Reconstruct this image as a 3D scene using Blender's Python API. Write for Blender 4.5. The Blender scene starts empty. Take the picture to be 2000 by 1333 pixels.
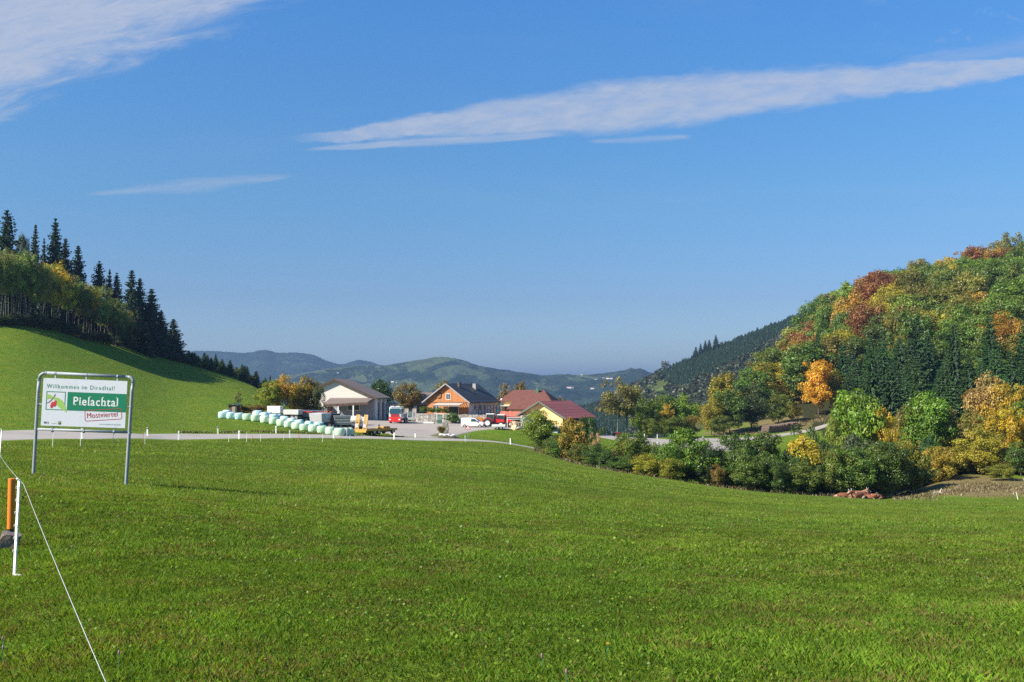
import bpy, bmesh, math, random
import numpy as np
from mathutils import Vector, Matrix
R = math.radians
scene = bpy.context.scene
col = scene.collection
rng = np.random.default_rng(7)
random.seed(7)

# ------------------------------------------------------------------ camera
F = 1944.0
PITCH = math.atan((760 - 666.5) / F)
cam_d = bpy.data.cameras.new("camera")
cam = bpy.data.objects.new("camera", cam_d)
col.objects.link(cam)
cam_d.sensor_width = 36.0
cam_d.lens = 36.0 * F / 2000.0
cam_d.clip_start = 0.1
cam_d.clip_end = 60000
cam.location = (0, 0, 0)
cam.rotation_euler = (R(90) + PITCH, 0, 0)
scene.camera = cam

# ------------------------------------------------------------------ sun, exposure
SUN_AZ = R(-117)          # measured from +Y towards +X
SUN_EL = R(36)
sun_d = bpy.data.lights.new("sun", 'SUN')
sun_d.energy = 5.0
sun_d.angle = R(0.5)
sun_d.color = (1.0, 0.91, 0.77)
sun = bpy.data.objects.new("sun", sun_d)
col.objects.link(sun)
to_sun = Vector((math.sin(SUN_AZ) * math.cos(SUN_EL), math.cos(SUN_AZ) * math.cos(SUN_EL), math.sin(SUN_EL)))
sun.rotation_euler = to_sun.to_track_quat('Z', 'Y').to_euler()
scene.view_settings.view_transform = 'Standard'
scene.view_settings.look = 'None'
scene.view_settings.exposure = 1.0
scene.view_settings.gamma = 1.0
scene.view_settings.use_curve_mapping = False
scene.cycles.use_denoising = False
try:
    scene.cycles.denoiser = 'OPENIMAGEDENOISE'
    scene.cycles.denoising_prefilter = 'ACCURATE'
except Exception:
    pass
scene.cycles.max_bounces = 6
scene.cycles.diffuse_bounces = 3
scene.cycles.glossy_bounces = 2
scene.cycles.transmission_bounces = 3
scene.cycles.volume_bounces = 0
scene.cycles.transparent_max_bounces = 6
scene.cycles.use_adaptive_sampling = True
scene.cycles.adaptive_threshold = 0.015

# ------------------------------------------------------------------ world: sky and high thin clouds
world = bpy.data.worlds.new("World")
scene.world = world
world.use_nodes = True
try:
    world.cycles.sampling_method = 'MANUAL'
    world.cycles.sample_map_resolution = 256
except Exception:
    pass
wt = world.node_tree
wt.nodes.clear()


class NT:
    """tiny helper to chain shader nodes"""
    def __init__(s, tree):
        s.t = tree

    def node(s, typ, **kw):
        n = s.t.nodes.new(typ)
        for k, v in kw.items():
            setattr(n, k, v)
        return n

    def link(s, a, b):
        s.t.links.new(a, b)

    def _in(s, n, i, v):
        if hasattr(v, 'is_linked') or hasattr(v, 'links'):
            s.t.links.new(v, n.inputs[i])
        elif v is not None:
            n.inputs[i].default_value = v

    def m(s, op, a, b=None, c=None, clamp=False):
        n = s.node('ShaderNodeMath', operation=op)
        n.use_clamp = clamp
        for i, v in enumerate((a, b, c)):
            s._in(n, i, v)
        return n.outputs[0]

    def sstep(s, x, e0, e1):
        n = s.node('ShaderNodeMapRange', interpolation_type='SMOOTHSTEP')
        s._in(n, 0, x); s._in(n, 1, e0); s._in(n, 2, e1)
        return n.outputs[0]

    def mix(s, f, a, b, blend='MIX'):
        n = s.node('ShaderNodeMix', data_type='RGBA', blend_type=blend)
        s._in(n, 0, f)
        for i, v in ((6, a), (7, b)):
            if isinstance(v, tuple) and len(v) == 3:
                v = (*v, 1.0)
            s._in(n, i, v)
        return n.outputs[2]

    def noise(s, vec, scale, detail=4, rough=0.55, dist=0.0, dims='3D'):
        n = s.node('ShaderNodeTexNoise', noise_dimensions=dims)
        if vec is not None:
            s.link(vec, n.inputs['Vector'])
        n.inputs['Scale'].default_value = scale
        n.inputs['Detail'].default_value = detail
        n.inputs['Roughness'].default_value = rough
        n.inputs['Distortion'].default_value = dist
        return n.outputs[0]

    def ramp(s, f, stops):
        n = s.node('ShaderNodeValToRGB')
        s.link(f, n.inputs[0])
        e = n.color_ramp.elements
        while len(e) > 1:
            e.remove(e[-1])
        e[0].position = stops[0][0]
        e[0].color = (*stops[0][1], 1)
        for p, c in stops[1:]:
            k = e.new(p)
            k.color = (*c, 1)
        return n.outputs[0]

    def comb(s, x, y, z=0.0):
        n = s.node('ShaderNodeCombineXYZ')
        for i, v in enumerate((x, y, z)):
            s._in(n, i, v)
        return n.outputs[0]


w = NT(wt)
sky = w.node('ShaderNodeTexSky', sky_type='NISHITA')
sky.sun_disc = False
sky.sun_elevation = SUN_EL
sky.sun_rotation = SUN_AZ
sky.altitude = 500
sky.air_density = 1.0
sky.dust_density = 0.35
sky.ozone_density = 2.6
tc = w.node('ShaderNodeTexCoord')
sep = w.node('ShaderNodeSeparateXYZ')
w.link(tc.outputs['Generated'], sep.inputs[0])
yy = w.m('MAXIMUM', sep.outputs[1], 0.02)
ca = w.m('DIVIDE', sep.outputs[0], yy)        # tangent of azimuth
cb = w.m('DIVIDE', sep.outputs[2], yy)        # rise
front = w.sstep(sep.outputs[1], 0.05, 0.3)


def strip(u0, v0, u1, v1, prof, warp, dens, edge, stretch=5.0, seed=0.0, seedscale=14.0):
    """a thin long cloud between two directions; prof = half-height along it"""
    a0, b0, a1, b1 = (u0 - 1000) / F, (760 - v0) / F, (u1 - 1000) / F, (760 - v1) / F
    t = w.m('DIVIDE', w.m('SUBTRACT', ca, a0), a1 - a0)
    cen = w.m('MULTIPLY_ADD', t, b1 - b0, b0)
    d = w.m('SUBTRACT', cb, cen)
    vec = w.comb(w.m('ADD', ca, seed), w.m('MULTIPLY', d, stretch), seed)
    n1 = w.noise(vec, seedscale, 6, 0.6)
    n2 = w.noise(vec, seedscale * 1.7, 6, 0.62, 0.3)
    d2 = w.m('MULTIPLY_ADD', w.m('SUBTRACT', n1, 0.5), warp, d)
    tc_ = w.m('MAXIMUM', w.m('MINIMUM', t, 1.0), 0.0)
    rr = w.node('ShaderNodeValToRGB')
    w.link(tc_, rr.inputs[0])
    e = rr.color_ramp.elements
    while len(e) > 1:
        e.remove(e[-1])
    mx = max(p[1] for p in prof)
    e[0].position = prof[0][0]
    e[0].color = (prof[0][1] / mx,) * 3 + (1,)
    for p, v in prof[1:]:
        k = e.new(p)
        k.color = (v / mx,) * 3 + (1,)
    half = w.m('MULTIPLY_ADD', rr.outputs[0], mx, 0.0004)
    s_ = w.m('SUBTRACT', 1.0, w.m('DIVIDE', w.m('ABSOLUTE', d2), half))
    mask = w.sstep(s_, 0.0, edge)
    ends = w.m('MULTIPLY', w.sstep(t, -0.02, 0.10), w.m('SUBTRACT', 1.0, w.sstep(t, 0.93, 1.05)))
    body = w.sstep(n2, 0.25, 0.75)
    o = w.m('MULTIPLY', mask, w.m('MULTIPLY_ADD', body, 0.45, 0.55))
    return w.m('MULTIPLY', w.m('MULTIPLY', o, ends), dens)


c1 = strip(560, 268, 2150, 106, [(0, 0.004), (0.12, 0.013), (0.3, 0.025), (0.42, 0.032), (0.55, 0.029), (0.75, 0.019), (0.88, 0.013), (1, 0.008)], 0.026, 0.95, 0.5, 3.2)
c1b = strip(590, 288, 1100, 255, [(0, 0.002), (0.5, 0.006), (1, 0.004)], 0.008, 0.75, 0.7, seed=3.1)
c1c = strip(1150, 272, 1350, 262, [(0, 0.002), (0.6, 0.005), (1, 0.003)], 0.006, 0.5, 0.9, seed=5.7)
c2 = strip(160, 376, 560, 344, [(0, 0.002), (0.6, 0.011), (1, 0.003)], 0.012, 0.42, 1.0, seed=8.2)
c5 = strip(1640, 145, 2150, 60, [(0, 0.003), (0.5, 0.016), (1, 0.02)], 0.03, 0.3, 1.0, seed=12.0)
# cirrus sheet high on the left
vecL = w.comb(w.m('MULTIPLY_ADD', cb, 1.4, ca), w.m('MULTIPLY_ADD', ca, -1.3, w.m('MULTIPLY', cb, 5.0)), 2.0)
nL = w.noise(vecL, 7.0, 8, 0.62, 0.6)
nL2 = w.noise(vecL, 26.0, 5, 0.7, 1.0)
edgeL = w.m('SUBTRACT', w.m('MULTIPLY_ADD', ca, -0.27, cb), 0.452)          # grows upward and to the left
edgeL = w.m('MULTIPLY_ADD', w.m('SUBTRACT', nL, 0.5), 0.12, edgeL)
edgeL = w.m('MULTIPLY_ADD', w.m('ADD', ca, 0.26), -0.14, edgeL)
mL = w.m('MULTIPLY', w.sstep(edgeL, -0.012, 0.045), w.m('SUBTRACT', 1.0, w.sstep(ca, -0.34, -0.14)))
cL = w.m('MULTIPLY', mL, w.m('MULTIPLY_ADD', w.m('ADD', nL, nL2), 0.85, 0.0))
# wisps high on the right
vecR = w.comb(ca, w.m('MULTIPLY', cb, 2.2), 6.0)
nR = w.noise(vecR, 16.0, 8, 0.68, 0.8)
mR = w.m('MULTIPLY', w.sstep(nR, 0.55, 0.78), w.m('MULTIPLY', w.sstep(ca, 0.28, 0.5), w.sstep(cb, 0.32, 0.37)))
cR = w.m('MULTIPLY', mR, 0.55)
# very faint veil
nV = w.noise(w.comb(ca, w.m('MULTIPLY', cb, 6.0), 11.0), 3.0, 6, 0.6)
cV = w.m('MULTIPLY', w.sstep(nV, 0.5, 0.8), 0.07)
tot = c1
for c in (c1b, c1c, c2, c5, cL, cR, cV):
    tot = w.m('MAXIMUM', tot, c)
tot = w.m('MULTIPLY', w.m('MINIMUM', tot, 0.95), front)
tint = w.ramp(w.m('MULTIPLY', sep.outputs[2], 2.0, clamp=True), [(0.0, (0.50, 0.56, 0.66)), (0.08, (0.44, 0.51, 0.63)), (0.18, (0.38, 0.46, 0.59)), (0.38, (0.36, 0.57, 0.69)), (0.72, (0.33, 0.68, 0.95)), (1.0, (0.33, 0.68, 0.98))])
tint = w.mix(1.0, tint, (2.0, 2.0, 2.0), 'MULTIPLY')
skyc = w.mix(1.0, sky.outputs[0], tint, 'MULTIPLY')
cloudc = w.mix(0.25, (6.0, 6.3, 7.1), skyc)
full = w.mix(tot, skyc, cloudc)
bg = w.node('ShaderNodeBackground')
bg.inputs[1].default_value = 0.05
w.link(skyc, bg.inputs[0])
bg2 = w.node('ShaderNodeBackground')
bg2.inputs[1].default_value = 0.05
w.link(full, bg2.inputs[0])
# the cloud part of the sky is only evaluated where there are clouds
gate = w.m('MULTIPLY', w.m('GREATER_THAN', sep.outputs[1], 0.55), w.m('GREATER_THAN', cb, 0.17))
gate = w.m('MULTIPLY', gate, w.m('LESS_THAN', cb, 0.9))
ms = w.node('ShaderNodeMixShader')
w.link(gate, ms.inputs[0]); w.link(bg.outputs[0], ms.inputs[1]); w.link(bg2.outputs[0], ms.inputs[2])
wo = w.node('ShaderNodeOutputWorld')
w.link(ms.outputs[0], wo.inputs[0])

# ------------------------------------------------------------------ mesh helpers
def tag(o, label=None, cat=None, group=None, kind=None):
    if label: o['label'] = label
    if cat: o['category'] = cat
    if group: o['group'] = group
    if kind: o['kind'] = kind
    return o


def empty(name, loc=(0, 0, 0), rz=0.0, label=None, cat=None, group=None):
    o = bpy.data.objects.new(name, None)
    o.empty_display_size = 0.2
    col.objects.link(o)
    o.location = loc
    o.rotation_euler = (0, 0, rz)
    return tag(o, label, cat, group)


def np_mesh(name, V, Fa, mat=None, attr=None, smooth=False):
    """V (n,3), Fa (m,k) faces of equal size k"""
    V = np.asarray(V, dtype=np.float32)
    Fa = np.asarray(Fa, dtype=np.int32)
    me = bpy.data.meshes.new(name)
    n, k = Fa.shape
    me.vertices.add(len(V))
    me.vertices.foreach_set('co', V.ravel())
    me.loops.add(n * k)
    me.loops.foreach_set('vertex_index', Fa.ravel())
    me.polygons.add(n)
    me.polygons.foreach_set('loop_start', np.arange(0, n * k, k, dtype=np.int32))
    try:
        me.polygons.foreach_set('loop_total', np.full(n, k, dtype=np.int32))
    except Exception:
        pass
    if smooth:
        me.polygons.foreach_set('use_smooth', np.ones(n, dtype=bool))
    me.update(calc_edges=True)
    if attr is not None:
        for an, (dom, vals) in attr.items():
            a = me.attributes.new(an, 'FLOAT', dom)
            a.data.foreach_set('value', np.asarray(vals, dtype=np.float32))
    if mat: me.materials.append(mat)
    return me


def link_mesh(me, name, parent=None, loc=None):
    o = bpy.data.objects.new(name, me)
    col.objects.link(o)
    if parent: o.parent = parent
    if loc is not None: o.location = loc
    return o


class MB:
    def __init__(s):
        s.v = []; s.f = []

    def add(s, vs, fs):
        n = len(s.v)
        s.v += [tuple(p) for p in vs]
        s.f += [tuple(i + n for i in f) for f in fs]
        return s

    def box(s, cx, cy, cz, sx, sy, sz, rz=0.0, top=1.0, topy=None):
        """centre x,y, BOTTOM z"""
        topy = top if topy is None else topy
        c, sn = math.cos(rz), math.sin(rz)
        vs = []
        for z, kx, ky in ((0, 1, 1), (sz, top, topy)):
            for dx, dy in ((-1, -1), (1, -1), (1, 1), (-1, 1)):
                x, y = dx * sx / 2 * kx, dy * sy / 2 * ky
                vs.append((cx + c * x - sn * y, cy + sn * x + c * y, cz + z))
        return s.add(vs, [(3, 2, 1, 0), (4, 5, 6, 7), (0, 1, 5, 4), (1, 2, 6, 5), (2, 3, 7, 6), (3, 0, 4, 7)])

    def bar(s, p0, p1, w, h=None):
        """square bar between two points"""
        h = h or w
        p0, p1 = Vector(p0), Vector(p1)
        d = (p1 - p0).normalized()
        up = Vector((0, 0, 1)) if abs(d.z) < 0.95 else Vector((0, 1, 0))
        a = d.cross(up).normalized() * w / 2
        b = a.cross(d).normalized() * h / 2
        vs = []
        for p in (p0, p1):
            vs += [p - a - b, p + a - b, p + a + b, p - a + b]
        return s.add(vs, [(0, 1, 2, 3), (7, 6, 5, 4), (4, 5, 1, 0), (5, 6, 2, 1), (6, 7, 3, 2), (7, 4, 0, 3)])

    def tube(s, pts, rad, n=8, cap=True):
        pts = [Vector(p) for p in pts]
        if not hasattr(rad, '__len__'): rad = [rad] * len(pts)
        vs, fs = [], []
        ref = None
        for i, p in enumerate(pts):
            d = (pts[min(i + 1, len(pts) - 1)] - pts[max(i - 1, 0)])
            d = d.normalized() if d.length > 1e-9 else Vector((0, 0, 1))
            if ref is None:
                ref = Vector((1, 0, 0)) if abs(d.x) < 0.9 else Vector((0, 1, 0))
            a = (ref - d * ref.dot(d)).normalized()
            b = d.cross(a)
            ref = a
            for k in range(n):
                t = 2 * math.pi * k / n
                vs.append(p + (a * math.cos(t) + b * math.sin(t)) * rad[i])
        for i in range(len(pts) - 1):
            for k in range(n):
                k2 = (k + 1) % n
                fs.append((i * n + k, i * n + k2, (i + 1) * n + k2, (i + 1) * n + k))
        if cap:
            fs.append(tuple(reversed(range(n))))
            fs.append(tuple(range((len(pts) - 1) * n, len(pts) * n)))
        return s.add(vs, fs)

    def prism(s, poly, a0, a1, axis='y'):
        """extrude a 2D polygon along an axis: axis y -> poly in (x,z); x -> (y,z); z -> (x,y)"""
        n = len(poly)
        def P(p, a):
            if axis == 'y': return (p[0], a, p[1])
            if axis == 'x': return (a, p[0], p[1])
            return (p[0], p[1], a)
        vs = [P(p, a0) for p in poly] + [P(p, a1) for p in poly]
        fs = [tuple(range(n)), tuple(reversed(range(n, 2 * n)))]
        fs += [(i, n + i, n + (i + 1) % n, (i + 1) % n) for i in range(n)]
        return s.add(vs, fs)

    def quad(s, *p):
        return s.add(p, [tuple(range(len(p)))])

    def build(s, name, mat, parent=None, loc=None, bevel=0.0, smooth=False, solid=0.0):
        me = bpy.data.meshes.new(name)
        me.from_pydata(s.v, [], s.f)
        bm = bmesh.new()
        bm.from_mesh(me)
        bmesh.ops.recalc_face_normals(bm, faces=bm.faces)
        bm.to_mesh(me)
        bm.free()
        if smooth:
            for p in me.polygons: p.use_smooth = True
        me.materials.append(mat)
        o = link_mesh(me, name, parent, loc)
        if solid:
            m = o.modifiers.new('solid', 'SOLIDIFY'); m.thickness = solid
        if bevel:
            m = o.modifiers.new('bevel', 'BEVEL'); m.width = bevel; m.segments = 2; m.limit_method = 'ANGLE'
        return o


def children(o):
    return [c for c in bpy.data.objects if c.parent is o]


def copy_tree(o, parent=None, kids=None):
    c = o.copy()
    col.objects.link(c)
    c.parent = parent
    for ch in (children(o) if kids is None else kids):
        copy_tree(ch, c)
    return c


# ------------------------------------------------------------------ materials
def new_mat(name):
    m = bpy.data.materials.new(name)
    m.use_nodes = True
    t = m.node_tree
    t.nodes.clear()
    n = NT(t)
    out = n.node('ShaderNodeOutputMaterial')
    return m, n, out


def bump(n, h, strength=0.3, dist=0.02):
    b = n.node('ShaderNodeBump')
    b.inputs['Strength'].default_value = strength
    b.inputs['Distance'].default_value = dist
    n.link(h, b.inputs['Height'])
    return b.outputs[0]


def pmat(name, c, rough=0.6, var=0.12, scale=3.0, metal=0.0, bmp=0.0, dirt=None, coat=0.0, spec=0.5):
    """painted / plain surface with mottling and some dirt"""
    m, n, out = new_mat(name)
    p = n.node('ShaderNodeBsdfPrincipled')
    tcd = n.node('ShaderNodeTexCoord')
    nz = n.noise(tcd.outputs['Object'], scale, 6, 0.65)
    lo = tuple(x * (1 - var) for x in c)
    hi = tuple(min(1, x * (1 + var)) for x in c)
    cc = n.mix(nz, lo, hi)
    if dirt:
        nd = n.noise(tcd.outputs['Object'], scale * 2.7, 7, 0.7)
        cc = n.mix(n.sstep(nd, 0.5, 0.75), cc, dirt)
    n.link(cc, p.inputs['Base Color'])
    p.inputs['Roughness'].default_value = rough
    p.inputs['Metallic'].default_value = metal
    p.inputs['Specular IOR Level'].default_value = spec
    if coat: p.inputs['Coat Weight'].default_value = coat
    if bmp:
        nb = n.noise(tcd.outputs['Object'], scale * 6, 5, 0.6)
        n.link(bump(n, nb, bmp, 0.02), p.inputs['Normal'])
    n.link(p.outputs[0], out.inputs[0])
    return m


def stripes_mat(name, c1, c2, axis, freq, rough=0.7, width=0.5, noise_amt=0.15, bmp=0.4, rowaxis=None, rowfreq=1.0):
    """boards, sheet roofing or tile courses along an object axis"""
    m, n, out = new_mat(name)
    p = n.node('ShaderNodeBsdfPrincipled')
    tcd = n.node('ShaderNodeTexCoord')
    sp = n.node('ShaderNodeSeparateXYZ')
    n.link(tcd.outputs['Object'], sp.inputs[0])
    x = sp.outputs['xyz'.index(axis)]
    fr = n.m('FRACT', n.m('MULTIPLY', x, freq))
    groove = n.sstep(n.m('ABSOLUTE', n.m('SUBTRACT', fr, 0.5)), 0.5 - width * 0.5, 0.5)
    cell = n.m('FLOOR', n.m('MULTIPLY', x, freq))
    wn = n.node('ShaderNodeTexWhiteNoise', noise_dimensions='2D')
    row = 0.0
    if rowaxis:
        row = n.m('FLOOR', n.m('MULTIPLY', sp.outputs['xyz'.index(rowaxis)], rowfreq))
    n.link(n.comb(cell, row), wn.inputs[0])
    nz = n.noise(tcd.outputs['Object'], 2.2, 6, 0.7)
    f = n.m('ADD', n.m('MULTIPLY', wn.outputs[0], 0.55), n.m('MULTIPLY', nz, 0.6))
    cc = n.mix(n.m('MULTIPLY', f, 1.0, clamp=True), c1, c2)
    cc = n.mix(n.m('MULTIPLY', groove, 0.75), cc, tuple(v * 0.25 for v in c1))
    n.link(cc, p.inputs['Base Color'])
    p.inputs['Roughness'].default_value = rough
    n.link(bump(n, n.m('SUBTRACT', 1.0, groove), bmp, 0.03), p.inputs['Normal'])
    n.link(p.outputs[0], out.inputs[0])
    return m


def leaf_mat(name, tl=0.35, contrast=0.55, hue_amp=0.05, sat=1.0):
    """foliage: colour of the object, varied leaf by leaf and clump by clump"""
    m, n, out = new_mat(name)
    oi = n.node('ShaderNodeObjectInfo')
    at = n.node('ShaderNodeAttribute', attribute_name='v')
    a2 = n.node('ShaderNodeAttribute', attribute_name='h')
    hs = n.node('ShaderNodeHueSaturation')
    n.link(oi.outputs['Color'], hs.inputs['Color'])
    n.link(n.m('MULTIPLY_ADD', a2.outputs['Fac'], hue_amp * 2, 0.5 - hue_amp), hs.inputs['Hue'])
    n.link(n.m('MULTIPLY_ADD', at.outputs['Fac'], contrast * 2, 1 - contrast), hs.inputs['Value'])
    hs.inputs['Saturation'].default_value = sat
    d = n.node('ShaderNodeBsdfDiffuse')
    t = n.node('ShaderNodeBsdfTranslucent')
    g = n.node('ShaderNodeBsdfGlossy')
    g.inputs['Roughness'].default_value = 0.45
    n.link(hs.outputs[0], d.inputs[0])
    n.link(n.mix(1.0, hs.outputs[0], (1.25, 1.15, 0.6), 'MULTIPLY'), t.inputs[0])
    mx = n.node('ShaderNodeMixShader')
    mx.inputs[0].default_value = tl
    n.link(d.outputs[0], mx.inputs[1]); n.link(t.outputs[0], mx.inputs[2])
    m2 = n.node('ShaderNodeMixShader')
    m2.inputs[0].default_value = 0.03
    n.link(mx.outputs[0], m2.inputs[1]); n.link(g.outputs[0], m2.inputs[2])
    n.link(m2.outputs[0], out.inputs[0])
    return m


def glass_mat(name, c=(0.03, 0.05, 0.07), rough=0.08):
    m, n, out = new_mat(name)
    p = n.node('ShaderNodeBsdfPrincipled')
    p.inputs['Base Color'].default_value = (*c, 1)
    p.inputs['Roughness'].default_value = rough
    p.inputs['Specular IOR Level'].default_value = 0.8
    n.link(p.outputs[0], out.inputs[0])
    return m


# ------------------------------------------------------------------ terrain
def vnoise(x, y, seed=0):
    """smooth value noise, vectorised"""
    xi = np.floor(x).astype(np.int64); yi = np.floor(y).astype(np.int64)
    xf = x - xi; yf = y - yi
    def h(a, b):
        n = (a * 374761393 + b * 668265263 + seed * 1442695041) & 0xffffffff
        n = ((n ^ (n >> 13)) * 1274126177) & 0xffffffff
        return ((n ^ (n >> 16)) & 0xffff) / 65535.0
    u = xf * xf * (3 - 2 * xf); v = yf * yf * (3 - 2 * yf)
    return (h(xi, yi) * (1 - u) + h(xi + 1, yi) * u) * (1 - v) + (h(xi, yi + 1) * (1 - u) + h(xi + 1, yi + 1) * u) * v


def fbm(x, y, seed=0, octv=4, gain=0.5):
    s = np.zeros_like(x, dtype=float); a = 1.0; t = 0
    for o in range(octv):
        s += a * vnoise(x * 2 ** o, y * 2 ** o, seed + o * 17)
        t += a; a *= gain
    return s / t


EYE = 1.65
# survey of the ground: for each direction (column) a list of (distance, row) sightings
COLS = {
 -700: [(6, 1333), (12, 1085), (26, 905), (60, 862), (80, 850), (95, 838), (140, 700), (190, 600), (220, 570), (300, 500), (450, 450), (700, 470)],
 0: [(6, 1333), (10, 1148), (13, 1064), (26, 920), (60, 868), (84, 862), (102, 840), (140, 762), (180, 690), (210, 633), (300, 575), (400, 560), (600, 560)],
 200: [(6, 1330), (12, 1070), (26, 943), (60, 874), (95, 858), (110, 842), (150, 783), (195, 722), (235, 672), (330, 632), (450, 625), (650, 640)],
 350: [(6, 1330), (12, 1078), (26, 957), (60, 880), (113, 859), (124, 846), (170, 795), (220, 748), (272, 708), (350, 690), (500, 705), (700, 740)],
 500: [(6, 1330), (12, 1085), (26, 970), (60, 888), (122, 857), (134, 847), (150, 822), (158, 812), (185, 790), (290, 754), (350, 765), (500, 800), (700, 850)],
 620: [(6, 1330), (12, 1090), (26, 978), (60, 895), (130, 856), (140, 849), (147, 844), (180, 829), (215, 818), (300, 830), (500, 875), (700, 900)],
 800: [(6, 1330), (12, 1095), (26, 985), (60, 905), (145, 860), (155, 854), (180, 839), (215, 822), (280, 835), (500, 880), (700, 910)],
 1000: [(6, 1330), (12, 1100), (26, 992), (60, 918), (100, 890), (163, 868), (171, 864), (186, 838), (215, 829), (280, 860), (500, 915), (700, 930)],
 1060: [(6, 1330), (12, 1102), (26, 996), (60, 928), (100, 901), (145, 886), (172, 880), (188, 845), (215, 835), (280, 870), (500, 925), (700, 935)],
 1200: [(6, 1330), (12, 1108), (26, 1005), (60, 945), (95, 928), (122, 921), (145, 936), (190, 862), (204, 853), (230, 870), (300, 905), (500, 950), (700, 950)],
 1300: [(6, 1330), (12, 1112), (26, 1011), (60, 955), (95, 940), (122, 936), (148, 955), (188, 874), (206, 857), (230, 852), (280, 860), (400, 900), (700, 940)],
 1400: [(6, 1330), (12, 1115), (26, 1017), (60, 968), (95, 956), (124, 951), (148, 975), (184, 884), (206, 864), (250, 850), (300, 832), (400, 840), (550, 880), (700, 900)],
 1550: [(6, 1330), (12, 1118), (26, 1022), (60, 981), (95, 970), (124, 965), (147, 985), (190, 895), (225, 862), (256, 842), (285, 816), (400, 735), (480, 700), (600, 740), (700, 790)],
 1700: [(6, 1330), (12, 1120), (26, 1024), (60, 987), (95, 978), (124, 974), (150, 978), (200, 905), (260, 828), (330, 748), (400, 658), (470, 620), (600, 650), (750, 720)],
 1850: [(6, 1330), (12, 1120), (26, 1026), (60, 990), (95, 980), (116, 977), (130, 957), (146, 934), (180, 900), (250, 805), (330, 700), (400, 615), (470, 585), (600, 610), (750, 660)],
 2000: [(6, 1330), (12, 1120), (26, 1026), (60, 990), (95, 979), (112, 975), (130, 952), (170, 895), (240, 785), (320, 670), (400, 580), (460, 550), (600, 570), (750, 620)],
 2700: [(6, 1330), (12, 1120), (26, 1020), (60, 960), (95, 930), (112, 910), (130, 880), (170, 820), (240, 700), (320, 600), (400, 520), (460, 500), (600, 530), (750, 590)],
}
LN0, LN1, NR = math.log(0.4), math.log(16000.0), 460
lr = np.linspace(LN0, LN1, NR)
rr = np.exp(lr)


def pchip(x, y, xq):
    x = np.array(x, float); y = np.array(y, float)
    h = np.diff(x); d = np.diff(y) / h
    m = np.zeros_like(y)
    for i in range(1, len(x) - 1):
        if d[i - 1] * d[i] > 0:
            w1 = 2 * h[i] + h[i - 1]; w2 = h[i] + 2 * h[i - 1]
            m[i] = (w1 + w2) / (w1 / d[i - 1] + w2 / d[i])
    m[0] = d[0]; m[-1] = d[-1]
    xq = np.clip(xq, x[0], x[-1])
    i = np.clip(np.searchsorted(x, xq) - 1, 0, len(x) - 2)
    t = (xq - x[i]) / h[i]
    return ((2 * t ** 3 - 3 * t ** 2 + 1) * y[i] + (t ** 3 - 2 * t ** 2 + t) * h[i] * m[i]
            + (-2 * t ** 3 + 3 * t ** 2) * y[i + 1] + (t ** 3 - t ** 2) * h[i] * m[i + 1])


cu = sorted(COLS)
Q = np.zeros((len(cu), NR))
for i, u in enumerate(cu):
    th = math.atan((u - 1000) / F)
    xs, ys = [LN0], [0.0]
    for d, v in COLS[u]:
        Rr = d / math.cos(th)
        z = -(v - 760) / F * d
        xs.append(math.log(Rr)); ys.append((z + EYE) / Rr)
    zl = -(COLS[u][-1][1] - 760) / F * COLS[u][-1][0]
    for Rr, z in ((1500, min(-70, zl * 0.2 - 90)), (2600, -170), (5000, -260), (16000, -420)):
        xs.append(math.log(Rr)); ys.append((z + EYE) / Rr)
    Q[i] = pchip(xs, ys, lr)
th_f = np.concatenate([np.arange(-180, -44, 4.0), np.arange(-44, 44.01, 0.5), np.arange(48, 180.1, 4.0)])
TH = np.radians(th_f)
NT_ = len(TH)
cth = np.arctan((np.array(cu) - 1000) / F)
TH0, TH1 = cth[0], cth[-1]
QG = np.zeros((NT_, NR))
for j in range(NR):
    inside = pchip(cth, Q[:, j], TH)
    QG[:, j] = inside
# behind the camera: blend from the right edge round to the left edge
for i, t in enumerate(TH):
    if t > TH1 or t < TH0:
        span = (2 * math.pi - TH1 + TH0)
        wv = ((t - TH1) % (2 * math.pi)) / span
        wv = wv * wv * (3 - 2 * wv)
        QG[i] = Q[-1] * (1 - wv) + Q[0] * wv
# light smoothing across columns
k = np.exp(-0.5 * (np.arange(-4, 5) / 1.6) ** 2); k /= k.sum()
pad = np.concatenate([QG[-5:-1], QG, QG[1:5]])
QS = sum(k[a] * pad[a:a + NT_] for a in range(9))
RG, TG = np.meshgrid(rr, TH)
XG = RG * np.sin(TG); YG = RG * np.cos(TG)
ZG = -EYE + QS * RG
near_w = np.clip((RG - 1) / 6, 0, 1)
ZG += near_w * np.clip(60 / RG, 0, 1) * 0.10 * (fbm(XG / 3.1, YG / 3.1, 3) - 0.5)
ZG += near_w * 0.35 * np.clip(RG / 60, 0, 1) * (fbm(XG / 16, YG / 16, 5, 3) - 0.5)
ZG += np.clip((RG - 500) / 900, 0, 1) * 60 * (fbm(XG / 420, YG / 420, 9, 4) - 0.5)


def gz(x, y):
    x = np.asarray(x, float); y = np.asarray(y, float)
    t = np.arctan2(x, y); r = np.maximum(np.hypot(x, y), 0.41)
    ti = np.interp(t, TH, np.arange(NT_))
    ri = (np.log(r) - LN0) / (LN1 - LN0) * (NR - 1)
    i = np.clip(ti.astype(int), 0, NT_ - 2); j = np.clip(ri.astype(int), 0, NR - 2)
    a = ti - i; b = ri - j
    return (ZG[i, j] * (1 - a) * (1 - b) + ZG[i + 1, j] * a * (1 - b) + ZG[i, j + 1] * (1 - a) * b + ZG[i + 1, j + 1] * a * b)


def gxy(u, d):
    return (u - 1000) / F * d / 1.0012, d


def G(u, d, dz=0.0):
    x, y = gxy(u, d)
    return Vector((x, y, float(gz(x, y)) + dz))


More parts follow.
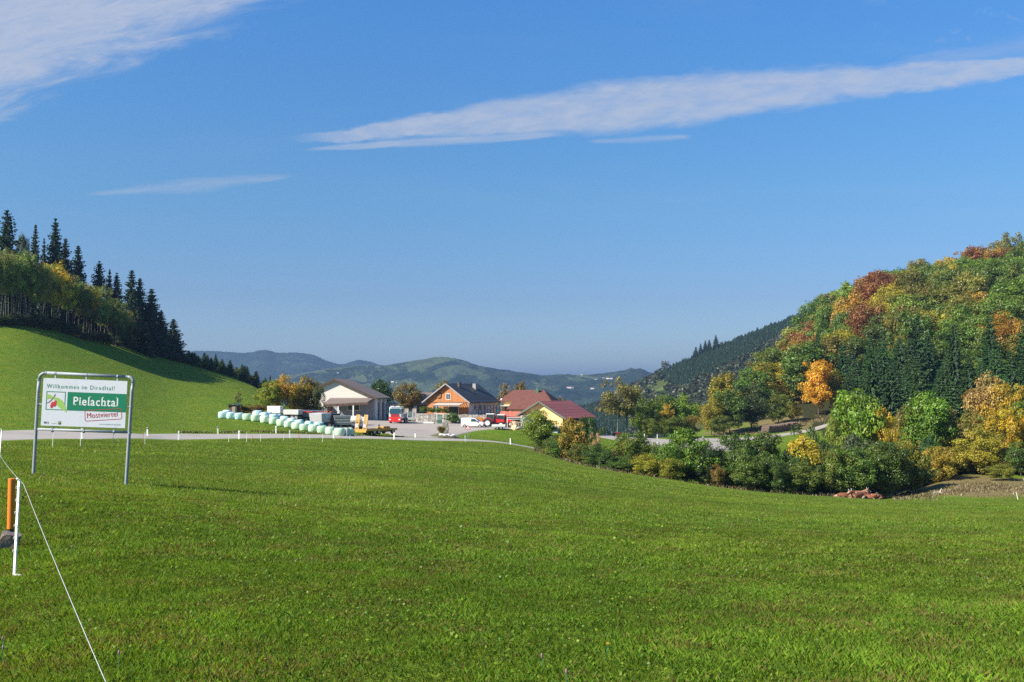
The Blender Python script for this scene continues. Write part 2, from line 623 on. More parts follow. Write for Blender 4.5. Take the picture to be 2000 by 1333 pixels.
def at(u, v, d):
    """point seen at photo position u, v at distance d"""
    yu = (666.5 - v) / F
    Y = math.cos(PITCH) - math.sin(PITCH) * yu
    Z = math.sin(PITCH) + math.cos(PITCH) * yu
    return Vector(((u - 1000) / F * d / Y, d, Z * d / Y))


# ground material: meadow with clumps, dry patches; gravelly brown under the woods
def meadow_mat():
    m, n, out = new_mat('meadow')
    ge = n.node('ShaderNodeNewGeometry')
    pos = ge.outputs['Position']
    big = n.noise(pos, 0.035, 5, 0.6)
    mid = n.noise(pos, 0.35, 5, 0.65)
    fine = n.noise(pos, 3.5, 6, 0.75)
    c = n.ramp(fine, [(0.25, (0.045, 0.085, 0.005)), (0.5, (0.100, 0.175, 0.010)), (0.75, (0.165, 0.235, 0.020))])
    c = n.mix(n.sstep(mid, 0.42, 0.7), c, (0.150, 0.190, 0.014))
    c = n.mix(n.m('MULTIPLY', n.sstep(big, 0.5, 0.7), 0.5), c, (0.080, 0.180, 0.008))
    dry = n.noise(pos, 0.9, 6, 0.7)
    c = n.mix(n.m('MULTIPLY', n.sstep(dry, 0.60, 0.8), 0.55), c, (0.13, 0.105, 0.035))
    # bare dry bank and wood floor
    at_ = n.node('ShaderNodeAttribute', attribute_name='dry')
    bk = n.mix(n.noise(pos, 0.8, 6, 0.7), (0.22, 0.150, 0.080), (0.13, 0.135, 0.035))
    dm = n.m('ADD', at_.outputs['Fac'], n.m('MULTIPLY', n.m('SUBTRACT', mid, 0.5), 0.7))
    c = n.mix(n.sstep(dm, 0.35, 0.7), c, bk)
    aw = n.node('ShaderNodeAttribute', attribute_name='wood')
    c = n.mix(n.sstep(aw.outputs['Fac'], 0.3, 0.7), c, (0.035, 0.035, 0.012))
    p = n.node('ShaderNodeBsdfPrincipled')
    n.link(c, p.inputs['Base Color'])
    p.inputs['Roughness'].default_value = 0.9
    p.inputs['Specular IOR Level'].default_value = 0.1
    n.link(bump(n, n.m('ADD', n.m('MULTIPLY', fine, 0.6), n.noise(pos, 9, 4, 0.7)), 0.9, 0.09), p.inputs['Normal'])
    n.link(p.outputs[0], out.inputs[0])
    return m


def ell(x, y, u, d, ru, rd):
    cx, cy = gxy(u, d)
    return np.clip(1.5 - np.hypot((x - cx) / (ru / F * d), (y - cy) / rd) * 1.0, 0, 1)


M_meadow = meadow_mat()
ii, jj = np.meshgrid(np.arange(NT_ - 1), np.arange(NR - 1), indexing='ij')
idx = lambda a, b: a * NR + b
Fq = np.stack([idx(ii, jj), idx(ii, jj + 1), idx(ii + 1, jj + 1), idx(ii + 1, jj)], -1).reshape(-1, 4)
dry = np.maximum.reduce([ell(XG, YG, 1880, 138, 150, 22), ell(XG, YG, 1990, 125, 130, 8), ell(XG, YG, 1560, 275, 120, 22) * 0.8,
                         ell(XG, YG, 1440, 262, 100, 14) * 0.7, ell(XG, YG, 490, 168, 40, 12) * 0.7, ell(XG, YG, 1040, 150, 14, 14) * 0.9,
                         ell(XG, YG, 1110, 132, 26, 7) * 0.75, ell(XG, YG, 690, 152, 14, 5) * 0.6, ell(XG, YG, 300, 24.6, 100, 0.8) * 0.55,
                         ell(XG, YG, 0, 13.2, 30, 0.5) * 0.9])
UG = 1000 + F * np.tan(np.clip(TG, -1.2, 1.2))
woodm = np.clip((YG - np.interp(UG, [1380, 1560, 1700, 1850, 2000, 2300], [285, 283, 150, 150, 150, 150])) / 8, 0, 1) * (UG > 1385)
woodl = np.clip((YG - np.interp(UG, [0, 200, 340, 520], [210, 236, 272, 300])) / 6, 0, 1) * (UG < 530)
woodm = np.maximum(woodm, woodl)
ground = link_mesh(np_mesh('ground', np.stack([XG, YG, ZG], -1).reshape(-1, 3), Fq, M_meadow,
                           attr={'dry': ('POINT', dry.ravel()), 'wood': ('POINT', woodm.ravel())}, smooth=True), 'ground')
tag(ground, kind='structure')


def sheet(name, near, far, mat, dz, step=1.0, nv=10, kind='structure', curb=0.0):
    """surface draped on the ground between two edges given as (u, d)"""
    A = np.array([gxy(*p) for p in near]); B = np.array([gxy(*p) for p in far])
    L = np.hypot(*(A[-1] - A[0]))
    n = max(8, int(L / step))
    def res(P):
        s = np.concatenate([[0], np.cumsum(np.hypot(*np.diff(P, axis=0).T))])
        t = np.linspace(0, s[-1], n)
        return np.stack([pchip(s, P[:, 0], t), pchip(s, P[:, 1], t)], 1)
    A, B = res(A), res(B)
    t = np.linspace(0, 1, nv)[None, :, None]
    P = A[:, None, :] * (1 - t) + B[:, None, :] * t
    Z = gz(P[..., 0], P[..., 1]) + dz
    Z[:, 0] -= 0.12; Z[:, -1] -= 0.12
    V = np.concatenate([P, Z[..., None]], -1).reshape(-1, 3)
    i, j = np.meshgrid(np.arange(n - 1), np.arange(nv - 1), indexing='ij')
    Fc = np.stack([i * nv + j, (i + 1) * nv + j, (i + 1) * nv + j + 1, i * nv + j + 1], -1).reshape(-1, 4)
    o = link_mesh(np_mesh(name, V, Fc, mat, smooth=True), name)
    return tag(o, kind=kind)


def road_mat(name, a, b, sc=0.5, fine=(0.9, 1.1)):
    m, n, out = new_mat(name)
    ge = n.node('ShaderNodeNewGeometry')
    p = n.node('ShaderNodeBsdfPrincipled')
    c = n.mix(n.noise(ge.outputs['Position'], sc, 6, 0.7), a, b)
    f = n.noise(ge.outputs['Position'], 14, 5, 0.8)
    c = n.mix(n.sstep(f, 0.3, 0.7), n.mix(1.0, c, (fine[0],) * 3, 'MULTIPLY'), n.mix(1.0, c, (fine[1],) * 3, 'MULTIPLY'))
    st = n.noise(ge.outputs['Position'], 0.16, 6, 0.75)
    c = n.mix(n.m('MULTIPLY', n.sstep(st, 0.5, 0.72), 0.35), c, tuple(x * 0.6 for x in a))
    n.link(c, p.inputs['Base Color'])
    p.inputs['Roughness'].default_value = 0.9
    n.link(bump(n, f, 0.5, 0.02), p.inputs['Normal'])
    n.link(p.outputs[0], out.inputs[0])
    return m


M_road = road_mat('asphalt', (0.29, 0.265, 0.235), (0.37, 0.335, 0.30))
M_yard = road_mat('yard_gravel', (0.28, 0.245, 0.21), (0.37, 0.325, 0.28), 0.25)
M_track = road_mat('gravel_track', (0.30, 0.27, 0.23), (0.40, 0.36, 0.31), 0.4)
sheet('road', [(-420, 63), (-200, 74), (0, 86), (100, 92), (200, 97), (350, 113), (500, 123), (620, 131), (800, 146), (900, 154), (1000, 163), (1060, 168)],
      [(-420, 76), (-200, 89), (0, 101), (100, 106), (200, 110), (350, 123), (500, 133), (620, 140), (800, 154), (900, 161), (1000, 168), (1060, 172)], M_road, 0.07, 1.0, 12)
sheet('farm_yard', [(640, 166), (700, 164), (750, 162), (785, 155.5), (850, 158.5), (880, 166), (905, 176), (960, 184), (1010, 186), (1060, 188)],
      [(640, 235), (700, 235), (750, 232), (785, 228), (850, 226), (880, 222), (905, 222), (960, 221), (1010, 221), (1060, 221)], M_yard, 0.11, 1.5, 60)
sheet('lane', [(1150, 196), (1200, 192), (1250, 189), (1300, 187), (1350, 186.5), (1400, 187), (1437, 190)],
      [(1150, 203), (1200, 203), (1250, 204), (1300, 206), (1350, 208), (1400, 210), (1437, 207)], M_road, 0.09, 1.0, 16)
sheet('gravel_track', [(1340, 207), (1400, 212), (1450, 224), (1520, 240), (1600, 258), (1640, 268)],
      [(1330, 213), (1385, 224), (1450, 236), (1520, 248), (1600, 264), (1640, 273)], M_track, 0.13, 1.0, 10)

# ------------------------------------------------------------------ distant hills
def far_mat(name, forest, forest2, meadow_, th, sc, msc=0.0012):
    m, n, out = new_mat(name)
    ge = n.node('ShaderNodeNewGeometry')
    pos = ge.outputs['Position']
    mp = n.node('ShaderNodeMapping')
    n.link(pos, mp.inputs[0])
    mp.inputs['Scale'].default_value = (1, 0.45, 1)
    a = n.noise(mp.outputs[0], msc, 6, 0.62, 0.6)
    b = n.noise(pos, sc, 4, 0.75)
    c = n.mix(n.sstep(b, 0.35, 0.65), forest, forest2)
    b2 = n.noise(pos, sc * 0.28, 6, 0.75)
    c = n.mix(n.sstep(b2, 0.50, 0.62), c, tuple(x * 1.25 for x in forest2))
    c = n.mix(n.m('MULTIPLY', n.sstep(b2, 0.50, 0.36), 0.7), c, forest)
    f = n.noise(mp.outputs[0], msc * 3, 3, 0.5)
    md = n.mix(n.sstep(f, 0.4, 0.6), meadow_, tuple(x * 0.65 for x in meadow_))
    c = n.mix(n.sstep(a, th, th + 0.02), c, md)
    d = n.node('ShaderNodeBsdfDiffuse')
    n.link(c, d.inputs[0])
    hb = n.m('MULTIPLY', b, n.m('SUBTRACT', 1.0, n.sstep(a, th, th + 0.02)))
    n.link(bump(n, hb, 1.0, 30.0 * 0.02 / sc * 0.02), d.inputs['Normal'])
    n.link(d.outputs[0], out.inputs[0])
    return m


def hill(name, sky, d0, z0, d1, d2, mat, rough_=0.12, tree=6.0, du=2.5, nf=110, wl=700.0, seed=1, shape=0.85):
    us = np.arange(sky[0][0], sky[-1][0] + du, du)
    vs = pchip([p[0] for p in sky], [p[1] for p in sky], us)
    t = np.concatenate([np.linspace(0, 1, nf), np.linspace(1.03, 1.6, 14)])
    U, T = np.meshgrid(us, t, indexing='ij')
    VS = np.repeat(vs[:, None], len(t), 1)
    D = np.where(T <= 1, d0 + (d1 - d0) * T, d1 + (d2 - d1) * (T - 1) / 0.6)
    X = (U - 1000) / F * D; Y = D
    zr = (760 - VS) / F * d1
    prof = np.where(T <= 1, np.clip(T, 0, 1) ** shape, np.clip(1 - (T - 1) * 1.4, 0, 1))
    Z = z0 + (zr - z0) * prof
    amp = rough_ * (zr - z0)
    Z += amp * (fbm(X / wl, Y / wl, seed, 5, 0.5) - 0.55) * np.sin(np.clip(T, 0, 1) * math.pi) ** 0.7 * 2
    Z += tree * (fbm(X / (tree * 3.0), Y / (tree * 3.0), seed + 5, 3, 0.7) - 0.4) * (T > 0.02)
    n1, n2 = U.shape
    i, j = np.meshgrid(np.arange(n1 - 1), np.arange(n2 - 1), indexing='ij')
    Fc = np.stack([i * n2 + j, (i + 1) * n2 + j, (i + 1) * n2 + j + 1, i * n2 + j + 1], -1).reshape(-1, 4)
    o = link_mesh(np_mesh(name, np.stack([X, Y, Z], -1).reshape(-1, 3), Fc, mat, smooth=False), name)
    tag(o, kind='structure')
    return X, Y, Z


M_far1 = far_mat('far_forest', (0.006, 0.015, 0.007), (0.024, 0.040, 0.016), (0.055, 0.078, 0.034), 0.60, 0.022, 0.003)
M_far2 = far_mat('far_fields', (0.006, 0.016, 0.007), (0.028, 0.044, 0.018), (0.078, 0.105, 0.045), 0.545, 0.026, 0.0042)
M_far3 = far_mat('hillside_cover', (0.02, 0.04, 0.012), (0.05, 0.055, 0.02), (0.09, 0.12, 0.035), 0.47, 0.06, 0.006)
hill('hills', [(-300, 720), (0, 705), (200, 695), (330, 690), (400, 686), (440, 688), (480, 690), (515, 684), (545, 690), (575, 689), (610, 694), (640, 706), (665, 712), (685, 708), (700, 704), (725, 708), (745, 714), (800, 722), (1000, 745), (1300, 770)],
     3900, -260, 5600, 6600, M_far1, 0.20, 9, 1.6, 150, 620, 2)
hill('hills', [(300, 775), (450, 752), (600, 728), (690, 716), (740, 715), (790, 708), (825, 702), (868, 698), (900, 703), (940, 716), (990, 724), (1040, 731), (1070, 734), (1100, 732), (1140, 733), (1165, 731), (1190, 728), (1215, 725), (1235, 720), (1250, 721), (1270, 728), (1320, 735), (1500, 750), (1800, 760)],
     2300, -185, 3800, 4400, M_far2, 0.30, 6, 1.4, 220, 360, 4, 1.0)
hill('hills', [(380, 800), (480, 778), (540, 752), (580, 745), (620, 748), (680, 770), (760, 800), (850, 830)],
     1700, -180, 2500, 2900, M_far1, 0.16, 6, 2.0, 110, 300, 6)
HX, HY, HZ = hill('hills', [(1030, 850), (1090, 812), (1140, 800), (1190, 785), (1230, 765), (1262, 748), (1300, 729), (1340, 711), (1400, 685), (1480, 653), (1530, 634), (1560, 623), (1640, 606), (1800, 595), (2100, 590)],
     640, -62, 1250, 1500, M_far3, 0.10, 2.0, 3.0, 90, 260, 8, 0.9)

# ------------------------------------------------------------------ air
bxm = MB()
HZ0, HZ1 = -520.0, 238.0
bxm.box(0, 3000, HZ0, 30000, 28000, HZ1 - HZ0)
hm, hn, hout = new_mat('haze')
pv = hn.node('ShaderNodeVolumePrincipled')
pv.inputs['Color'].default_value = (0.25, 0.395, 0.65, 1)
pv.inputs['Density'].default_value = 0.000145
pv.inputs['Anisotropy'].default_value = 0.2
hn.link(pv.outputs[0], hout.inputs['Volume'])
haze = bxm.build('haze', hm)
tag(haze, kind='stuff')

def nth(i):
    return '%d%s' % (i, 'th' if 10 <= i % 100 <= 20 else {1: 'st', 2: 'nd', 3: 'rd'}.get(i % 10, 'th'))


def relabel(group, fmt, want=None):
    """number a group from left to right as seen across the meadow"""
    L_ = [o for o in bpy.data.objects if o.get('group') == group and o.parent is None and (want is None or want in o['label'])]
    L_.sort(key=lambda o: o.location.x / o.location.y)
    for i, o in enumerate(L_): o['label'] = fmt % nth(i + 1)


# ------------------------------------------------------------------ tree prototypes
M_leaf = leaf_mat('leaves', 0.30, 0.62, 0.02)
M_needle = leaf_mat('needles', 0.12, 0.5, 0.02)
M_bark = pmat('bark', (0.10, 0.08, 0.06), 0.9, 0.4, 2.0, bmp=0.8)
M_pale_bark = pmat('pale_bark', (0.19, 0.18, 0.155), 0.85, 0.35, 1.5, dirt=(0.12, 0.11, 0.09))


def frames(N, g):
    """random leaf frames with normals scattered round N"""
    r = g.normal(size=N.shape)
    N = N + r * 0.5
    N /= np.linalg.norm(N, axis=1, keepdims=True)
    A = np.cross(N, g.normal(size=N.shape))
    A /= np.linalg.norm(A, axis=1, keepdims=True)
    return A, np.cross(N, A)


def quads(P, A, B, s, asp=0.62):
    s = s[:, None]
    return np.stack([P - A * s, P - B * s * asp, P + A * s, P + B * s * asp], 1).reshape(-1, 3)


def crown_mesh(name, seed, lobes=46, leaves=9000, leaf=0.021, zlo=0.16, shape='round', low=0.0, mat=None, lobe_r=(0.085, 0.17)):
    """unit crown: height 1 from the ground, width about 1"""
    g = np.random.default_rng(seed)
    C, RL = [], []
    tries = 0
    zc, hz = (1 + zlo) / 2, (1 - zlo) / 2
    while len(C) < lobes and tries < 9000:
        tries += 1
        p = g.uniform(-1, 1, 3)
        rr_ = np.linalg.norm(p)
        if rr_ > 1 or rr_ < 0.35: continue
        if shape == 'cone':
            if np.hypot(p[0], p[1]) > (1 - (p[2] + 1) / 2) * 0.95 + 0.12: continue
        if shape == 'egg' and np.hypot(p[0], p[1]) > 0.55 + 0.4 * (0.5 - p[2] / 2): continue
        r = g.uniform(*lobe_r) * (1.05 - 0.25 * abs(p[2]))
        wob = 1 + 0.22 * math.sin(3 * math.atan2(p[1], p[0]) + seed) + 0.12 * math.sin(5 * p[2] + seed * 2)
        c = np.array([p[0] * (0.5 - r) * wob, p[1] * (0.5 - r) * wob, zc + p[2] * (hz - r * 0.85)])
        if any(np.linalg.norm(c - q) < 0.62 * min(r, s_) for q, s_ in zip(C, RL)): continue
        C.append(c); RL.append(r)
    C = np.array(C); RL = np.array(RL)
    w_ = RL ** 2 / (RL ** 2).sum()
    k = g.choice(len(C), leaves, p=w_)
    D = g.normal(size=(leaves, 3))
    D[:, 2] += 0.25
    D /= np.linalg.norm(D, axis=1, keepdims=True)
    rad = RL[k] * (0.55 + 0.5 * g.random(leaves) ** 0.6)
    # break the outline of every lobe
    ph = g.uniform(0, 6.28, len(C))
    rad *= 1 + 0.28 * np.sin(D[:, 0] * 6 + ph[k]) * np.sin(D[:, 1] * 7 + ph[k] * 2) + 0.16 * np.sin(D[:, 2] * 11 + ph[k] * 3)
    P = C[k] + D * rad[:, None] * np.array([1.12, 1.12, 0.8])
    A, B = frames(D + np.array([0, 0, 0.35]), g)
    s_ = leaf * g.uniform(0.55, 1.25, leaves)
    v = 0.5 + 0.30 * (g.random(leaves) - 0.5) + (g.random(len(C))[k] - 0.5) * 0.42
    hlobe = g.random(len(C))[k]
    h = 0.5 + (hlobe - 0.5) * 0.8 + 0.5 * (g.random(leaves) - 0.5)
    V = quads(P, A, B, s_)
    V[:, :2] /= np.percentile(np.hypot(V[:, 0], V[:, 1]), 98.5) * 2 * 0.96
    V[:, 2] *= 1.0 / np.percentile(V[:, 2], 99.9)
    return np_mesh(name, V, np.arange(len(V)).reshape(-1, 4), mat or M_leaf, attr={'v': ('FACE', np.clip(v, 0, 1)), 'h': ('FACE', np.clip(h, 0, 1))})


def trunk_mesh(name, seed, zfork=0.25, top=0.85, r0=0.022, limbs=7, mat=None, lean=0.03, spread=0.34):
    g = random.Random(seed)
    b = MB()
    pts = [(0, 0, -0.04)]
    x = y = 0
    for i in range(1, 7):
        z = top * i / 6
        x += g.uniform(-lean, lean); y += g.uniform(-lean, lean)
        pts.append((x, y, z))
    b.tube(pts, [r0 * 1.35, r0, r0 * 0.85, r0 * 0.68, r0 * 0.5, r0 * 0.34, r0 * 0.12], 7)
    for i in range(limbs):
        z = zfork + (top - zfork) * i / limbs * 0.9
        a = g.uniform(0, 6.28)
        f = z / top * 6
        k_ = min(5, int(f)); q = Vector(pts[k_]).lerp(Vector(pts[k_ + 1]), f - k_)
        ln = spread * (1 - 0.45 * i / limbs)
        p1 = q + Vector((math.cos(a) * ln * 0.5, math.sin(a) * ln * 0.5, ln * 0.42))
        p2 = q + Vector((math.cos(a + .3) * ln, math.sin(a + .3) * ln, ln * 0.75))
        rr0 = r0 * 0.5 * (1 - 0.5 * i / limbs)
        b.tube([q, p1, p2], [rr0, rr0 * 0.6, rr0 * 0.2], 5, cap=False)
        p3 = p1 + Vector((math.cos(a - 1) * ln * 0.4, math.sin(a - 1) * ln * 0.4, ln * 0.3))
        b.tube([p1, p3], [rr0 * 0.5, rr0 * 0.15], 4, cap=False)
    me = bpy.data.meshes.new(name)
    me.from_pydata(b.v, [], b.f)
    me.materials.append(mat or M_bark)
    for p in me.polygons: p.use_smooth = True
    return me


def spruce_mesh(name, seed, whorls=34, br=13, per=8, zlo=0.05, w=0.5, droop=0.35, sparse=0.0, mat=None):
    g = np.random.default_rng(seed)
    Ps, As, Bs, Ss, Vs, Hs = [], [], [], [], [], []
    for i in range(whorls):
        t = (i + g.uniform(-.3, .3)) / whorls
        z = zlo + (1 - zlo) * t
        rad = w * (max(0.0, 1 - t) ** 0.72) * (0.92 + 0.08 * math.sin(i * 2.1)) + 0.010
        nb = max(5, int(br * (1 - 0.45 * t)))
        for j in range(nb):
            if g.random() < sparse: continue
            a = 2 * math.pi * (j + g.uniform(-.4, .4)) / nb + i * 1.3
            L = rad * g.uniform(0.62, 1.12)
            n_ = max(3, int(per * (0.35 + 0.65 * (1 - t))))
            bv = g.uniform(-.22, .22)
            q = np.linspace(0.12, 1, n_)
            ca_, sa_ = math.cos(a), math.sin(a)
            dz = -droop * L * q + 0.20 * L * q ** 3
            px, py, pz = ca_ * L * q, sa_ * L * q, z + dz
            wd = (0.030 + 0.060 * (1 - t)) * (1.15 - 0.75 * q) * g.uniform(0.7, 1.2, n_)
            for side in (-1, 1):
                tx, ty = -sa_ * side, ca_ * side
                P = np.stack([px + tx * wd * .5, py + ty * wd * .5, pz - 0.25 * wd], 1)
                A = np.stack([np.full(n_, tx) + ca_ * .7, np.full(n_, ty) + sa_ * .7, np.full(n_, -0.55)], 1) * wd[:, None] * .62
                B = np.stack([np.full(n_, ca_), np.full(n_, sa_), g.uniform(-.5, .3, n_)], 1) * (L / n_ * 0.62 + 0.003)
                Ps.append(P); As.append(A); Bs.append(B)
                Vs.append(0.5 + bv + g.uniform(-.2, .2, n_) + 0.15 * (q - .5)); Hs.append(g.uniform(0.2, .8, n_))
            # hanging sprays
            P = np.stack([px, py, pz - wd * 0.5], 1)
            A = np.stack([np.full(n_, ca_ * .3), np.full(n_, sa_ * .3), np.full(n_, -1.0)], 1) * wd[:, None] * .7
            B = np.stack([np.full(n_, -sa_ + .5 * ca_), np.full(n_, ca_ + .5 * sa_), np.zeros(n_)], 1) * (L / n_ * 0.5 + 0.003)
            Ps.append(P); As.append(A); Bs.append(B)
            Vs.append(0.42 + bv + g.uniform(-.2, .2, n_)); Hs.append(g.uniform(0.2, .8, n_))
    P, A, B = np.concatenate(Ps), np.concatenate(As), np.concatenate(Bs)
    V = np.stack([P - A, P - B, P + A, P + B], 1).reshape(-1, 3)
    return np_mesh(name, V, np.arange(len(V)).reshape(-1, 4), mat or M_needle,
                   attr={'v': ('FACE', np.clip(np.concatenate(Vs), 0, 1)), 'h': ('FACE', np.concatenate(Hs))})


CR = {
    'round': [crown_mesh('crown', 10 + i, 60, 11500, 0.0185, 0.12, lobe_r=(0.075, 0.15)) for i in range(4)],
    'dense': [crown_mesh('crown', 30 + i, 80, 12500, 0.0165, 0.03, lobe_r=(0.06, 0.13)) for i in range(5)],
    'egg': [crown_mesh('crown', 50 + i, 66, 11000, 0.0175, 0.10, 'egg', lobe_r=(0.06, 0.13)) for i in range(3)],
    'thin': [crown_mesh('crown', 70 + i, 46, 5200, 0.015, 0.34, 'egg', lobe_r=(0.05, 0.10)) for i in range(3)],
    'birch': [crown_mesh('crown', 90 + i, 40, 4200, 0.012, 0.50, 'egg', lobe_r=(0.05, 0.10)) for i in range(4)],
    'spruce': [spruce_mesh('crown', 110 + i) for i in range(4)],
    'open_spruce': [spruce_mesh('crown', 130 + i, 36, 9, 8, 0.08, 0.5, 0.25, 0.12) for i in range(2)],
    'bare_spruce': [spruce_mesh('crown', 140, 24, 9, 7, 0.15, 0.5, 0.22, 0.35)],
}
TR = {
    'round': [trunk_mesh('trunk', 10 + i, 0.22, 0.85) for i in range(2)],
    'low': [trunk_mesh('trunk', 20 + i, 0.1, 0.8, 0.016, 8) for i in range(2)],
    'pale': [trunk_mesh('trunk', 30 + i, 0.35, 0.95, 0.014, 7, M_pale_bark, 0.012, 0.22) for i in range(2)],
    'birch': [trunk_mesh('trunk', 40 + i, 0.6, 0.97, 0.0046, 6, M_pale_bark, 0.010, 0.10) for i in range(3)],
    'mast': [trunk_mesh('trunk', 50, 0.9, 0.97, 0.012, 1, M_bark, 0.001, 0.02)],
}
KT = {'round': 'round', 'dense': 'low', 'egg': 'round', 'thin': 'pale', 'birch': 'birch', 'spruce': 'mast', 'open_spruce': 'mast', 'bare_spruce': 'mast'}
tree_count = {}


def tree(name, kind, pos, h, w, color, label, cat='tree', group=None, lean=0.02):
    """one tree: an empty with trunk and crown; meshes are shared, colour and proportions are its own"""
    i = tree_count.get(kind, 0); tree_count[kind] = i + 1
    e = empty(name, pos, random.uniform(0, 6.28), label, cat, group)
    cr = link_mesh(CR[kind][i % len(CR[kind])], 'crown', e)
    cr.scale = (w, w * random.uniform(0.9, 1.1), h)
    kf = 1.1 if 'spruce' in kind else 1.4
    cr.color = (color[0] * kf, color[1] * kf, color[2] * kf, 1)
    tm = TR[KT[kind]]
    tr = link_mesh(tm[i % len(tm)], 'trunk', e)
    tr.scale = ((w * 0.75 if kind not in ('birch', 'spruce', 'open_spruce', 'bare_spruce') else h * 0.9), (w * 0.75 if kind not in ('birch', 'spruce', 'open_spruce', 'bare_spruce') else h * 0.9), h)
    e.rotation_euler = (random.uniform(-lean, lean), random.uniform(-lean, lean), e.rotation_euler.z)
    return e


def jit(c, a=0.14):
    k = random.uniform(1 - a, 1 + a)
    return tuple(max(0.002, min(0.9, x * k * random.uniform(1 - a * .4, 1 + a * .4))) for x in c)


# leaf colours (albedo)
GRN = (0.055, 0.105, 0.012)
DGR = (0.028, 0.060, 0.012)
LIM = (0.110, 0.190, 0.012)
YGR = (0.150, 0.180, 0.014)
YEL = (0.36, 0.26, 0.014)
ORG = (0.34, 0.155, 0.012)
RUS = (0.24, 0.085, 0.016)
BRN = (0.19, 0.125, 0.035)
OLV = (0.105, 0.110, 0.018)
PNK = (0.30, 0.20, 0.08)
SPR = (0.016, 0.040, 0.014)
SPL = (0.032, 0.070, 0.020)


def tv(name, kind, u, vt, vb, d, wpx, color, label, cat='tree', group=None, base=None):
    """a tree seen between rows vt (top) and vb at distance d; it stands on the ground there"""
    p = G(u, d)
    top = (760 - vt) / F * d
    h = (top - p.z) * 1.02
    return tree(name, kind, p, h, wpx / F * d * 1.10, color, label, cat, group)


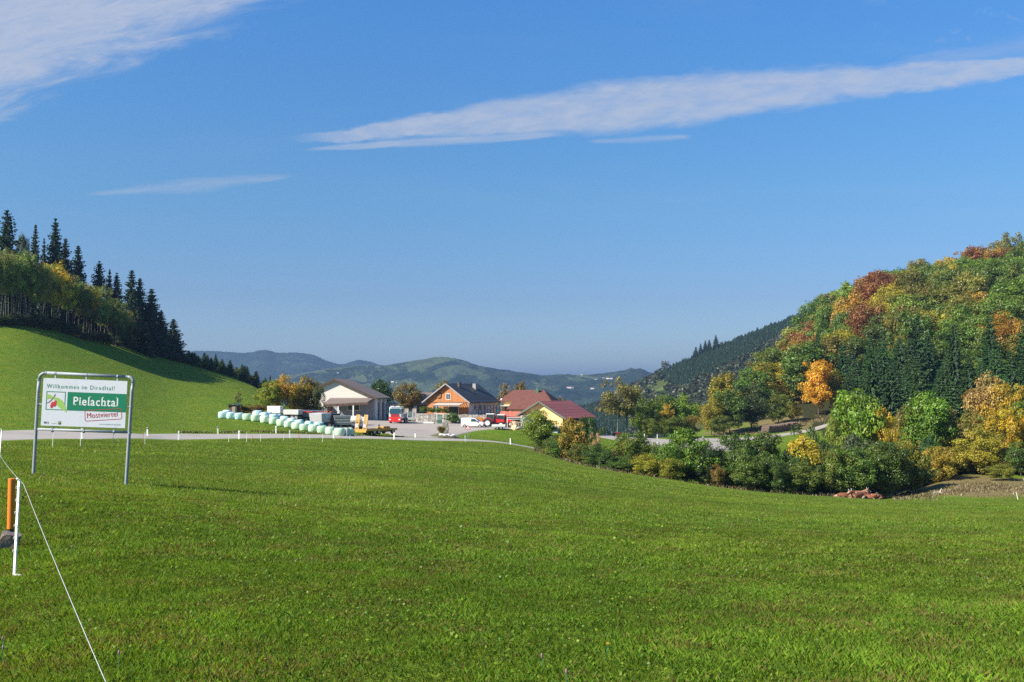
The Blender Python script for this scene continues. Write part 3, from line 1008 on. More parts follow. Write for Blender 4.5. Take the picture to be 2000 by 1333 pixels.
# --- named trees near the farm and along the meadow edge
T = [
 # name kind u vtop d width colour label category
 ('maple_tree', 'dense', 528, 744, 176, 58, YGR, 'yellow-green maple at the left end of the trees behind the wrapped bales'),
 ('maple_tree', 'dense', 552, 733, 178, 54, (0.34, 0.22, 0.014), 'bright yellow and orange maple in the middle of the trees behind the bales'),
 ('maple_tree', 'dense', 583, 752, 182, 40, (0.13, 0.11, 0.018), 'dull olive low tree between the yellow maples behind the bales'),
 ('maple_tree', 'dense', 600, 737, 184, 42, (0.21, 0.16, 0.016), 'golden maple nearest the white barn gable'),
 ('shrub', 'dense', 622, 755, 183, 26, (0.06, 0.08, 0.018), 'small dark green shrub in front of the white barn gable'),
 ('sapling', 'thin', 466, 766, 168, 17, (0.12, 0.13, 0.03), 'thin young tree behind the small wooden hut'),
 ('shrub', 'dense', 478, 790, 160, 40, (0.13, 0.10, 0.03), 'low brown scrub between the hut and the yellow maples'),
 ('shrub', 'dense', 505, 790, 168, 36, (0.15, 0.11, 0.03), 'low rusty scrub at the foot of the yellow maples'),
 ('broadleaf_tree', 'egg', 744, 742, 240, 48, (0.035, 0.070, 0.020), 'dark green tree with an orange top behind the barn roof'),
 ('oak_tree', 'round', 795, 749, 226, 50, (0.13, 0.095, 0.022), 'brown-green round tree standing alone between barn and wooden house'),
 ('oak_tree', 'round', 866, 745, 250, 32, (0.15, 0.12, 0.022), 'brownish tree rising behind the ridge of the wooden house'),
 ('broadleaf_tree', 'thin', 984, 750, 252, 26, (0.17, 0.13, 0.04), 'pale brown tree between the dark roof and the tiled roof'),
 ('broadleaf_tree', 'round', 1020, 748, 255, 34, (0.12, 0.09, 0.022), 'olive brown tree behind the ridge of the tiled farmhouse'),
 ('broadleaf_tree', 'dense', 1096, 778, 258, 26, (0.10, 0.075, 0.03), 'low reddish brown tree just above the red sheet roof'),
 ('maple_tree', 'round', 1050, 802, 158, 66, (0.13, 0.175, 0.014), 'bright yellow-green tree at the left end of the thicket below the yellow house'),
 ('maple_tree', 'egg', 1118, 818, 141, 62, (0.20, 0.15, 0.02), 'orange-topped tree in the thicket below the red sheet roof'),
 ('hazel_bush', 'dense', 1086, 850, 152, 50, (0.07, 0.095, 0.018), 'olive bush between the yellow-green and the orange-topped tree'),
 ('alder_tree', 'dense', 1148, 815, 152, 44, (0.045, 0.085, 0.016), 'dark green tree right of the orange-topped one'),
 ('elder_bush', 'dense', 1163, 846, 145, 26, (0.30, 0.20, 0.09), 'pinkish tan bush poking out of the thicket'),
 ('hazel_bush', 'dense', 1170, 868, 134, 60, (0.045, 0.085, 0.014), 'dark green low bush at the meadow edge under the pinkish bush'),
 ('hazel_bush', 'dense', 1128, 868, 138, 46, (0.09, 0.10, 0.016), 'olive low bush at the meadow edge under the orange-topped tree'),
 ('hazel_bush', 'dense', 1200, 880, 136, 34, (0.14, 0.12, 0.03), 'brownish low bush between two dark green ones'),
 ('maple_tree', 'dense', 1234, 846, 136, 84, (0.085, 0.125, 0.014), 'green tree with an orange left shoulder in front of the lane'),
 ('maple_tree', 'dense', 1219, 852, 138, 30, (0.26, 0.17, 0.02), 'small orange tree against the left side of a green one'),
 ('hazel_bush', 'dense', 1262, 886, 128, 56, (0.20, 0.20, 0.015), 'yellow-leaved bush at the foot of the green tree by the lane'),
 ('hazel_bush', 'dense', 1283, 872, 134, 44, (0.055, 0.09, 0.014), 'dark green bush in front of the grey lane'),
 ('ash_tree', 'dense', 1335, 838, 130, 116, (0.080, 0.145, 0.013), 'big bright green tree bulging over the lane'),
 ('hazel_bush', 'dense', 1306, 895, 126, 50, (0.17, 0.18, 0.015), 'yellow-green bush under the big bright green tree'),
 ('alder_tree', 'dense', 1374, 872, 128, 48, (0.030, 0.058, 0.013), 'very dark green tree against the big bright one'),
 ('hazel_bush', 'dense', 1398, 905, 127, 34, (0.17, 0.12, 0.025), 'small rusty yellow bush in the gap before the next thicket'),
 ('alder_tree', 'dense', 1440, 848, 131, 84, (0.045, 0.080, 0.015), 'dark green rounded tree in front of the rail fence'),
 ('alder_tree', 'egg', 1492, 846, 133, 84, (0.060, 0.090, 0.018), 'tall olive tree in the middle of the right thicket'),
 ('hazel_bush', 'dense', 1462, 888, 126, 78, (0.065, 0.105, 0.014), 'leafy mid-green bush low at the meadow edge'),
 ('hazel_bush', 'dense', 1512, 902, 126, 60, (0.050, 0.085, 0.014), 'dark bush at the meadow edge beside the yellow tree'),
 ('alder_tree', 'dense', 1570, 832, 145, 74, (0.055, 0.085, 0.018), 'olive green tree rising behind the yellow one'),
 ('maple_tree', 'egg', 1566, 852, 132, 72, (0.30, 0.24, 0.016), 'bright yellow tree standing in the dark right thicket'),
 ('hazel_bush', 'dense', 1560, 905, 127, 74, (0.085, 0.115, 0.014), 'green and yellow bush below the bright yellow tree'),
 ('alder_tree', 'dense', 1610, 868, 136, 60, (0.030, 0.052, 0.014), 'shadowy dark tree between the yellow and the lime tree'),
 ('ash_tree', 'round', 1668, 764, 152, 104, (0.115, 0.185, 0.014), 'tall lime green ash behind the lying cattle'),
 ('ash_tree', 'dense', 1630, 820, 146, 62, (0.13, 0.17, 0.02), 'pale lime bush leaning left of the tall lime ash'),
 ('alder_tree', 'egg', 1672, 850, 137, 70, (0.060, 0.080, 0.030), 'grey-green tree directly behind the lying cattle'),
 ('hazel_bush', 'dense', 1622, 918, 132, 58, (0.090, 0.115, 0.018), 'light olive bush left of the cattle'),
 ('maple_tree', 'egg', 1722, 800, 150, 56, (0.40, 0.24, 0.012), 'slender orange-yellow tree right of the lime ash'),
 ('maple_tree', 'dense', 1745, 838, 146, 66, (0.24, 0.18, 0.016), 'golden bushy tree at the meadow edge right of the cattle'),
 ('hazel_bush', 'dense', 1722, 920, 134, 70, (0.20, 0.17, 0.018), 'yellow-brown bush right behind the cattle'),
 ('hazel_bush', 'dense', 1768, 905, 136, 54, (0.14, 0.14, 0.018), 'olive yellow bush left of the bare bank'),
 ('ash_tree', 'round', 1812, 768, 160, 84, (0.090, 0.165, 0.014), 'fresh green ash standing above the bare bank'),
 ('maple_tree', 'dense', 1772, 790, 162, 60, (0.15, 0.13, 0.022), 'olive brown tree between the orange and the fresh green tree'),
 ('alder_tree', 'egg', 1812, 850, 150, 40, (0.035, 0.085, 0.022), 'small dark green tree left of the bare bank'),
 ('maple_tree', 'dense', 1832, 872, 146, 66, (0.24, 0.19, 0.020), 'rounded yellow bush on the left edge of the bare bank'),
 ('willow_tree', 'dense', 1868, 800, 160, 84, (0.17, 0.145, 0.030), 'dull tan bushy tree above the middle of the bare bank'),
 ('willow_tree', 'dense', 1925, 732, 176, 92, (0.25, 0.17, 0.050), 'tall pinkish brown tree on the slope at the right'),
 ('maple_tree', 'dense', 1968, 752, 172, 90, (0.28, 0.20, 0.018), 'large golden tree at the right side of the slope'),
 ('willow_tree', 'dense', 1915, 838, 150, 92, (0.22, 0.20, 0.020), 'wide yellow-green willow standing on top of the bare bank'),
 ('maple_tree', 'dense', 1960, 800, 158, 80, (0.30, 0.22, 0.014), 'bright golden crown above the wide willow'),
 ('alder_tree', 'dense', 1990, 862, 146, 64, (0.06, 0.10, 0.016), 'green bushy tree at the right edge of the bank'),
 ('hazel_bush', 'dense', 1952, 905, 141, 54, (0.14, 0.15, 0.018), 'low olive bush right on the brow of the bank'),
 ('maple_tree', 'dense', 2022, 800, 158, 90, (0.30, 0.22, 0.016), 'golden tree cut by the right edge of the view'),
 ('silver_birch', 'thin', 1205, 738, 222, 76, (0.135, 0.125, 0.035), 'tall wispy birch with sparse brownish leaves beside the lane'),
 ('silver_birch', 'thin', 1222, 752, 226, 60, (0.115, 0.120, 0.032), 'slightly lower birch touching the tall wispy one'),
 ('maple_tree', 'dense', 1262, 778, 232, 56, (0.085, 0.135, 0.014), 'green bushy tree right of the wispy birches'),
 ('maple_tree', 'dense', 1298, 772, 236, 52, (0.085, 0.135, 0.016), 'mid green tree in the middle of the clump beyond the lane'),
 ('maple_tree', 'dense', 1300, 790, 228, 34, (0.28, 0.20, 0.02), 'orange-yellow young tree in the clump beyond the lane'),
 ('maple_tree', 'dense', 1330, 770, 238, 60, (0.12, 0.19, 0.012), 'bright lime tree in the clump beyond the lane'),
 ('hazel_bush', 'dense', 1316, 815, 222, 70, (0.075, 0.105, 0.016), 'dark green bush low in the clump beyond the lane'),
 ('hazel_bush', 'dense', 1268, 818, 222, 44, (0.10, 0.13, 0.018), 'yellowish green bush low beside the wispy birches'),
 ('hazel_bush', 'dense', 1352, 812, 226, 34, (0.16, 0.12, 0.02), 'russet bush at the right end of the clump beyond the lane'),
 ('hazel_bush', 'dense', 1178, 834, 224, 26, (0.045, 0.075, 0.016), 'small dark bush at the left end of the lane'),
 ('maple_tree', 'egg', 1412, 730, 262, 62, (0.19, 0.17, 0.016), 'yellow-green tree at the left end of the right-hand wood'),
 ('maple_tree', 'dense', 1388, 780, 252, 46, (0.20, 0.17, 0.016), 'yellowish bushy tree beyond the end of the rail fence'),
 ('ash_tree', 'dense', 1425, 762, 256, 70, (0.055, 0.095, 0.014), 'deep green tree above the gravel track'),
 ('oak_tree', 'dense', 1466, 750, 262, 84, (0.050, 0.070, 0.022), 'dark broad oak with rusty tints above the gravel track'),
 ('beech_tree', 'dense', 1520, 770, 275, 54, (0.10, 0.13, 0.016), 'yellowish green tree left of the orange beech'),
 ('hazel_bush', 'dense', 1548, 785, 276, 34, (0.34, 0.24, 0.03), 'small orange-yellow tree on the edge of the wood above the log pile'),
 ('beech_tree', 'egg', 1598, 706, 284, 66, (0.42, 0.225, 0.014), 'large glowing orange beech at the foot of the hillside wood'),
 ('beech_tree', 'dense', 1632, 722, 288, 56, (0.20, 0.165, 0.016), 'olive yellow tree against the right side of the orange beech'),
 ('hazel_bush', 'dense', 1405, 812, 248, 48, (0.085, 0.11, 0.018), 'low green bush at the bend of the gravel track'),
]
for name, kind, u, vt, d, wpx, c, label in T:
    cat = {'hazel_bush': 'bush', 'elder_bush': 'bush', 'shrub': 'bush', 'sapling': 'sapling'}.get(name, 'tree')
    tv(name, kind, u, vt, None, d, wpx, c, label, cat)

random.seed(77)
edge_fn = lambda u: float(np.interp(u, [1060, 1100, 1200, 1300, 1400, 1560, 1700, 1780], [152, 141, 130, 128, 127, 127, 128, 134]))
for i in range(64):
    u = 1072 + 720 * (i + random.uniform(-.35, .35)) / 64
    d = edge_fn(u) + random.choice([2.5, 5.5, 9, 13])
    vt = float(np.interp(u, [1070, 1120, 1170, 1215, 1235, 1270, 1290, 1335, 1400, 1425, 1480, 1620, 1700, 1790], [852, 850, 885, 893, 872, 888, 893, 862, 893, 886, 872, 880, 868, 862])) + random.uniform(-6, 14)
    if d > 136 and 1240 < u < 1440: continue
    p = G(u, d)
    c = random.choice([(.065, .115, .016), (.080, .125, .016), (.045, .080, .014), (.115, .14, .018), (.060, .105, .016)] + ([(.16, .15, .018)] if u > 1500 or 1180 < u < 1330 else []))
    tree('hazel_bush', 'dense', p, max(2.4, (760 - vt) / F * d - p.z), random.uniform(4.5, 6.5), jit(c), 'leafy bush filling the thicket between the bigger trees below the lane', 'bush', 'bushes filling the thicket along the meadow edge')

for i in range(22):
    u = 1790 + 260 * (i + random.uniform(-.3, .3)) / 22
    d = float(np.interp(u, [1790, 1850, 1900, 2050], [143, 152, 152, 145])) + random.choice([1, 4])
    tree('hazel_bush', 'dense', G(u, d), random.uniform(2.2, 4), random.uniform(4.5, 6), jit(random.choice([(.14, .13, .018), (.09, .11, .016), (.20, .16, .02), (.06, .085, .016)])),
         'leafy bush on the brow of the bare bank under the golden trees', 'bush', 'bushes along the brow of the bare bank')

# --- left wood: slim birches along the meadow, spruces behind and at the right end
edge_u = [-120, 0, 100, 200, 270, 340]
edge_d = [200, 208, 220, 234, 250, 272]
GB = 'slim pale-stemmed birches along the left wood'
for r_, off in ((0, 1.5), (1, 6), (2, 11)):
    n_ = (30, 26, 22)[r_]
    for i in range(n_):
        u = -70 + (315 + r_ * 5) * (i + random.uniform(-.35, .35)) / n_
        d = float(np.interp(u, edge_u, edge_d)) + off + random.uniform(-1.5, 1.5)
        vt = float(np.interp(u, [-100, 0, 60, 120, 200, 260], [455, 478, 488, 530, 570, 625])) + random.uniform(-6, 20) - r_ * 3
        c = random.choice([(0.17, 0.20, 0.045), (0.14, 0.17, 0.04), (0.24, 0.22, 0.03), (0.12, 0.15, 0.04)] + ([(0.36, 0.26, 0.02)] if 90 < u < 215 else []))
        p = G(u, d)
        h = (760 - vt) / F * d - p.z
        tree('birch_tree', 'thin' if i % 3 == 1 else 'birch', p, max(6, h) * random.uniform(.86, 1.03), random.uniform(4.5, 7.0), jit(c, .3), 'birch row%d' % r_, 'tree', GB, 0.07)
for r_, w__ in enumerate(('front', 'middle', 'rear')):
    relabel(GB, 'slim pale-stemmed birch, %s from the left in the ' + w__ + ' row of the left wood', 'birch row%d' % r_)
GU = 'bushes under the left wood'
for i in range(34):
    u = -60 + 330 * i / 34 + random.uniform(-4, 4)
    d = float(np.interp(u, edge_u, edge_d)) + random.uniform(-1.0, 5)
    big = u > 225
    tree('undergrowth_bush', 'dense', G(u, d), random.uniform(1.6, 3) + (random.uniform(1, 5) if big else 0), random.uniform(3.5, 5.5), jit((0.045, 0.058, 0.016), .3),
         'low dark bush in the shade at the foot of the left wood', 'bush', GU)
SPN = [(8, 408, 250, 62, 'open_spruce', 'tall thin-branched spruce cut by the left edge of the view'), (60, 434, 262, 26, 'spruce', 'slender spruce standing clear left of the tallest spruce'),
       (80, 462, 268, 18, 'spruce', 'small spruce top left of the tallest spruce'),
       (104, 425, 256, 44, 'spruce', 'tallest spruce with a dense tip on the left skyline'), (124, 462, 262, 36, 'spruce', 'spruce leaning against the right side of the tallest one'),
       (147, 476, 265, 38, 'spruce', 'rounded spruce right of the tallest pair'), (187, 508, 268, 40, 'open_spruce', 'loose-branched spruce above the yellow birches'),
       (209, 523, 270, 20, 'spruce', 'narrow spruce top in the dip of the left skyline'), (224, 532, 268, 34, 'spruce', 'spruce at the right end of the birches'),
       (254, 525, 262, 42, 'spruce', 'high spruce right of the birches with its neighbour grown against it'), (270, 541, 266, 36, 'spruce', 'second of the two high spruces right of the birches'),
       (293, 562, 266, 46, 'spruce', 'broad dark spruce stepping down the slope'), (313, 606, 268, 36, 'spruce', 'lower spruce between the broad one and the last one'),
       (336, 622, 274, 38, 'spruce', 'last pointed spruce at the lower end of the left wood'),
       (36, 458, 270, 24, 'round', 'small rounded broadleaf tree on the left skyline')]
for u, vt, d, wpx, kd, lab in SPN:
    if kd == 'round':
        tv('broadleaf_tree', 'round', u, vt, None, d, wpx, (0.06, 0.08, 0.03), lab)
    else:
        tv('spruce_tree', kd, u, vt, None, d, wpx * 1.6, SPR, lab)
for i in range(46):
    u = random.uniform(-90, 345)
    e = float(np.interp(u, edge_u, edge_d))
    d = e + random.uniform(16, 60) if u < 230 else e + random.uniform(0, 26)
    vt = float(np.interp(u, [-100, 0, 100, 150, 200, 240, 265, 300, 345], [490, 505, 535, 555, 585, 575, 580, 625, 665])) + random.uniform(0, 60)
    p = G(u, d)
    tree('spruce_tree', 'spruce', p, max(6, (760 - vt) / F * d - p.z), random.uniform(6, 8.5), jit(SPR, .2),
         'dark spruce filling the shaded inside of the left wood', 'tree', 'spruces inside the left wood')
for i in range(26):
    u = 352 + 165 * (i / 25) + random.uniform(-3, 3)
    d = 276 + (u - 350) * 0.12 + (i % 3) * 5
    vt = float(np.interp(u, [350, 380, 420, 450, 480, 515], [684, 684, 694, 702, 712, 732])) + random.uniform(-3, 12)
    p = G(u, d)
    lt = i % 5 == 1
    tree('spruce_tree' if not lt else 'broadleaf_tree', 'spruce' if not lt else 'dense', p, max(3, (760 - vt) / F * d - p.z) * (0.7 if lt else 1), random.uniform(3.2, 4.6),
         jit(SPL if not lt else (0.09, 0.11, 0.02), .2), ('young spruce in the row running down behind the left meadow' if not lt else 'light green bushy tree in the row of young spruces'),
         'tree', 'young trees in the row behind the left meadow')
tv('spruce_tree', 'spruce', 527, 732, None, 262, 14, SPL, 'single small spruce top left of the yellow maples')

# --- right wood on the hillside
random.seed(21)
cells = []
d = 286.0
while d < 500:
    umin = float(np.interp(d, [286, 300, 330, 370, 400, 440, 500], [1385, 1400, 1452, 1500, 1530, 1562, 1600]))
    if d < 300: umin = 1640
    step_u = 12.2 / d * F
    u = umin + random.uniform(0, step_u)
    while u < 2110:
        cells.append((u + random.uniform(-.3, .3) * step_u, d + random.uniform(-4.5, 4.5)))
        u += step_u * random.uniform(0.85, 1.15)
    d += 12.0
# slope between the thicket and the wood at the right
d = 168.0
while d < 286:
    umin = float(np.interp(d, [168, 190, 230, 286], [1780, 1700, 1660, 1640]))
    step_u = 9.5 / d * F
    u = umin + random.uniform(0, step_u)
    while u < 2110:
        cells.append((u, d + random.uniform(-3, 3)))
        u += step_u * random.uniform(0.9, 1.15)
    d += 11.5
print('right wood candidates', len(cells))
RW = 'autumn trees of the right hillside wood'
kinds_rw = {
 'rust': ('beech_tree', 'rusty red-brown beech crown in the right hillside wood'),
 'orange': ('beech_tree', 'orange beech crown in the right hillside wood'),
 'yellow': ('maple_tree', 'yellow maple crown in the right hillside wood'),
 'green': ('broadleaf_tree', 'green broadleaf crown in the right hillside wood'),
 'lgreen': ('broadleaf_tree', 'light green broadleaf crown in the right hillside wood'),
 'olive': ('broadleaf_tree', 'olive-brown broadleaf crown in the right hillside wood'),
 'spruce': ('spruce_tree', 'dark spruce in the conifer belt of the right hillside wood'),
}
rust_spots = [(1700, 575, 34), (1685, 630, 34), (1780, 525, 20), (1905, 490, 34), (1965, 505, 34), (1570, 665, 28)]
orange_spots = [(1920, 600, 40), (1940, 650, 36), (1800, 655, 22), (1720, 690, 34), (1575, 690, 26), (1870, 690, 26), (1760, 700, 26), (1540, 790, 16)]
yellow_spots = [(1740, 600, 26), (1640, 700, 22), (1810, 640, 22), (1870, 530, 26), (1500, 760, 22)]
shown = 0
for u, d in cells:
    p = G(u, d)
    vb = 760 - p.z / d * F
    hgt = random.uniform(14.5, 22)
    vm = vb - hgt / d * F * 0.6           # middle of the crown as seen from the meadow
    spruce_belt = (1580 < u) and (abs(vm - float(np.interp(u, [1580, 1700, 1850, 2000, 2100], [755, 745, 752, 712, 690]))) < float(np.interp(u, [1600, 1680, 1900], [20, 58, 54])))
    nearest = lambda S: any((u - a) ** 2 + (vm - b) ** 2 < r_ * r_ * 0.85 for a, b, r_ in S)
    if spruce_belt and random.random() < 0.97: k_ = 'spruce'
    elif nearest(rust_spots): k_ = random.choice(['rust', 'rust', 'orange', 'olive'])
    elif nearest(orange_spots): k_ = random.choice(['orange', 'olive', 'green', 'green'])
    elif nearest(yellow_spots): k_ = 'yellow'
    elif d < 286: k_ = random.choice(['olive', 'yellow', 'green', 'olive'])
    else: k_ = random.choice(['green', 'green', 'green', 'green', 'green', 'lgreen', 'lgreen', 'green', 'green', 'olive', 'olive'] + (['spruce'] if d < 370 else []))
    nm, lab = kinds_rw[k_]
    zone = ('in the skyline tier' if d > 440 else 'in the upper tier' if d > 380 else 'in the middle tier' if d > 320 else 'in the lower tier' if d > 280 else 'in the bottom tier')
    side = 'left' if u < 1640 else 'middle' if u < 1800 else 'right' if u < 1930 else 'far right'
    lab = lab.replace(' high in the right hillside wood', '').replace(' in the right hillside wood', '').replace(' in the conifer belt of the right hillside wood', '').replace(' in the conifer belt of', ' of').replace(' of the right hillside wood', '') + ' ' + zone + ' of hillside wood, ' + side
    colr = {'rust': (0.17, 0.078, 0.020), 'orange': (0.25, 0.150, 0.018), 'yellow': (0.24, 0.21, 0.016), 'green': (0.070, 0.115, 0.014), 'lgreen': (0.120, 0.170, 0.016),
            'olive': (0.140, 0.135, 0.020), 'spruce': SPL}[k_]
    if k_ == 'spruce':
        tree(nm, 'spruce', p, hgt * random.uniform(.75, 1.15), random.uniform(8, 11.5), jit(colr, .2), lab, 'tree', RW)
    else:
        if d < 286: hgt = random.uniform(7, 11)
        tree(nm, random.choice(['dense', 'round', 'egg']), p, hgt, random.uniform(13.5, 18) * (0.72 if d < 286 else 1), jit(colr, .22), lab, 'tree', RW)
# far spruces on the shaded right end, and single ones
tv('spruce_tree', 'bare_spruce', 1772, 722, None, 292, 22, (0.15, 0.075, 0.035), 'dead reddish brown spruce in the conifer belt')
tv('broadleaf_tree', 'thin', 1975, 455, None, 455, 60, (0.13, 0.14, 0.04), 'loose thin-leaved tree sticking up at the top right skyline')

relabel(GU, 'low dark bush, %s from the left at the foot of the left wood')
relabel('spruces inside the left wood', 'dark spruce inside the left wood, %s from the left')
relabel('young trees in the row behind the left meadow', 'young spruce, %s from the left in the row running down behind the left meadow', 'spruce in')
relabel('young trees in the row behind the left meadow', 'light green bushy tree, %s from the left among the young spruces', 'light')
relabel('bushes filling the thicket along the meadow edge', 'leafy filler bush, %s from the left in the thicket below the lane')
relabel('bushes along the brow of the bare bank', 'leafy bush, %s from the left on the brow of the bare bank')
for o_ in [o for o in bpy.data.objects if o.get('group') == RW and o.parent is None]:
    o_['zone'] = o_['label']
for z_ in sorted({o['zone'] for o in bpy.data.objects if o.get('group') == RW and o.parent is None}):
    L_ = sorted([o for o in bpy.data.objects if o.get('group') == RW and o.parent is None and o['zone'] == z_], key=lambda o: o.location.x / o.location.y)
    if len(L_) > 1:
        for i, o in enumerate(L_): o['label'] = z_ + ', %s from left' % nth(i + 1)
for o_ in bpy.data.objects:
    if 'zone' in o_: del o_['zone']

# --- wooded hill further back: one mass of trees, too many to tell apart
def lowpoly_forest(name, pts, mat, seed, conifer=True):
    g = np.random.default_rng(seed)
    Vs, Fs, Vv, Hh = [], [], [], []
    n0 = 0
    for (x, y, z, h, w_) in pts:
        k = 7
        lay = 4 if conifer else 3
        bv = g.uniform(.25, .75); bh = g.random()
        for L_ in range(lay):
            if conifer:
                zb, zt, rb = h * (0.08 + 0.21 * L_), h * (0.42 + 0.195 * L_), w_ * .5 * (1 - 0.23 * L_)
            else:
                zb, zt, rb = h * (0.1 + 0.22 * L_), h * (0.62 + 0.19 * L_), w_ * .5 * (1.0, 1.05, 0.7)[L_]
            a = np.linspace(0, 2 * math.pi, k, endpoint=False) + g.uniform(0, 1)
            rj = rb * g.uniform(.65, 1.2, k)
            ring = np.stack([x + np.cos(a) * rj, y + np.sin(a) * rj, np.full(k, z + zb) + g.uniform(-.05, .05, k) * h], 1)
            if conifer:
                Vs.append(np.vstack([ring, [[x, y, z + zt]]]))
                Fs += [(n0 + i, n0 + (i + 1) % k, n0 + k) for i in range(k)]
                n0 += k + 1
                m_ = k
            else:
                mid = ring.copy(); mid[:, 2] += h * .28; mid[:, :2] = (mid[:, :2] - [x, y]) * g.uniform(.7, 1.05, (k, 1)) + [x, y]
                Vs.append(np.vstack([ring, mid, [[x + g.uniform(-1, 1), y, z + zt]]]))
                for i in range(k):
                    i2 = (i + 1) % k
                    Fs += [(n0 + i, n0 + i2, n0 + k + i2), (n0 + i, n0 + k + i2, n0 + k + i), (n0 + k + i, n0 + k + i2, n0 + 2 * k)]
                n0 += 2 * k + 1
                m_ = 3 * k
            Vv += list(np.clip(bv + g.uniform(-.2, .2, m_), 0, 1)); Hh += [bh] * m_
    me = np_mesh(name, np.vstack(Vs), np.array(Fs), mat, attr={'v': ('FACE', Vv), 'h': ('FACE', Hh)})
    return link_mesh(me, name)


def cluster_forest(name, pts, mat, seed, k=46):
    g = np.random.default_rng(seed)
    T_ = np.array(pts); n = len(T_)
    D = g.normal(size=(n, k, 3)); D /= np.linalg.norm(D, axis=2, keepdims=True)
    rad = g.uniform(.75, 1.05, (n, k, 1))
    C = T_[:, None, :3] + np.array([0, 0, 1.]) * T_[:, 3][:, None, None] * .56
    P = C + D * rad * np.stack([T_[:, 4] * .5, T_[:, 4] * .5, T_[:, 3] * .44], 1)[:, None, :]
    A, B = frames(D.reshape(-1, 3) + [0, 0, .2], g)
    V = quads(P.reshape(-1, 3), A, B, np.repeat(T_[:, 4], k) * g.uniform(.10, .2, n * k), .8)
    v = np.repeat(g.uniform(.25, .75, n), k) + g.uniform(-.2, .2, n * k)
    me = np_mesh(name, V, np.arange(len(V)).reshape(-1, 4), mat, attr={'v': ('FACE', np.clip(v, 0, 1)), 'h': ('FACE', np.repeat(g.uniform(-.6, 1.2, n), k))})
    return link_mesh(me, name)


flat = np.stack([HX.ravel(), HY.ravel(), HZ.ravel()], 1)
UH = 1000 + F * flat[:, 0] / flat[:, 1]; DH = flat[:, 1]; VH = 760 - flat[:, 2] / flat[:, 1] * F
g_ = np.random.default_rng(5)
sel = (UH > 1080) & (UH < 1680) & (DH < 1275)
cand = flat[sel]; uc, vc, dc = UH[sel], VH[sel], DH[sel]
nzv = fbm(cand[:, 0] / 90, cand[:, 1] / 90, 31, 3)
sky_v = np.interp(uc, [1090, 1230, 1300, 1400, 1560], [812, 762, 729, 685, 623])
below = vc - sky_v
conf = ((uc > 1296) & (below < np.interp(uc, [1296, 1340, 1400, 1480, 1560], [8, 52, 46, 36, 18])) & (below > -8)) | (uc < 1225)
pr = np.where(conf, 0.80, np.where(nzv > 0.48, 0.22, np.where(below < 10, 0.12, 0.015)))
pr = np.where(dc < 760, pr * 0.6, pr)
keep = g_.random(len(cand)) < pr * np.clip(dc / 1000, .5, 1.2)
pc = [(x, y, z - 1, g_.uniform(5, 10), g_.uniform(6, 10)) for (x, y, z), c, kq in zip(cand, conf, keep) if kq and c]
pb = [(x, y, z - 1, g_.uniform(6, 11), g_.uniform(7, 12)) for (x, y, z), c, kq in zip(cand, conf, keep) if kq and not c]
print('far hill trees', len(pc), len(pb))
o = lowpoly_forest('forest', pc, M_needle, 3, True); o.color = (0.012, 0.028, 0.010, 1); tag(o, 'mass of dark conifers on the shaded hill behind the lane', None, None, 'stuff')
o = cluster_forest('forest', pb, M_leaf, 4); o.color = (0.045, 0.058, 0.022, 1); tag(o, 'mass of brownish broadleaf trees on the shaded hill behind the lane', None, None, 'stuff')
for i, (u, vt, wpx) in enumerate([(1369, 672, 10), (1378, 666, 12), (1386, 664, 11), (1399, 655, 13), (1359, 678, 12), (1300, 700, 14)]):
    d = 1215
    z = float(np.interp(u, [1300, 1340, 1400], [729, 711, 685]))
    base = at(u, z + 3, d)
    h = (z - vt) / F * d + 3
    if i < 5:
        tree('spruce_tree', 'spruce', base, h, wpx / F * d * 1.7, SPR, ['spruce in the row on the hazy skyline, left of the middle', 'middle spruce of the row on the hazy skyline', 'spruce just left of the tallest on the hazy skyline', 'tallest lone spruce on the hazy skyline behind the lane', 'leftmost low spruce of the row on the hazy skyline'][i], 'tree')
    else:
        tree('broadleaf_tree', 'thin', base, h * .8, 14, (0.05, 0.06, 0.03), 'loose rounded tree on the hazy skyline left of the spruces', 'tree')

# ------------------------------------------------------------------ shared materials for built things
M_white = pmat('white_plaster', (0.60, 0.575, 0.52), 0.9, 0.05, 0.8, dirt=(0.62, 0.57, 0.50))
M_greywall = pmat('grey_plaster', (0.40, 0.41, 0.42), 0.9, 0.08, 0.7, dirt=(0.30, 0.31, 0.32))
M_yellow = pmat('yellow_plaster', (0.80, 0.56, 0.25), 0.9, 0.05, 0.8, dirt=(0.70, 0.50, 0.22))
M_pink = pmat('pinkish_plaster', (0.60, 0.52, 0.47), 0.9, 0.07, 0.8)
M_darkwood = pmat('dark_wood', (0.075, 0.045, 0.03), 0.8, 0.3, 2)
M_orangewood = stripes_mat('orange_boards', (0.32, 0.115, 0.028), (0.46, 0.19, 0.055), 'x', 2.6, 0.7, 0.16, bmp=0.4)
M_greyboards = stripes_mat('grey_boards', (0.20, 0.18, 0.15), (0.32, 0.29, 0.25), 'x', 5, 0.85, 0.2)
M_slate = stripes_mat('dark_roofing', (0.026, 0.024, 0.024), (0.050, 0.047, 0.048), 'z', 2.2, 0.55, 0.35, bmp=0.6)
M_brownroof = stripes_mat('brown_roofing', (0.15, 0.115, 0.10), (0.22, 0.175, 0.155), 'z', 4.5, 0.8, 0.3, rowaxis='y', rowfreq=3)
M_tile = stripes_mat('old_red_tiles', (0.11, 0.038, 0.026), (0.19, 0.070, 0.048), 'z', 5.0, 0.8, 0.3, rowaxis='x', rowfreq=4)
M_redroof = stripes_mat('red_sheet_roofing', (0.26, 0.058, 0.028), (0.34, 0.090, 0.045), 'z', 1.9, 0.45, 0.16, bmp=0.8)
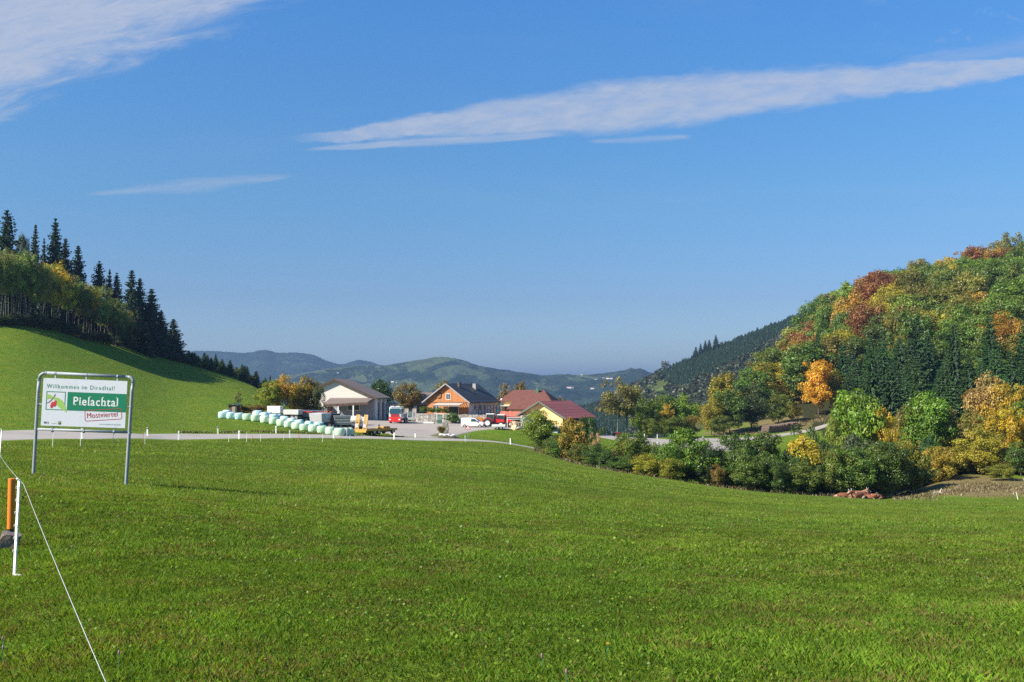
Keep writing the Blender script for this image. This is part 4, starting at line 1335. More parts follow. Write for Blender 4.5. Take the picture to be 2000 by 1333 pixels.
M_redtile = stripes_mat('orange_red_tiles', (0.40, 0.10, 0.06), (0.55, 0.19, 0.12), 'x', 4, 0.75, 0.3)
M_trimgreen = pmat('grey_green_trim', (0.10, 0.12, 0.10), 0.7)
M_teal = pmat('teal_paint', (0.02, 0.12, 0.10), 0.6)
M_glass = glass_mat('window_glass')
M_cabglass = glass_mat('cab_glass', (0.02, 0.06, 0.07), 0.05)
M_frame = pmat('white_frame', (0.72, 0.70, 0.66), 0.6, 0.04)
M_rubber = pmat('rubber', (0.025, 0.025, 0.026), 0.85, 0.2)
M_rim = pmat('rim', (0.45, 0.45, 0.44), 0.4, 0.1, 4, 0.4)
M_steel = pmat('galvanised_steel', (0.27, 0.30, 0.34), 0.6, 0.15, 9, 0.15)
M_red = pmat('red_paint', (0.62, 0.02, 0.02), 0.35, 0.06, 3, coat=0.4)
M_darkred = pmat('dark_red_paint', (0.30, 0.02, 0.03), 0.4, 0.1, 3, coat=0.3)
M_whitep = pmat('white_paint', (0.80, 0.80, 0.79), 0.35, 0.03, 2, coat=0.3)
M_dirtywhite = pmat('dirty_white_paint', (0.66, 0.66, 0.63), 0.5, 0.1, 2, dirt=(0.40, 0.36, 0.30))
M_black = pmat('black_plastic', (0.02, 0.02, 0.022), 0.5, 0.1)
M_chassis = pmat('dark_chassis', (0.035, 0.033, 0.032), 0.7, 0.3, 3, dirt=(0.12, 0.08, 0.05))
M_machyellow = pmat('worn_yellow_paint', (0.50, 0.29, 0.05), 0.55, 0.2, 3, dirt=(0.16, 0.08, 0.035))
M_rust = pmat('rusty_steel', (0.22, 0.11, 0.05), 0.85, 0.35, 4, dirt=(0.09, 0.05, 0.03))
M_greymetal = pmat('grey_painted_metal', (0.26, 0.27, 0.28), 0.55, 0.15, 3, dirt=(0.14, 0.12, 0.10))
M_green = pmat('pale_green_paint', (0.30, 0.48, 0.30), 0.5, 0.1, 3)
M_dgreen = pmat('dark_green_paint', (0.05, 0.14, 0.10), 0.55, 0.1)
M_orange = pmat('orange_plastic', (0.72, 0.20, 0.02), 0.45, 0.06, 6)
M_orangered = pmat('orange_red_paint', (0.60, 0.10, 0.04), 0.5, 0.15, 4, dirt=(0.2, 0.06, 0.03))
M_bluegrey = pmat('blue_grey_metal', (0.10, 0.14, 0.20), 0.5, 0.2, 2)
M_postwhite = pmat('white_post_plastic', (0.86, 0.86, 0.84), 0.5, 0.03, 5)


def stone_mat(name, c1, c2, sc, mortar=(0.10, 0.09, 0.07)):
    m, n, out = new_mat(name)
    tcd = n.node('ShaderNodeTexCoord')
    vo = n.node('ShaderNodeTexVoronoi')
    vo.inputs['Scale'].default_value = sc
    n.link(tcd.outputs['Object'], vo.inputs['Vector'])
    ve = n.node('ShaderNodeTexVoronoi', feature='DISTANCE_TO_EDGE')
    ve.inputs['Scale'].default_value = sc
    n.link(tcd.outputs['Object'], ve.inputs['Vector'])
    sp = n.node('ShaderNodeSeparateXYZ'); n.link(vo.outputs['Color'], sp.inputs[0])
    c = n.mix(sp.outputs[0], c1, c2)
    c = n.mix(n.sstep(ve.outputs[0], 0.0, 0.09), mortar, c)
    p = n.node('ShaderNodeBsdfPrincipled')
    n.link(c, p.inputs['Base Color']); p.inputs['Roughness'].default_value = 0.9
    n.link(bump(n, ve.outputs[0], 0.9, 0.08), p.inputs['Normal'])
    n.link(p.outputs[0], out.inputs[0])
    return m


M_stone = stone_mat('field_stones', (0.20, 0.19, 0.17), (0.50, 0.47, 0.42), 3.2)


def walls(W, L, he, ha, z0=-1.5):
    return MB().prism([(-W, z0), (0, z0), (0, he), (-W / 2, ha), (-W, he)], 0, L)


def roof_mb(W, L, he, ha, oh, f, b, th=0.16):
    m_ = (ha - he) / (W / 2)
    e = 0.004
    ze = he - m_ * oh + e
    P = [(-W - oh, ze), (-W / 2, ha + e), (oh, ze), (oh, ze + th), (-W / 2, ha + th * 1.1 + e), (-W - oh, ze + th)]
    return MB().add([(x, -f, z) for x, z in P] + [(x, L + b, z) for x, z in P],
                    [(0, 1, 4, 5), (1, 2, 3, 4), (11, 10, 7, 6), (10, 9, 8, 7), (5, 4, 10, 11), (4, 3, 9, 10), (6, 7, 1, 0), (7, 8, 2, 1), (0, 5, 11, 6), (2, 8, 9, 3)])


def window(par, face, a, z, w_, h_, plane, bars=1, frame=M_frame, pane=M_glass, t=0.07):
    """window on a wall: face 'y' (wall plane y=plane, looking to -y) or 'x' (plane x=plane, looking to +x)"""
    fm = MB()
    def bx(b, a0, z0, aw, zh, dep, off):
        if face == 'y': b.box(a0, plane - off, z0, aw, dep, zh)
        else: b.box(plane + off, a0, z0, dep, aw, zh)
    k = 0.09
    bx(fm, a, z, w_, k, t, t / 2)
    bx(fm, a, z + h_ - k, w_, k, t, t / 2)
    bx(fm, a - w_ / 2 + k / 2, z + k, k, h_ - 2 * k, t, t / 2)
    bx(fm, a + w_ / 2 - k / 2, z + k, k, h_ - 2 * k, t, t / 2)
    for i in range(bars):
        bx(fm, a - w_ / 2 + w_ * (i + 1) / (bars + 1), z + k, k * .7, h_ - 2 * k, t, t / 2)
    fo = fm.build('window', frame, par)
    pm = MB(); bx(pm, a, z + k, w_ - 2 * k, h_ - 2 * k, 0.03, 0.018)
    pm.build('pane', pane, fo)
    return fo


def anchor(u, v, d):
    p = at(u, v, d)
    return (p.x, p.y, p.z)


# ---- white barn with the brown roof
psi = R(9)
barn = empty('barn', anchor(729, 824.5, 207), -psi, 'large barn with a white gable, brown roof and grey shaded side', 'barn')
W, L, he, ha = 16.6, 9.2, 5.15, 8.75
walls(W, L, he, ha).build('wall', M_white, barn)
roof_mb(W, L, he, ha, 0.9, 0.7, 0.6, 0.22).build('roof', M_brownroof, barn)
b = MB()
m_ = (ha - he) / (W / 2)
for s_, x0, x1 in ((0, -W - .9, -W / 2), (1, -W / 2, 0.9)):
    z0 = he - m_ * .9 if s_ == 0 else ha
    z1 = ha if s_ == 0 else he - m_ * .9
    b.bar((x0, -0.76, z0 + .05), (x1, -0.76, z1 + .05), 0.1, 0.34)
b.build('barge_board', M_darkwood, barn)
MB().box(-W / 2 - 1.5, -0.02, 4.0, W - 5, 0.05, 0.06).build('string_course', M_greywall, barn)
# front wall with the canopy's shade put into its darker grey; canopy, windows
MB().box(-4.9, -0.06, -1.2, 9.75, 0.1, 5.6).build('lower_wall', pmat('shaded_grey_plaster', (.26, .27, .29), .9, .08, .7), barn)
MB().box(0.065, L / 2, -1.2, 0.12, L + 0.1, 6.2).build('side_wall', M_greywall, barn)  # the shade on the barn's right side is put into this grey
for y in (1.0, 4.1, 7.6):
    MB().box(0.32, y, -1.2, 0.4, 0.7, 5.9).build('pillar', M_frame, barn)
for y in (2.55, 5.85):
    g_o = MB().box(0.16, y, -1.0, 0.07, 2.2, 4.9).build('gate', M_greyboards, barn)
window(barn, 'y', -4.9, 2.35, 1.25, 1.45, -0.11, 0)
window(barn, 'y', -3.5, 2.35, 1.25, 1.45, -0.11, 0)
c_ = empty('canopy', (0, 0, 0)); c_.parent = barn
b = MB()
b.add([(-9.3, -4.2, 3.6), (0.2, -4.2, 4.1), (0.2, -0.1, 4.75), (-9.3, -0.1, 4.75), (-9.3, -4.2, 3.85), (0.2, -4.2, 4.35), (0.2, -0.1, 4.98), (-9.3, -0.1, 4.98)],
      [(0, 3, 2, 1), (4, 5, 6, 7), (0, 1, 5, 4), (1, 2, 6, 5), (2, 3, 7, 6), (3, 0, 4, 7)])
b.build('canopy_roof', M_brownroof, c_)
b = MB()
for i in range(8):
    x = -9.1 + i * 1.3
    b.bar((x, -4.25, 3.55 + (x + 9.3) * .05), (x, -0.2, 4.64), 0.14, 0.18)
b.bar((-9.3, -4.1, 3.40), (0.2, -4.1, 3.93), .18, .5)  # dark front board added to show the shade under the canopy
b.build('rafter', M_darkwood, c_)
for x in (-9.1, -6.2, -3.0):
    MB().box(x, -4.05, -1.5, 0.22, 0.22, 5.0 + (x + 9.3) * .05).build('post', M_frame, c_)
MB().box(-12.4, -1.3, -1.5, 6.5, 2.4, 4.6).box(-12.4, -1.3, 3.11, 7.0, 2.9, .16).build('lean_to', M_greyboards, barn)
MB().box(-8.0, -0.2, -1.5, 1.8, .12, 4.3).build('sliding_door', pmat('pale_blue_sheet', (0.32, 0.38, 0.45), 0.6), barn)

an = empty('annex', anchor(765, 822, 214), -R(12), 'low flat-roofed grey annex with small windows beside the barn', 'annex')
MB().box(-1.9, 2, -1.2, 3.8, 4, 4.6).build('wall', M_greywall, an)
MB().box(-1.9, 2, 3.41, 4.1, 4.3, 0.12).build('roof', M_greymetal, an)
MB().box(-0.75, -0.03, -1.2, 0.6, 0.08, 3.7).build('door', M_bluegrey, an)
window(an, 'y', -2.35, 0.9, 0.5, 1.3, 0, 0, M_greymetal)
window(an, 'y', -1.65, 0.9, 0.5, 1.3, 0, 0, M_greymetal)

# ---- wooden house with the dark roof, on its terrace
psi = R(27)
hz = at(915, 811, 210).z
terr = MB().prism([gxy(812, 205.5), gxy(958, 203.5), gxy(972, 214), gxy(968, 226), gxy(812, 226)], hz - 2.6, hz - 0.02, 'z').build('terrace_ground', M_yard)
tag(terr, kind='structure')
hw = empty('wooden_house', anchor(915, 811, 210), -psi, 'house with orange wooden gable, dark roof and a balcony pergola above the stone wall', 'house')
W, L, he, ha = 10.3, 12.2, 2.95, 6.45
wl = walls(W, L, he, ha, -0.5).build('gable_boarding', M_orangewood, hw)
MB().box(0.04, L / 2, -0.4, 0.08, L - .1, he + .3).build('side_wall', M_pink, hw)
rf = roof_mb(W, L, he, ha, 0.75, 0.8, 1.0, 0.2).build('roof', M_slate, hw)
MB().box(-W / 2 + 1.1, 3.0, ha - 1.2, 0.55, 0.55, 1.75).build('chimney', M_slate, rf)
MB().box(-W / 2 + 1.6, 9.2, ha - 1.3, 0.8, 0.9, 1.5).build('chimney', M_greymetal, rf)
b = MB(); m_ = (ha - he) / (W / 2)
b.bar((-W - .75, -.85, he - m_ * .75 + .1), (-W / 2, -.85, ha + .12), .08, .26).bar((-W / 2, -.85, ha + .12), (.75, -.85, he - m_ * .75 + .1), .08, .26)
b.build('barge_board', M_greymetal, hw)
MB().box(-W / 2, -0.03, 2.55, W - .1, 0.06, 0.12).build('string_course', M_darkwood, hw)
window(hw, 'y', -W / 2 + .2, 3.2, 1.15, 1.3, 0, 1)
window(hw, 'y', -7.9, 0.4, 1.5, 1.7, 0, 1)
window(hw, 'y', -3.6, 0.3, 2.2, 1.7, 0, 1, M_darkwood)
for y in (2.6, 4.8, 7.0):
    window(hw, 'x', y, 1.0, 0.7, 1.0, 0.08, 0, M_greymetal)
MB().tube([(-W / 2 - 2.1, -.12, 4.1), (-W / 2 - 2.1, -.2, 4.1)], .62, 14).build('satellite_dish', M_rust, hw)
pg = empty('pergola', (0, 0, 0)); pg.parent = hw
b = MB()
for i in range(12):
    x = -6.8 + i * .55
    b.bar((x, -3.0, 2.0), (x, -0.05, 2.6), .1, .12)
b.bar((-6.9, -2.9, 1.92), (-.6, -2.9, 1.92), .14, .16)
b.build('rafter', M_greyboards, pg)
MB().add([(-6.9, -3.1, 2.1), (-.6, -3.1, 2.1), (-.6, -1.0, 2.52), (-6.9, -1.0, 2.52)], [(0, 1, 2, 3)]).build('shade_panel', pmat('shade_sheet', (0.52, 0.40, 0.34), .8), pg, solid=0.04)
for x in (-6.8, -3.7, -.7):
    MB().box(x, -2.9, -1.0, .15, .15, 2.85).build('post', M_darkwood, pg)
MB().box(-3.9, -3.0, -1.2, 5.8, .12, 1.5).build('balcony_parapet', M_dirtywhite, hw)
b = MB()
for i in range(9):
    b.box(1.25, 0.8 + i * 1.35, -.5, .07, .07, 2.5)
for z in (0.2, 1.1, 1.95):
    b.bar((1.25, .8, z), (1.25, 11.6, z), .06)
b.build('trellis', M_chassis, hw)
lo = empty('outbuilding', anchor(834, 789, 226), R(10), 'low dark-roofed wing peeping out left of the wooden house', 'outbuilding')
MB().prism([(-2.0, -2.5), (6, -2.5), (6, .1), (-2.0, .1)], 0.3, 4).build('wall', M_darkwood, lo)
MB().add([(-3.1, -.2, -.2), (6, -.2, -.2), (6, 2.6, 2.55), (-1.4, 2.6, 2.55), (-2.9, 5.2, -.2)], [(0, 1, 2, 3), (0, 3, 4)]).build('roof', M_brownroof, lo, solid=0.12)

# ---- stone retaining wall and its planting
w_ = empty('stone_wall', (0, 0, 0), 0, 'long dry stone retaining wall below the wooden house', 'wall')
A_, B_ = at(813, 808.5, 204.5), at(958, 811, 202.5)
nseg = 48
g_ = random.Random(3)
b = MB()
top, bot, top2 = [], [], []
for i in range(nseg + 1):
    p = A_.lerp(B_, i / nseg)
    j = g_.uniform(-.07, .07)
    top.append((p.x, p.y + g_.uniform(-.05, .05), p.z + j)); top2.append((p.x, p.y + .9, p.z + j)); bot.append((p.x, p.y - .2 + g_.uniform(-.05, .05), float(gz(p.x, p.y)) - .5))
V = bot + top + top2
k = nseg + 1
b.add(V, [(i, i + 1, k + i + 1, k + i) for i in range(nseg)] + [(k + i, k + i + 1, 2 * k + i + 1, 2 * k + i) for i in range(nseg)])
b.build('masonry', M_stone, w_)
tv('garden_bush', 'dense', 884, 806, None, 202.0, 30, (0.055, 0.115, 0.016), 'rounded green bush against the stone wall between cabinet and van', 'bush')
for u, vt, wpx, c, lb in [(828, 797, 20, (.07, .11, .02), 'light green shrub at the left end on top of the stone wall'), (842, 799, 18, (.06, .12, .016), 'green shrub second from the left on top of the stone wall'),
                          (856, 799, 20, (.09, .15, .016), 'bright green shrub in the middle on top of the stone wall'), (868, 801, 16, (.10, .14, .03), 'pale green shrub at the foot of the balcony')]:
    p = at(u, 808, 206.2)
    tree('garden_bush', 'dense', p, (811 - vt) / F * 206, wpx / F * 206 * 1.2, c, lb, 'bush')

# ---- old farmhouse with tiled hip roof
fh = empty('farmhouse', anchor(1073, 820, 219), -R(14), 'yellow farmhouse with a weathered red tiled hip roof and green chimney', 'house')
W, L, he, ha = 11.0, 8.5, 4.1, 6.5
MB().box(-W / 2, L / 2, -1.5, W, L, he + 1.5).build('wall', M_yellow, fh)
o_ = .7
b = MB().add([(-W - o_, -o_, he - .1), (o_, -o_, he - .1), (o_, L + o_, he - .1), (-W - o_, L + o_, he - .1), (-W + 1.9, L / 2, ha), (-2.1, L / 2, ha)],
             [(0, 1, 5, 4), (1, 2, 5), (2, 3, 4, 5), (3, 0, 4), (3, 2, 1, 0)])
rf = b.build('roof', M_tile, fh)
MB().box(-3.4, L / 2 - 1.0, ha - 1.3, .62, .62, 1.75).build('chimney', pmat('green_sheet', (0.06, 0.16, 0.09), .5), rf)
MB().box(-9.9, L / 2 - .6, ha - 1.0, .4, .4, 1.0).build('vent', M_tile, rf)
MB().box(-1.6, L / 2 - 1.3, ha - 1.7, .25, .25, 1.3).build('vent', M_redroof, rf)
# catslide porch with skylight
W2 = 6.2
MB().box(-5.0, -2.1, -1.5, W2 - .8, 3.2, 3.8).build('porch_wall', M_yellow, fh)
b = MB().add([(-5.2 - W2 / 2 - .4, -4.4, 2.2), (-5.2 + W2 / 2, -4.4, 2.2), (-5.2 + W2 / 2 - .3, .1, he + .12), (-5.2 - W2 / 2 + .4, .1, he + .12)], [(0, 1, 2, 3)])
pr = b.build('porch_roof', M_tile, fh, solid=.14)
MB().add([(-6.2, -3.2, 2.82), (-5.2, -3.2, 2.82), (-5.2, -1.9, 3.36), (-6.2, -1.9, 3.36)], [(0, 1, 2, 3)]).build('skylight', M_bluegrey, pr, solid=.1)
b = MB().add([(-3.6, -4.6, 1.9), (-0.2, -3.6, 1.9), (-1.6, -3.8, 3.9), (-3.6, -.2, 2.2), (-.2, -.2, 2.2), (-1.6, -.2, 3.9)], [(0, 1, 2), (0, 2, 5, 3), (1, 4, 5, 2)])
b.build('dormer', M_teal, fh)
window(fh, 'y', -9.6, 1.6, 1.1, 1.2, 0, 1)
MB().box(-9.6, -1.0, 2.95, 2.6, 2.0, .12).build('balcony_roof', M_frame, fh)

# ---- yellow house with red sheet roof
psi = R(29)
yh = empty('yellow_house', anchor(1099, 845, 192), -psi, 'yellow plastered house with a red sheet-metal roof above the thicket', 'house')
W, L, he, ha = 9.4, 12.0, 3.15, 5.8
walls(W, L, he, ha, -2.5).build('wall', M_yellow, yh)
MB().box(0.045, L / 2, -2.5, .09, L - .1, he + 2.4).build('side_wall', M_darkwood, yh)  # shadow under the eave painted as a dark side wall
roof_mb(W, L, he, ha, 1.1, 0.9, 1.3, 0.16).build('roof', M_redroof, yh)
b = MB(); m_ = (ha - he) / (W / 2)
b.bar((-W - 1.1, -.96, he - m_ * 1.1 + .05), (-W / 2, -.96, ha + .08), .1, .3).bar((-W / 2, -.96, ha + .08), (1.1, -.96, he - m_ * 1.1 + .05), .1, .3)
b.build('barge_board', M_trimgreen, yh)
MB().box(-5.1, -0.05, 2.1, 1.25, .1, 1.1).build('shutter', M_orangewood, yh)
MB().box(-1.3, -1.2, 1.1, 3.4, 2.4, .18).build('ledge', M_greywall, yh)
MB().box(-W / 2, -.9, -2.5, W - 1, .8, 3.3).build('lower_storey', M_greywall, yh)
for y in (3, 6.5, 10):
    window(yh, 'x', y, .7, 1.2, 1.3, .09, 1)
MB().box(0.7, 11.4, -2.5, .18, .18, 5.2).build('post', M_darkwood, yh)

# ---- small red-tiled wood shed
sh = empty('wood_shed', anchor(1018, 833, 196), -R(3), 'low shed with an orange-red tiled roof behind the tractors', 'shed')
MB().box(-2.0, 1.2, -.6, 4.0, 2.4, 2.6).build('wall', M_darkwood, sh)
MB().add([(-4.6, -.6, 1.95), (.35, -.6, 1.85), (.1, 1.2, 2.85), (-4.0, 1.2, 2.95), (.35, 3, 1.9), (-4.5, 3, 1.9)], [(0, 1, 2, 3), (3, 2, 4, 5)]).build('roof', M_redtile, sh, solid=.12)

ct = empty('site_container', anchor(1023, 833, 192), R(4), 'pale grey-green container partly hidden by the yellow-green tree', 'container')
MB().box(.8, 1.2, -.3, 2.4, 2.4, 2.3).build('body', pmat('pale_grey_green', (0.45, 0.55, 0.50), .5), ct, bevel=.04)
MB().box(-.42, .0, -.3, .12, .14, 2.3).box(2.0, 0, -.3, .12, .14, 2.3).build('corner_post', M_whitep, ct)

# ---- tiny wooden hut by the bales
ht = empty('wooden_hut', G(458, 158), R(-8), 'tiny brown wooden hut with a green-black roof at the end of the bale row', 'hut')
MB().box(0, 0, -.3, 1.35, 1.3, 1.95).build('wall', M_darkwood, ht)
MB().add([(-1.0, -.95, 1.68), (1.0, -.95, 1.62), (1.0, .9, 1.72), (-1.0, .9, 1.78), (0, -.95, 1.95), (0, .9, 2.02)], [(0, 4, 5, 3), (4, 1, 2, 5)]).build('roof', pmat('green_felt', (0.035, 0.07, 0.05), .8), ht, solid=.07)
MB().box(.2, -.67, -.2, .55, .05, 1.6).build('door', M_greyboards, ht)

# ------------------------------------------------------------------ vehicles and machines
def wheel(par, x, y, z, r, w_, name='wheel', rim=M_rim):
    o = MB().tube([(x, y - w_ / 2, z), (x, y - w_ * .35, z), (x, y + w_ * .35, z), (x, y + w_ / 2, z)], [r * .9, r, r, r * .9], 20).build(name, M_rubber, par, smooth=False)
    MB().tube([(x, y - w_ / 2 - .012, z), (x, y + w_ / 2 + .012, z)], r * .56, 14).build('rim', rim, o)
    return o


# truck facing the meadow
tk = empty('truck', G(772, 197, .02), -R(90 + 9), 'lorry with red bumper and white cab facing the meadow in front of the barn annex', 'truck')
MB().prism([(-1.9, .95), (.15, .95), (.2, 1.9), (.08, 2.3), (-.1, 3.25), (-1.9, 3.35)], -1.22, 1.22).build('cab', pmat('pale_green_white', (0.55, 0.66, 0.60), .4, coat=.3), tk, bevel=.06)
MB().box(.2, 0, .4, .22, 2.5, .95).build('bumper', M_red, tk, bevel=.05)
MB().box(.25, 0, 1.42, .1, 1.7, .5).build('grille', M_darkred, tk)
MB().add([(.235, -1.1, 1.98), (.235, 1.1, 1.98), (0.0, 1.05, 3.0), (0.0, -1.05, 3.0)], [(0, 1, 2, 3)]).build('windscreen', M_cabglass, tk, solid=-.04)
for s_ in (-1, 1):
    MB().box(-.9, s_ * 1.235, 2.05, 1.0, .03, .85).build('side_window', M_cabglass, tk)
    MB().box(.15, s_ * 1.45, 2.0, .12, .2, .75).build('mirror', M_black, tk)
    MB().box(.33, s_ * .95, .75, .04, .36, .2).build('headlight', M_whitep, tk)
b = MB().box(.05, 0, 3.28, .12, 1.9, .1)
for y in (-.8, -.4, .4, .8): b.box(.06, y, 3.36, .1, .18, .16)
b.build('lamp_bar', M_whitep, tk)
MB().box(-3.9, 0, .7, 4.4, .9, .3).build('chassis', M_chassis, tk)
MB().box(-2.1, 0, 1.0, .3, 2.3, 1.9).box(-3.6, .0, 1.0, 2.6, 2.3, .9).build('headboard', M_greymetal, tk)
for x in (-.5, -3.6, -5.0):
    for s_ in (-1, 1): wheel(tk, x, s_ * 1.02, .5, .5, .34)


def lowloader(name, loc, rz, label, paint, deckL, ramp_h, small=False):
    e = empty(name, loc, rz, label, 'trailer')
    MB().box(deckL / 2, 0, .72, deckL, 2.3, .16).build('deck', M_rust if not small else M_greymetal, e)
    MB().box(deckL / 2, 1.15, .6, deckL, .08, .3).box(deckL / 2, -1.15, .6, deckL, .08, .3).box(.04, 0, .42, .1, 2.3, .45).build('side_rail', paint, e)
    for s_ in (-1, 1):
        y = s_ * .86
        r_ = MB()
        lean = .35
        for yy_ in (-.33, .33):
            r_.bar((0, y + yy_, .7), (lean, y + yy_, .7 + ramp_h), .09, .16)
        for i in range(8):
            t_ = (i + .5) / 8
            r_.bar((lean * t_, y - .33, .7 + ramp_h * t_), (lean * t_, y + .33, .7 + ramp_h * t_), .07, .1)
        ro = r_.build('ramp', paint, e)
        MB().add([(lean * .62 + .06, y - .3, .7 + ramp_h * .62), (lean * .62 + .06, y + .3, .7 + ramp_h * .62), (lean + .06, y + .3, .7 + ramp_h), (lean + .06, y - .3, .7 + ramp_h)],
                 [(0, 1, 2, 3)]).build('ramp_plate', pmat('worn_wood', (.42, .26, .18), .8, .2), ro, solid=.05)
        if not small:
            m2 = MB().add([(-.06, y - .28, 1.15), (-.06, y + .28, 1.15), (-.0, y + .28, 1.65), (-.0, y - .28, 1.65)], [(0, 1, 2, 3)])
            m2.build('warning_board', M_warn, ro, solid=.02)
    xs = (deckL * .30, deckL * .42) if small else (deckL * .28, deckL * .42, deckL * .88)
    for x in xs:
        for s_ in (-1, 1): wheel(e, x, s_ * .98, .42, .42, .28)
    MB().box(deckL * .5, 0, .34, deckL * .8, .7, .3).build('chassis', M_chassis if small else M_rust, e)
    return e


def warn_mat():
    m, n, out = new_mat('red_white_stripes')
    tcd = n.node('ShaderNodeTexCoord'); sp = n.node('ShaderNodeSeparateXYZ'); n.link(tcd.outputs['Object'], sp.inputs[0])
    f = n.m('FRACT', n.m('MULTIPLY', n.m('ADD', sp.outputs[1], sp.outputs[2]), 3.2))
    c = n.mix(n.m('GREATER_THAN', f, .5), (.8, .78, .75), (.65, .03, .03))
    p = n.node('ShaderNodeBsdfPrincipled'); n.link(c, p.inputs[0]); n.link(p.outputs[0], out.inputs[0])
    return m


M_warn = warn_mat()
lowloader('low_loader_trailer', G(801, 206, 0), R(100), 'grey low-loader trailer with two raised ramps behind the lorry', M_greymetal, 6.0, 2.0, True).rotation_euler.z = R(75)
yl = lowloader('low_loader_trailer', G(705, 150, 0), R(52), 'yellow rusty low-loader trailer with two raised ramps next to the last bale', M_machyellow, 6.6, 2.35)
MB().box(5.2, .1, .9, 1.4, .8, .28).box(3.5, -.2, .9, .8, .5, .2).build('winch_cover', M_machyellow, yl, bevel=.05)
MB().bar((4.4, .6, .8), (4.4, .6, 1.5), .1).bar((4.2, .6, 1.3), (4.6, .6, 1.3), .08).build('stanchion', M_chassis, yl)
MB().bar((6.6, 0, .7), (7.4, 0, .6), .16).build('drawbar', M_rust, yl)

# white delivery van seen from its right side
vn = empty('delivery_van', G(924, 187.5, .02), R(-6), 'white panel van with dark front bumper parked in front of the stone wall', 'van')
MB().prism([(-2.15, .35), (1.9, .35), (2.1, .6), (2.1, .95), (1.3, 1.15), (.62, 1.72), (.45, 1.80), (-1.98, 1.84), (-2.15, 1.6)], -.88, .88).build('body', M_whitep, vn, bevel=.07)
MB().box(2.05, 0, .3, .25, 1.7, .42).build('bumper', M_black, vn, bevel=.05)
MB().add([(1.33, -.78, 1.17), (1.33, .78, 1.17), (.68, .7, 1.7), (.68, -.7, 1.7)], [(0, 1, 2, 3)]).build('windscreen', M_cabglass, vn, solid=-.03)
for s_ in (-1, 1):
    MB().prism([(-.25, 1.15), (1.0, 1.15), (.55, 1.62), (-.25, 1.66)], s_ * .885, s_ * .90).build('side_window', M_cabglass, vn)
    MB().box(2.0, s_ * .72, .85, .2, .3, .2).build('headlight', M_rim, vn)
    for x in (-1.45, 1.4): wheel(vn, x, s_ * .80, .33, .33, .22)
MB().box(.95, -.98, 1.12, .16, .2, .2).build('mirror', M_black, vn)
MB().box(-.1, -.885, .95, .16, .02, .05).build('door_handle', M_black, vn)


def tractor(loc, rz, label, s=1.0, white_cab=True):
    e = empty('tractor', loc, rz, label, 'tractor')
    e.scale = (s, s, s)
    MB().prism([(.25, .9), (2.0, .85), (2.15, 1.05), (2.05, 1.42), (.25, 1.62)], -.42, .42).build('bonnet', M_red, e, bevel=.07)
    MB().box(1.0, 0, .5, 2.2, .5, .4).box(-.8, 0, .55, 1.2, .6, .45).build('chassis', M_chassis, e)
    MB().box(2.16, 0, .95, .06, .6, .35).build('grille', M_black, e)
    b = MB()
    for x, y in ((-1.25, -.72), (-1.25, .72), (.15, -.68), (.15, .68)): b.bar((x, y, 1.2), (x * .95, y * .93, 2.45), .09)
    b.bar((-1.25, -.7, 1.22), (.22, -.68, 1.22), .1)
    b.bar((.22, -.68, 1.2), (.22, .68, 1.2), .1).bar((-1.25, -.72, 1.2), (-1.25, .72, 1.2), .1)
    b.build('cab_frame', M_darkred, e)
    MB().box(-.55, 0, 1.3, 1.25, 1.32, 1.1).build('cab_glass', M_cabglass, e)
    MB().box(-.55, 0, 2.45, 1.6, 1.55, .16).build('cab_roof', M_whitep if white_cab else M_red, e, bevel=.05)
    for s_ in (-1, 1):
        wheel(e, -1.0, s_ * .88, .84, .84, .46, 'rear_wheel', M_frame)
        wheel(e, 1.55, s_ * .82, .56, .56, .34, 'front_wheel', M_frame)
        pts = [(-1.0 + 1.0 * math.cos(a), .84 + 1.0 * math.sin(a)) for a in np.linspace(.2, 2.9, 9)]
        pts2 = [(-1.0 + .92 * math.cos(a), .84 + .92 * math.sin(a)) for a in np.linspace(2.9, .2, 9)]
        MB().prism(pts + pts2, s_ * .66, s_ * 1.1).build('mudguard', M_red, e)
    MB().tube([(.5, -.38, 1.5), (.5, -.38, 2.3)], .05, 8).build('exhaust', M_chassis, e)
    MB().box(2.45, 0, .55, .5, .8, .35).build('front_linkage', M_chassis, e)
    return e


tractor(G(964, 190, .02), R(-8), 'red tractor with white cab roof right behind the white van')
tractor(G(985, 192, .02), R(-14), 'second red tractor further right beside the white frame shelter', .93)
ft = empty('flatbed_trailer', G(974, 184.5, .02), R(-4), 'low pale grey two-axle flatbed trailer in front of the tractors', 'trailer')
MB().box(0, 0, .5, 2.5, 1.4, .06).box(0, -.7, .5, 2.5, .04, .4).box(0, .7, .5, 2.5, .04, .4).box(1.24, 0, .5, .04, 1.4, .4).build('body', M_dirtywhite, ft)
for x in (-.2, .5):
    for s_ in (-1, 1): wheel(ft, x, s_ * .62, .27, .27, .18)
MB().bar((-1.2, 0, .45), (-2.3, 0, .45), .08).build('drawbar', M_steel, ft)
sk = empty('skip_box', G(936, 193, 0), R(3), 'orange box trailer behind the white van', 'box trailer')
MB().box(0, 0, .7, 1.35, 1.2, 1.05).build('body', pmat('orange_paint', (.62, .24, .03), .5), sk, bevel=.03)
for s_ in (-1, 1): wheel(sk, 0, s_ * .55, .35, .3, .16)
MB().box(.95, 0, .5, .55, 1.0, .8).build('motor_housing', M_black, sk, bevel=.04)
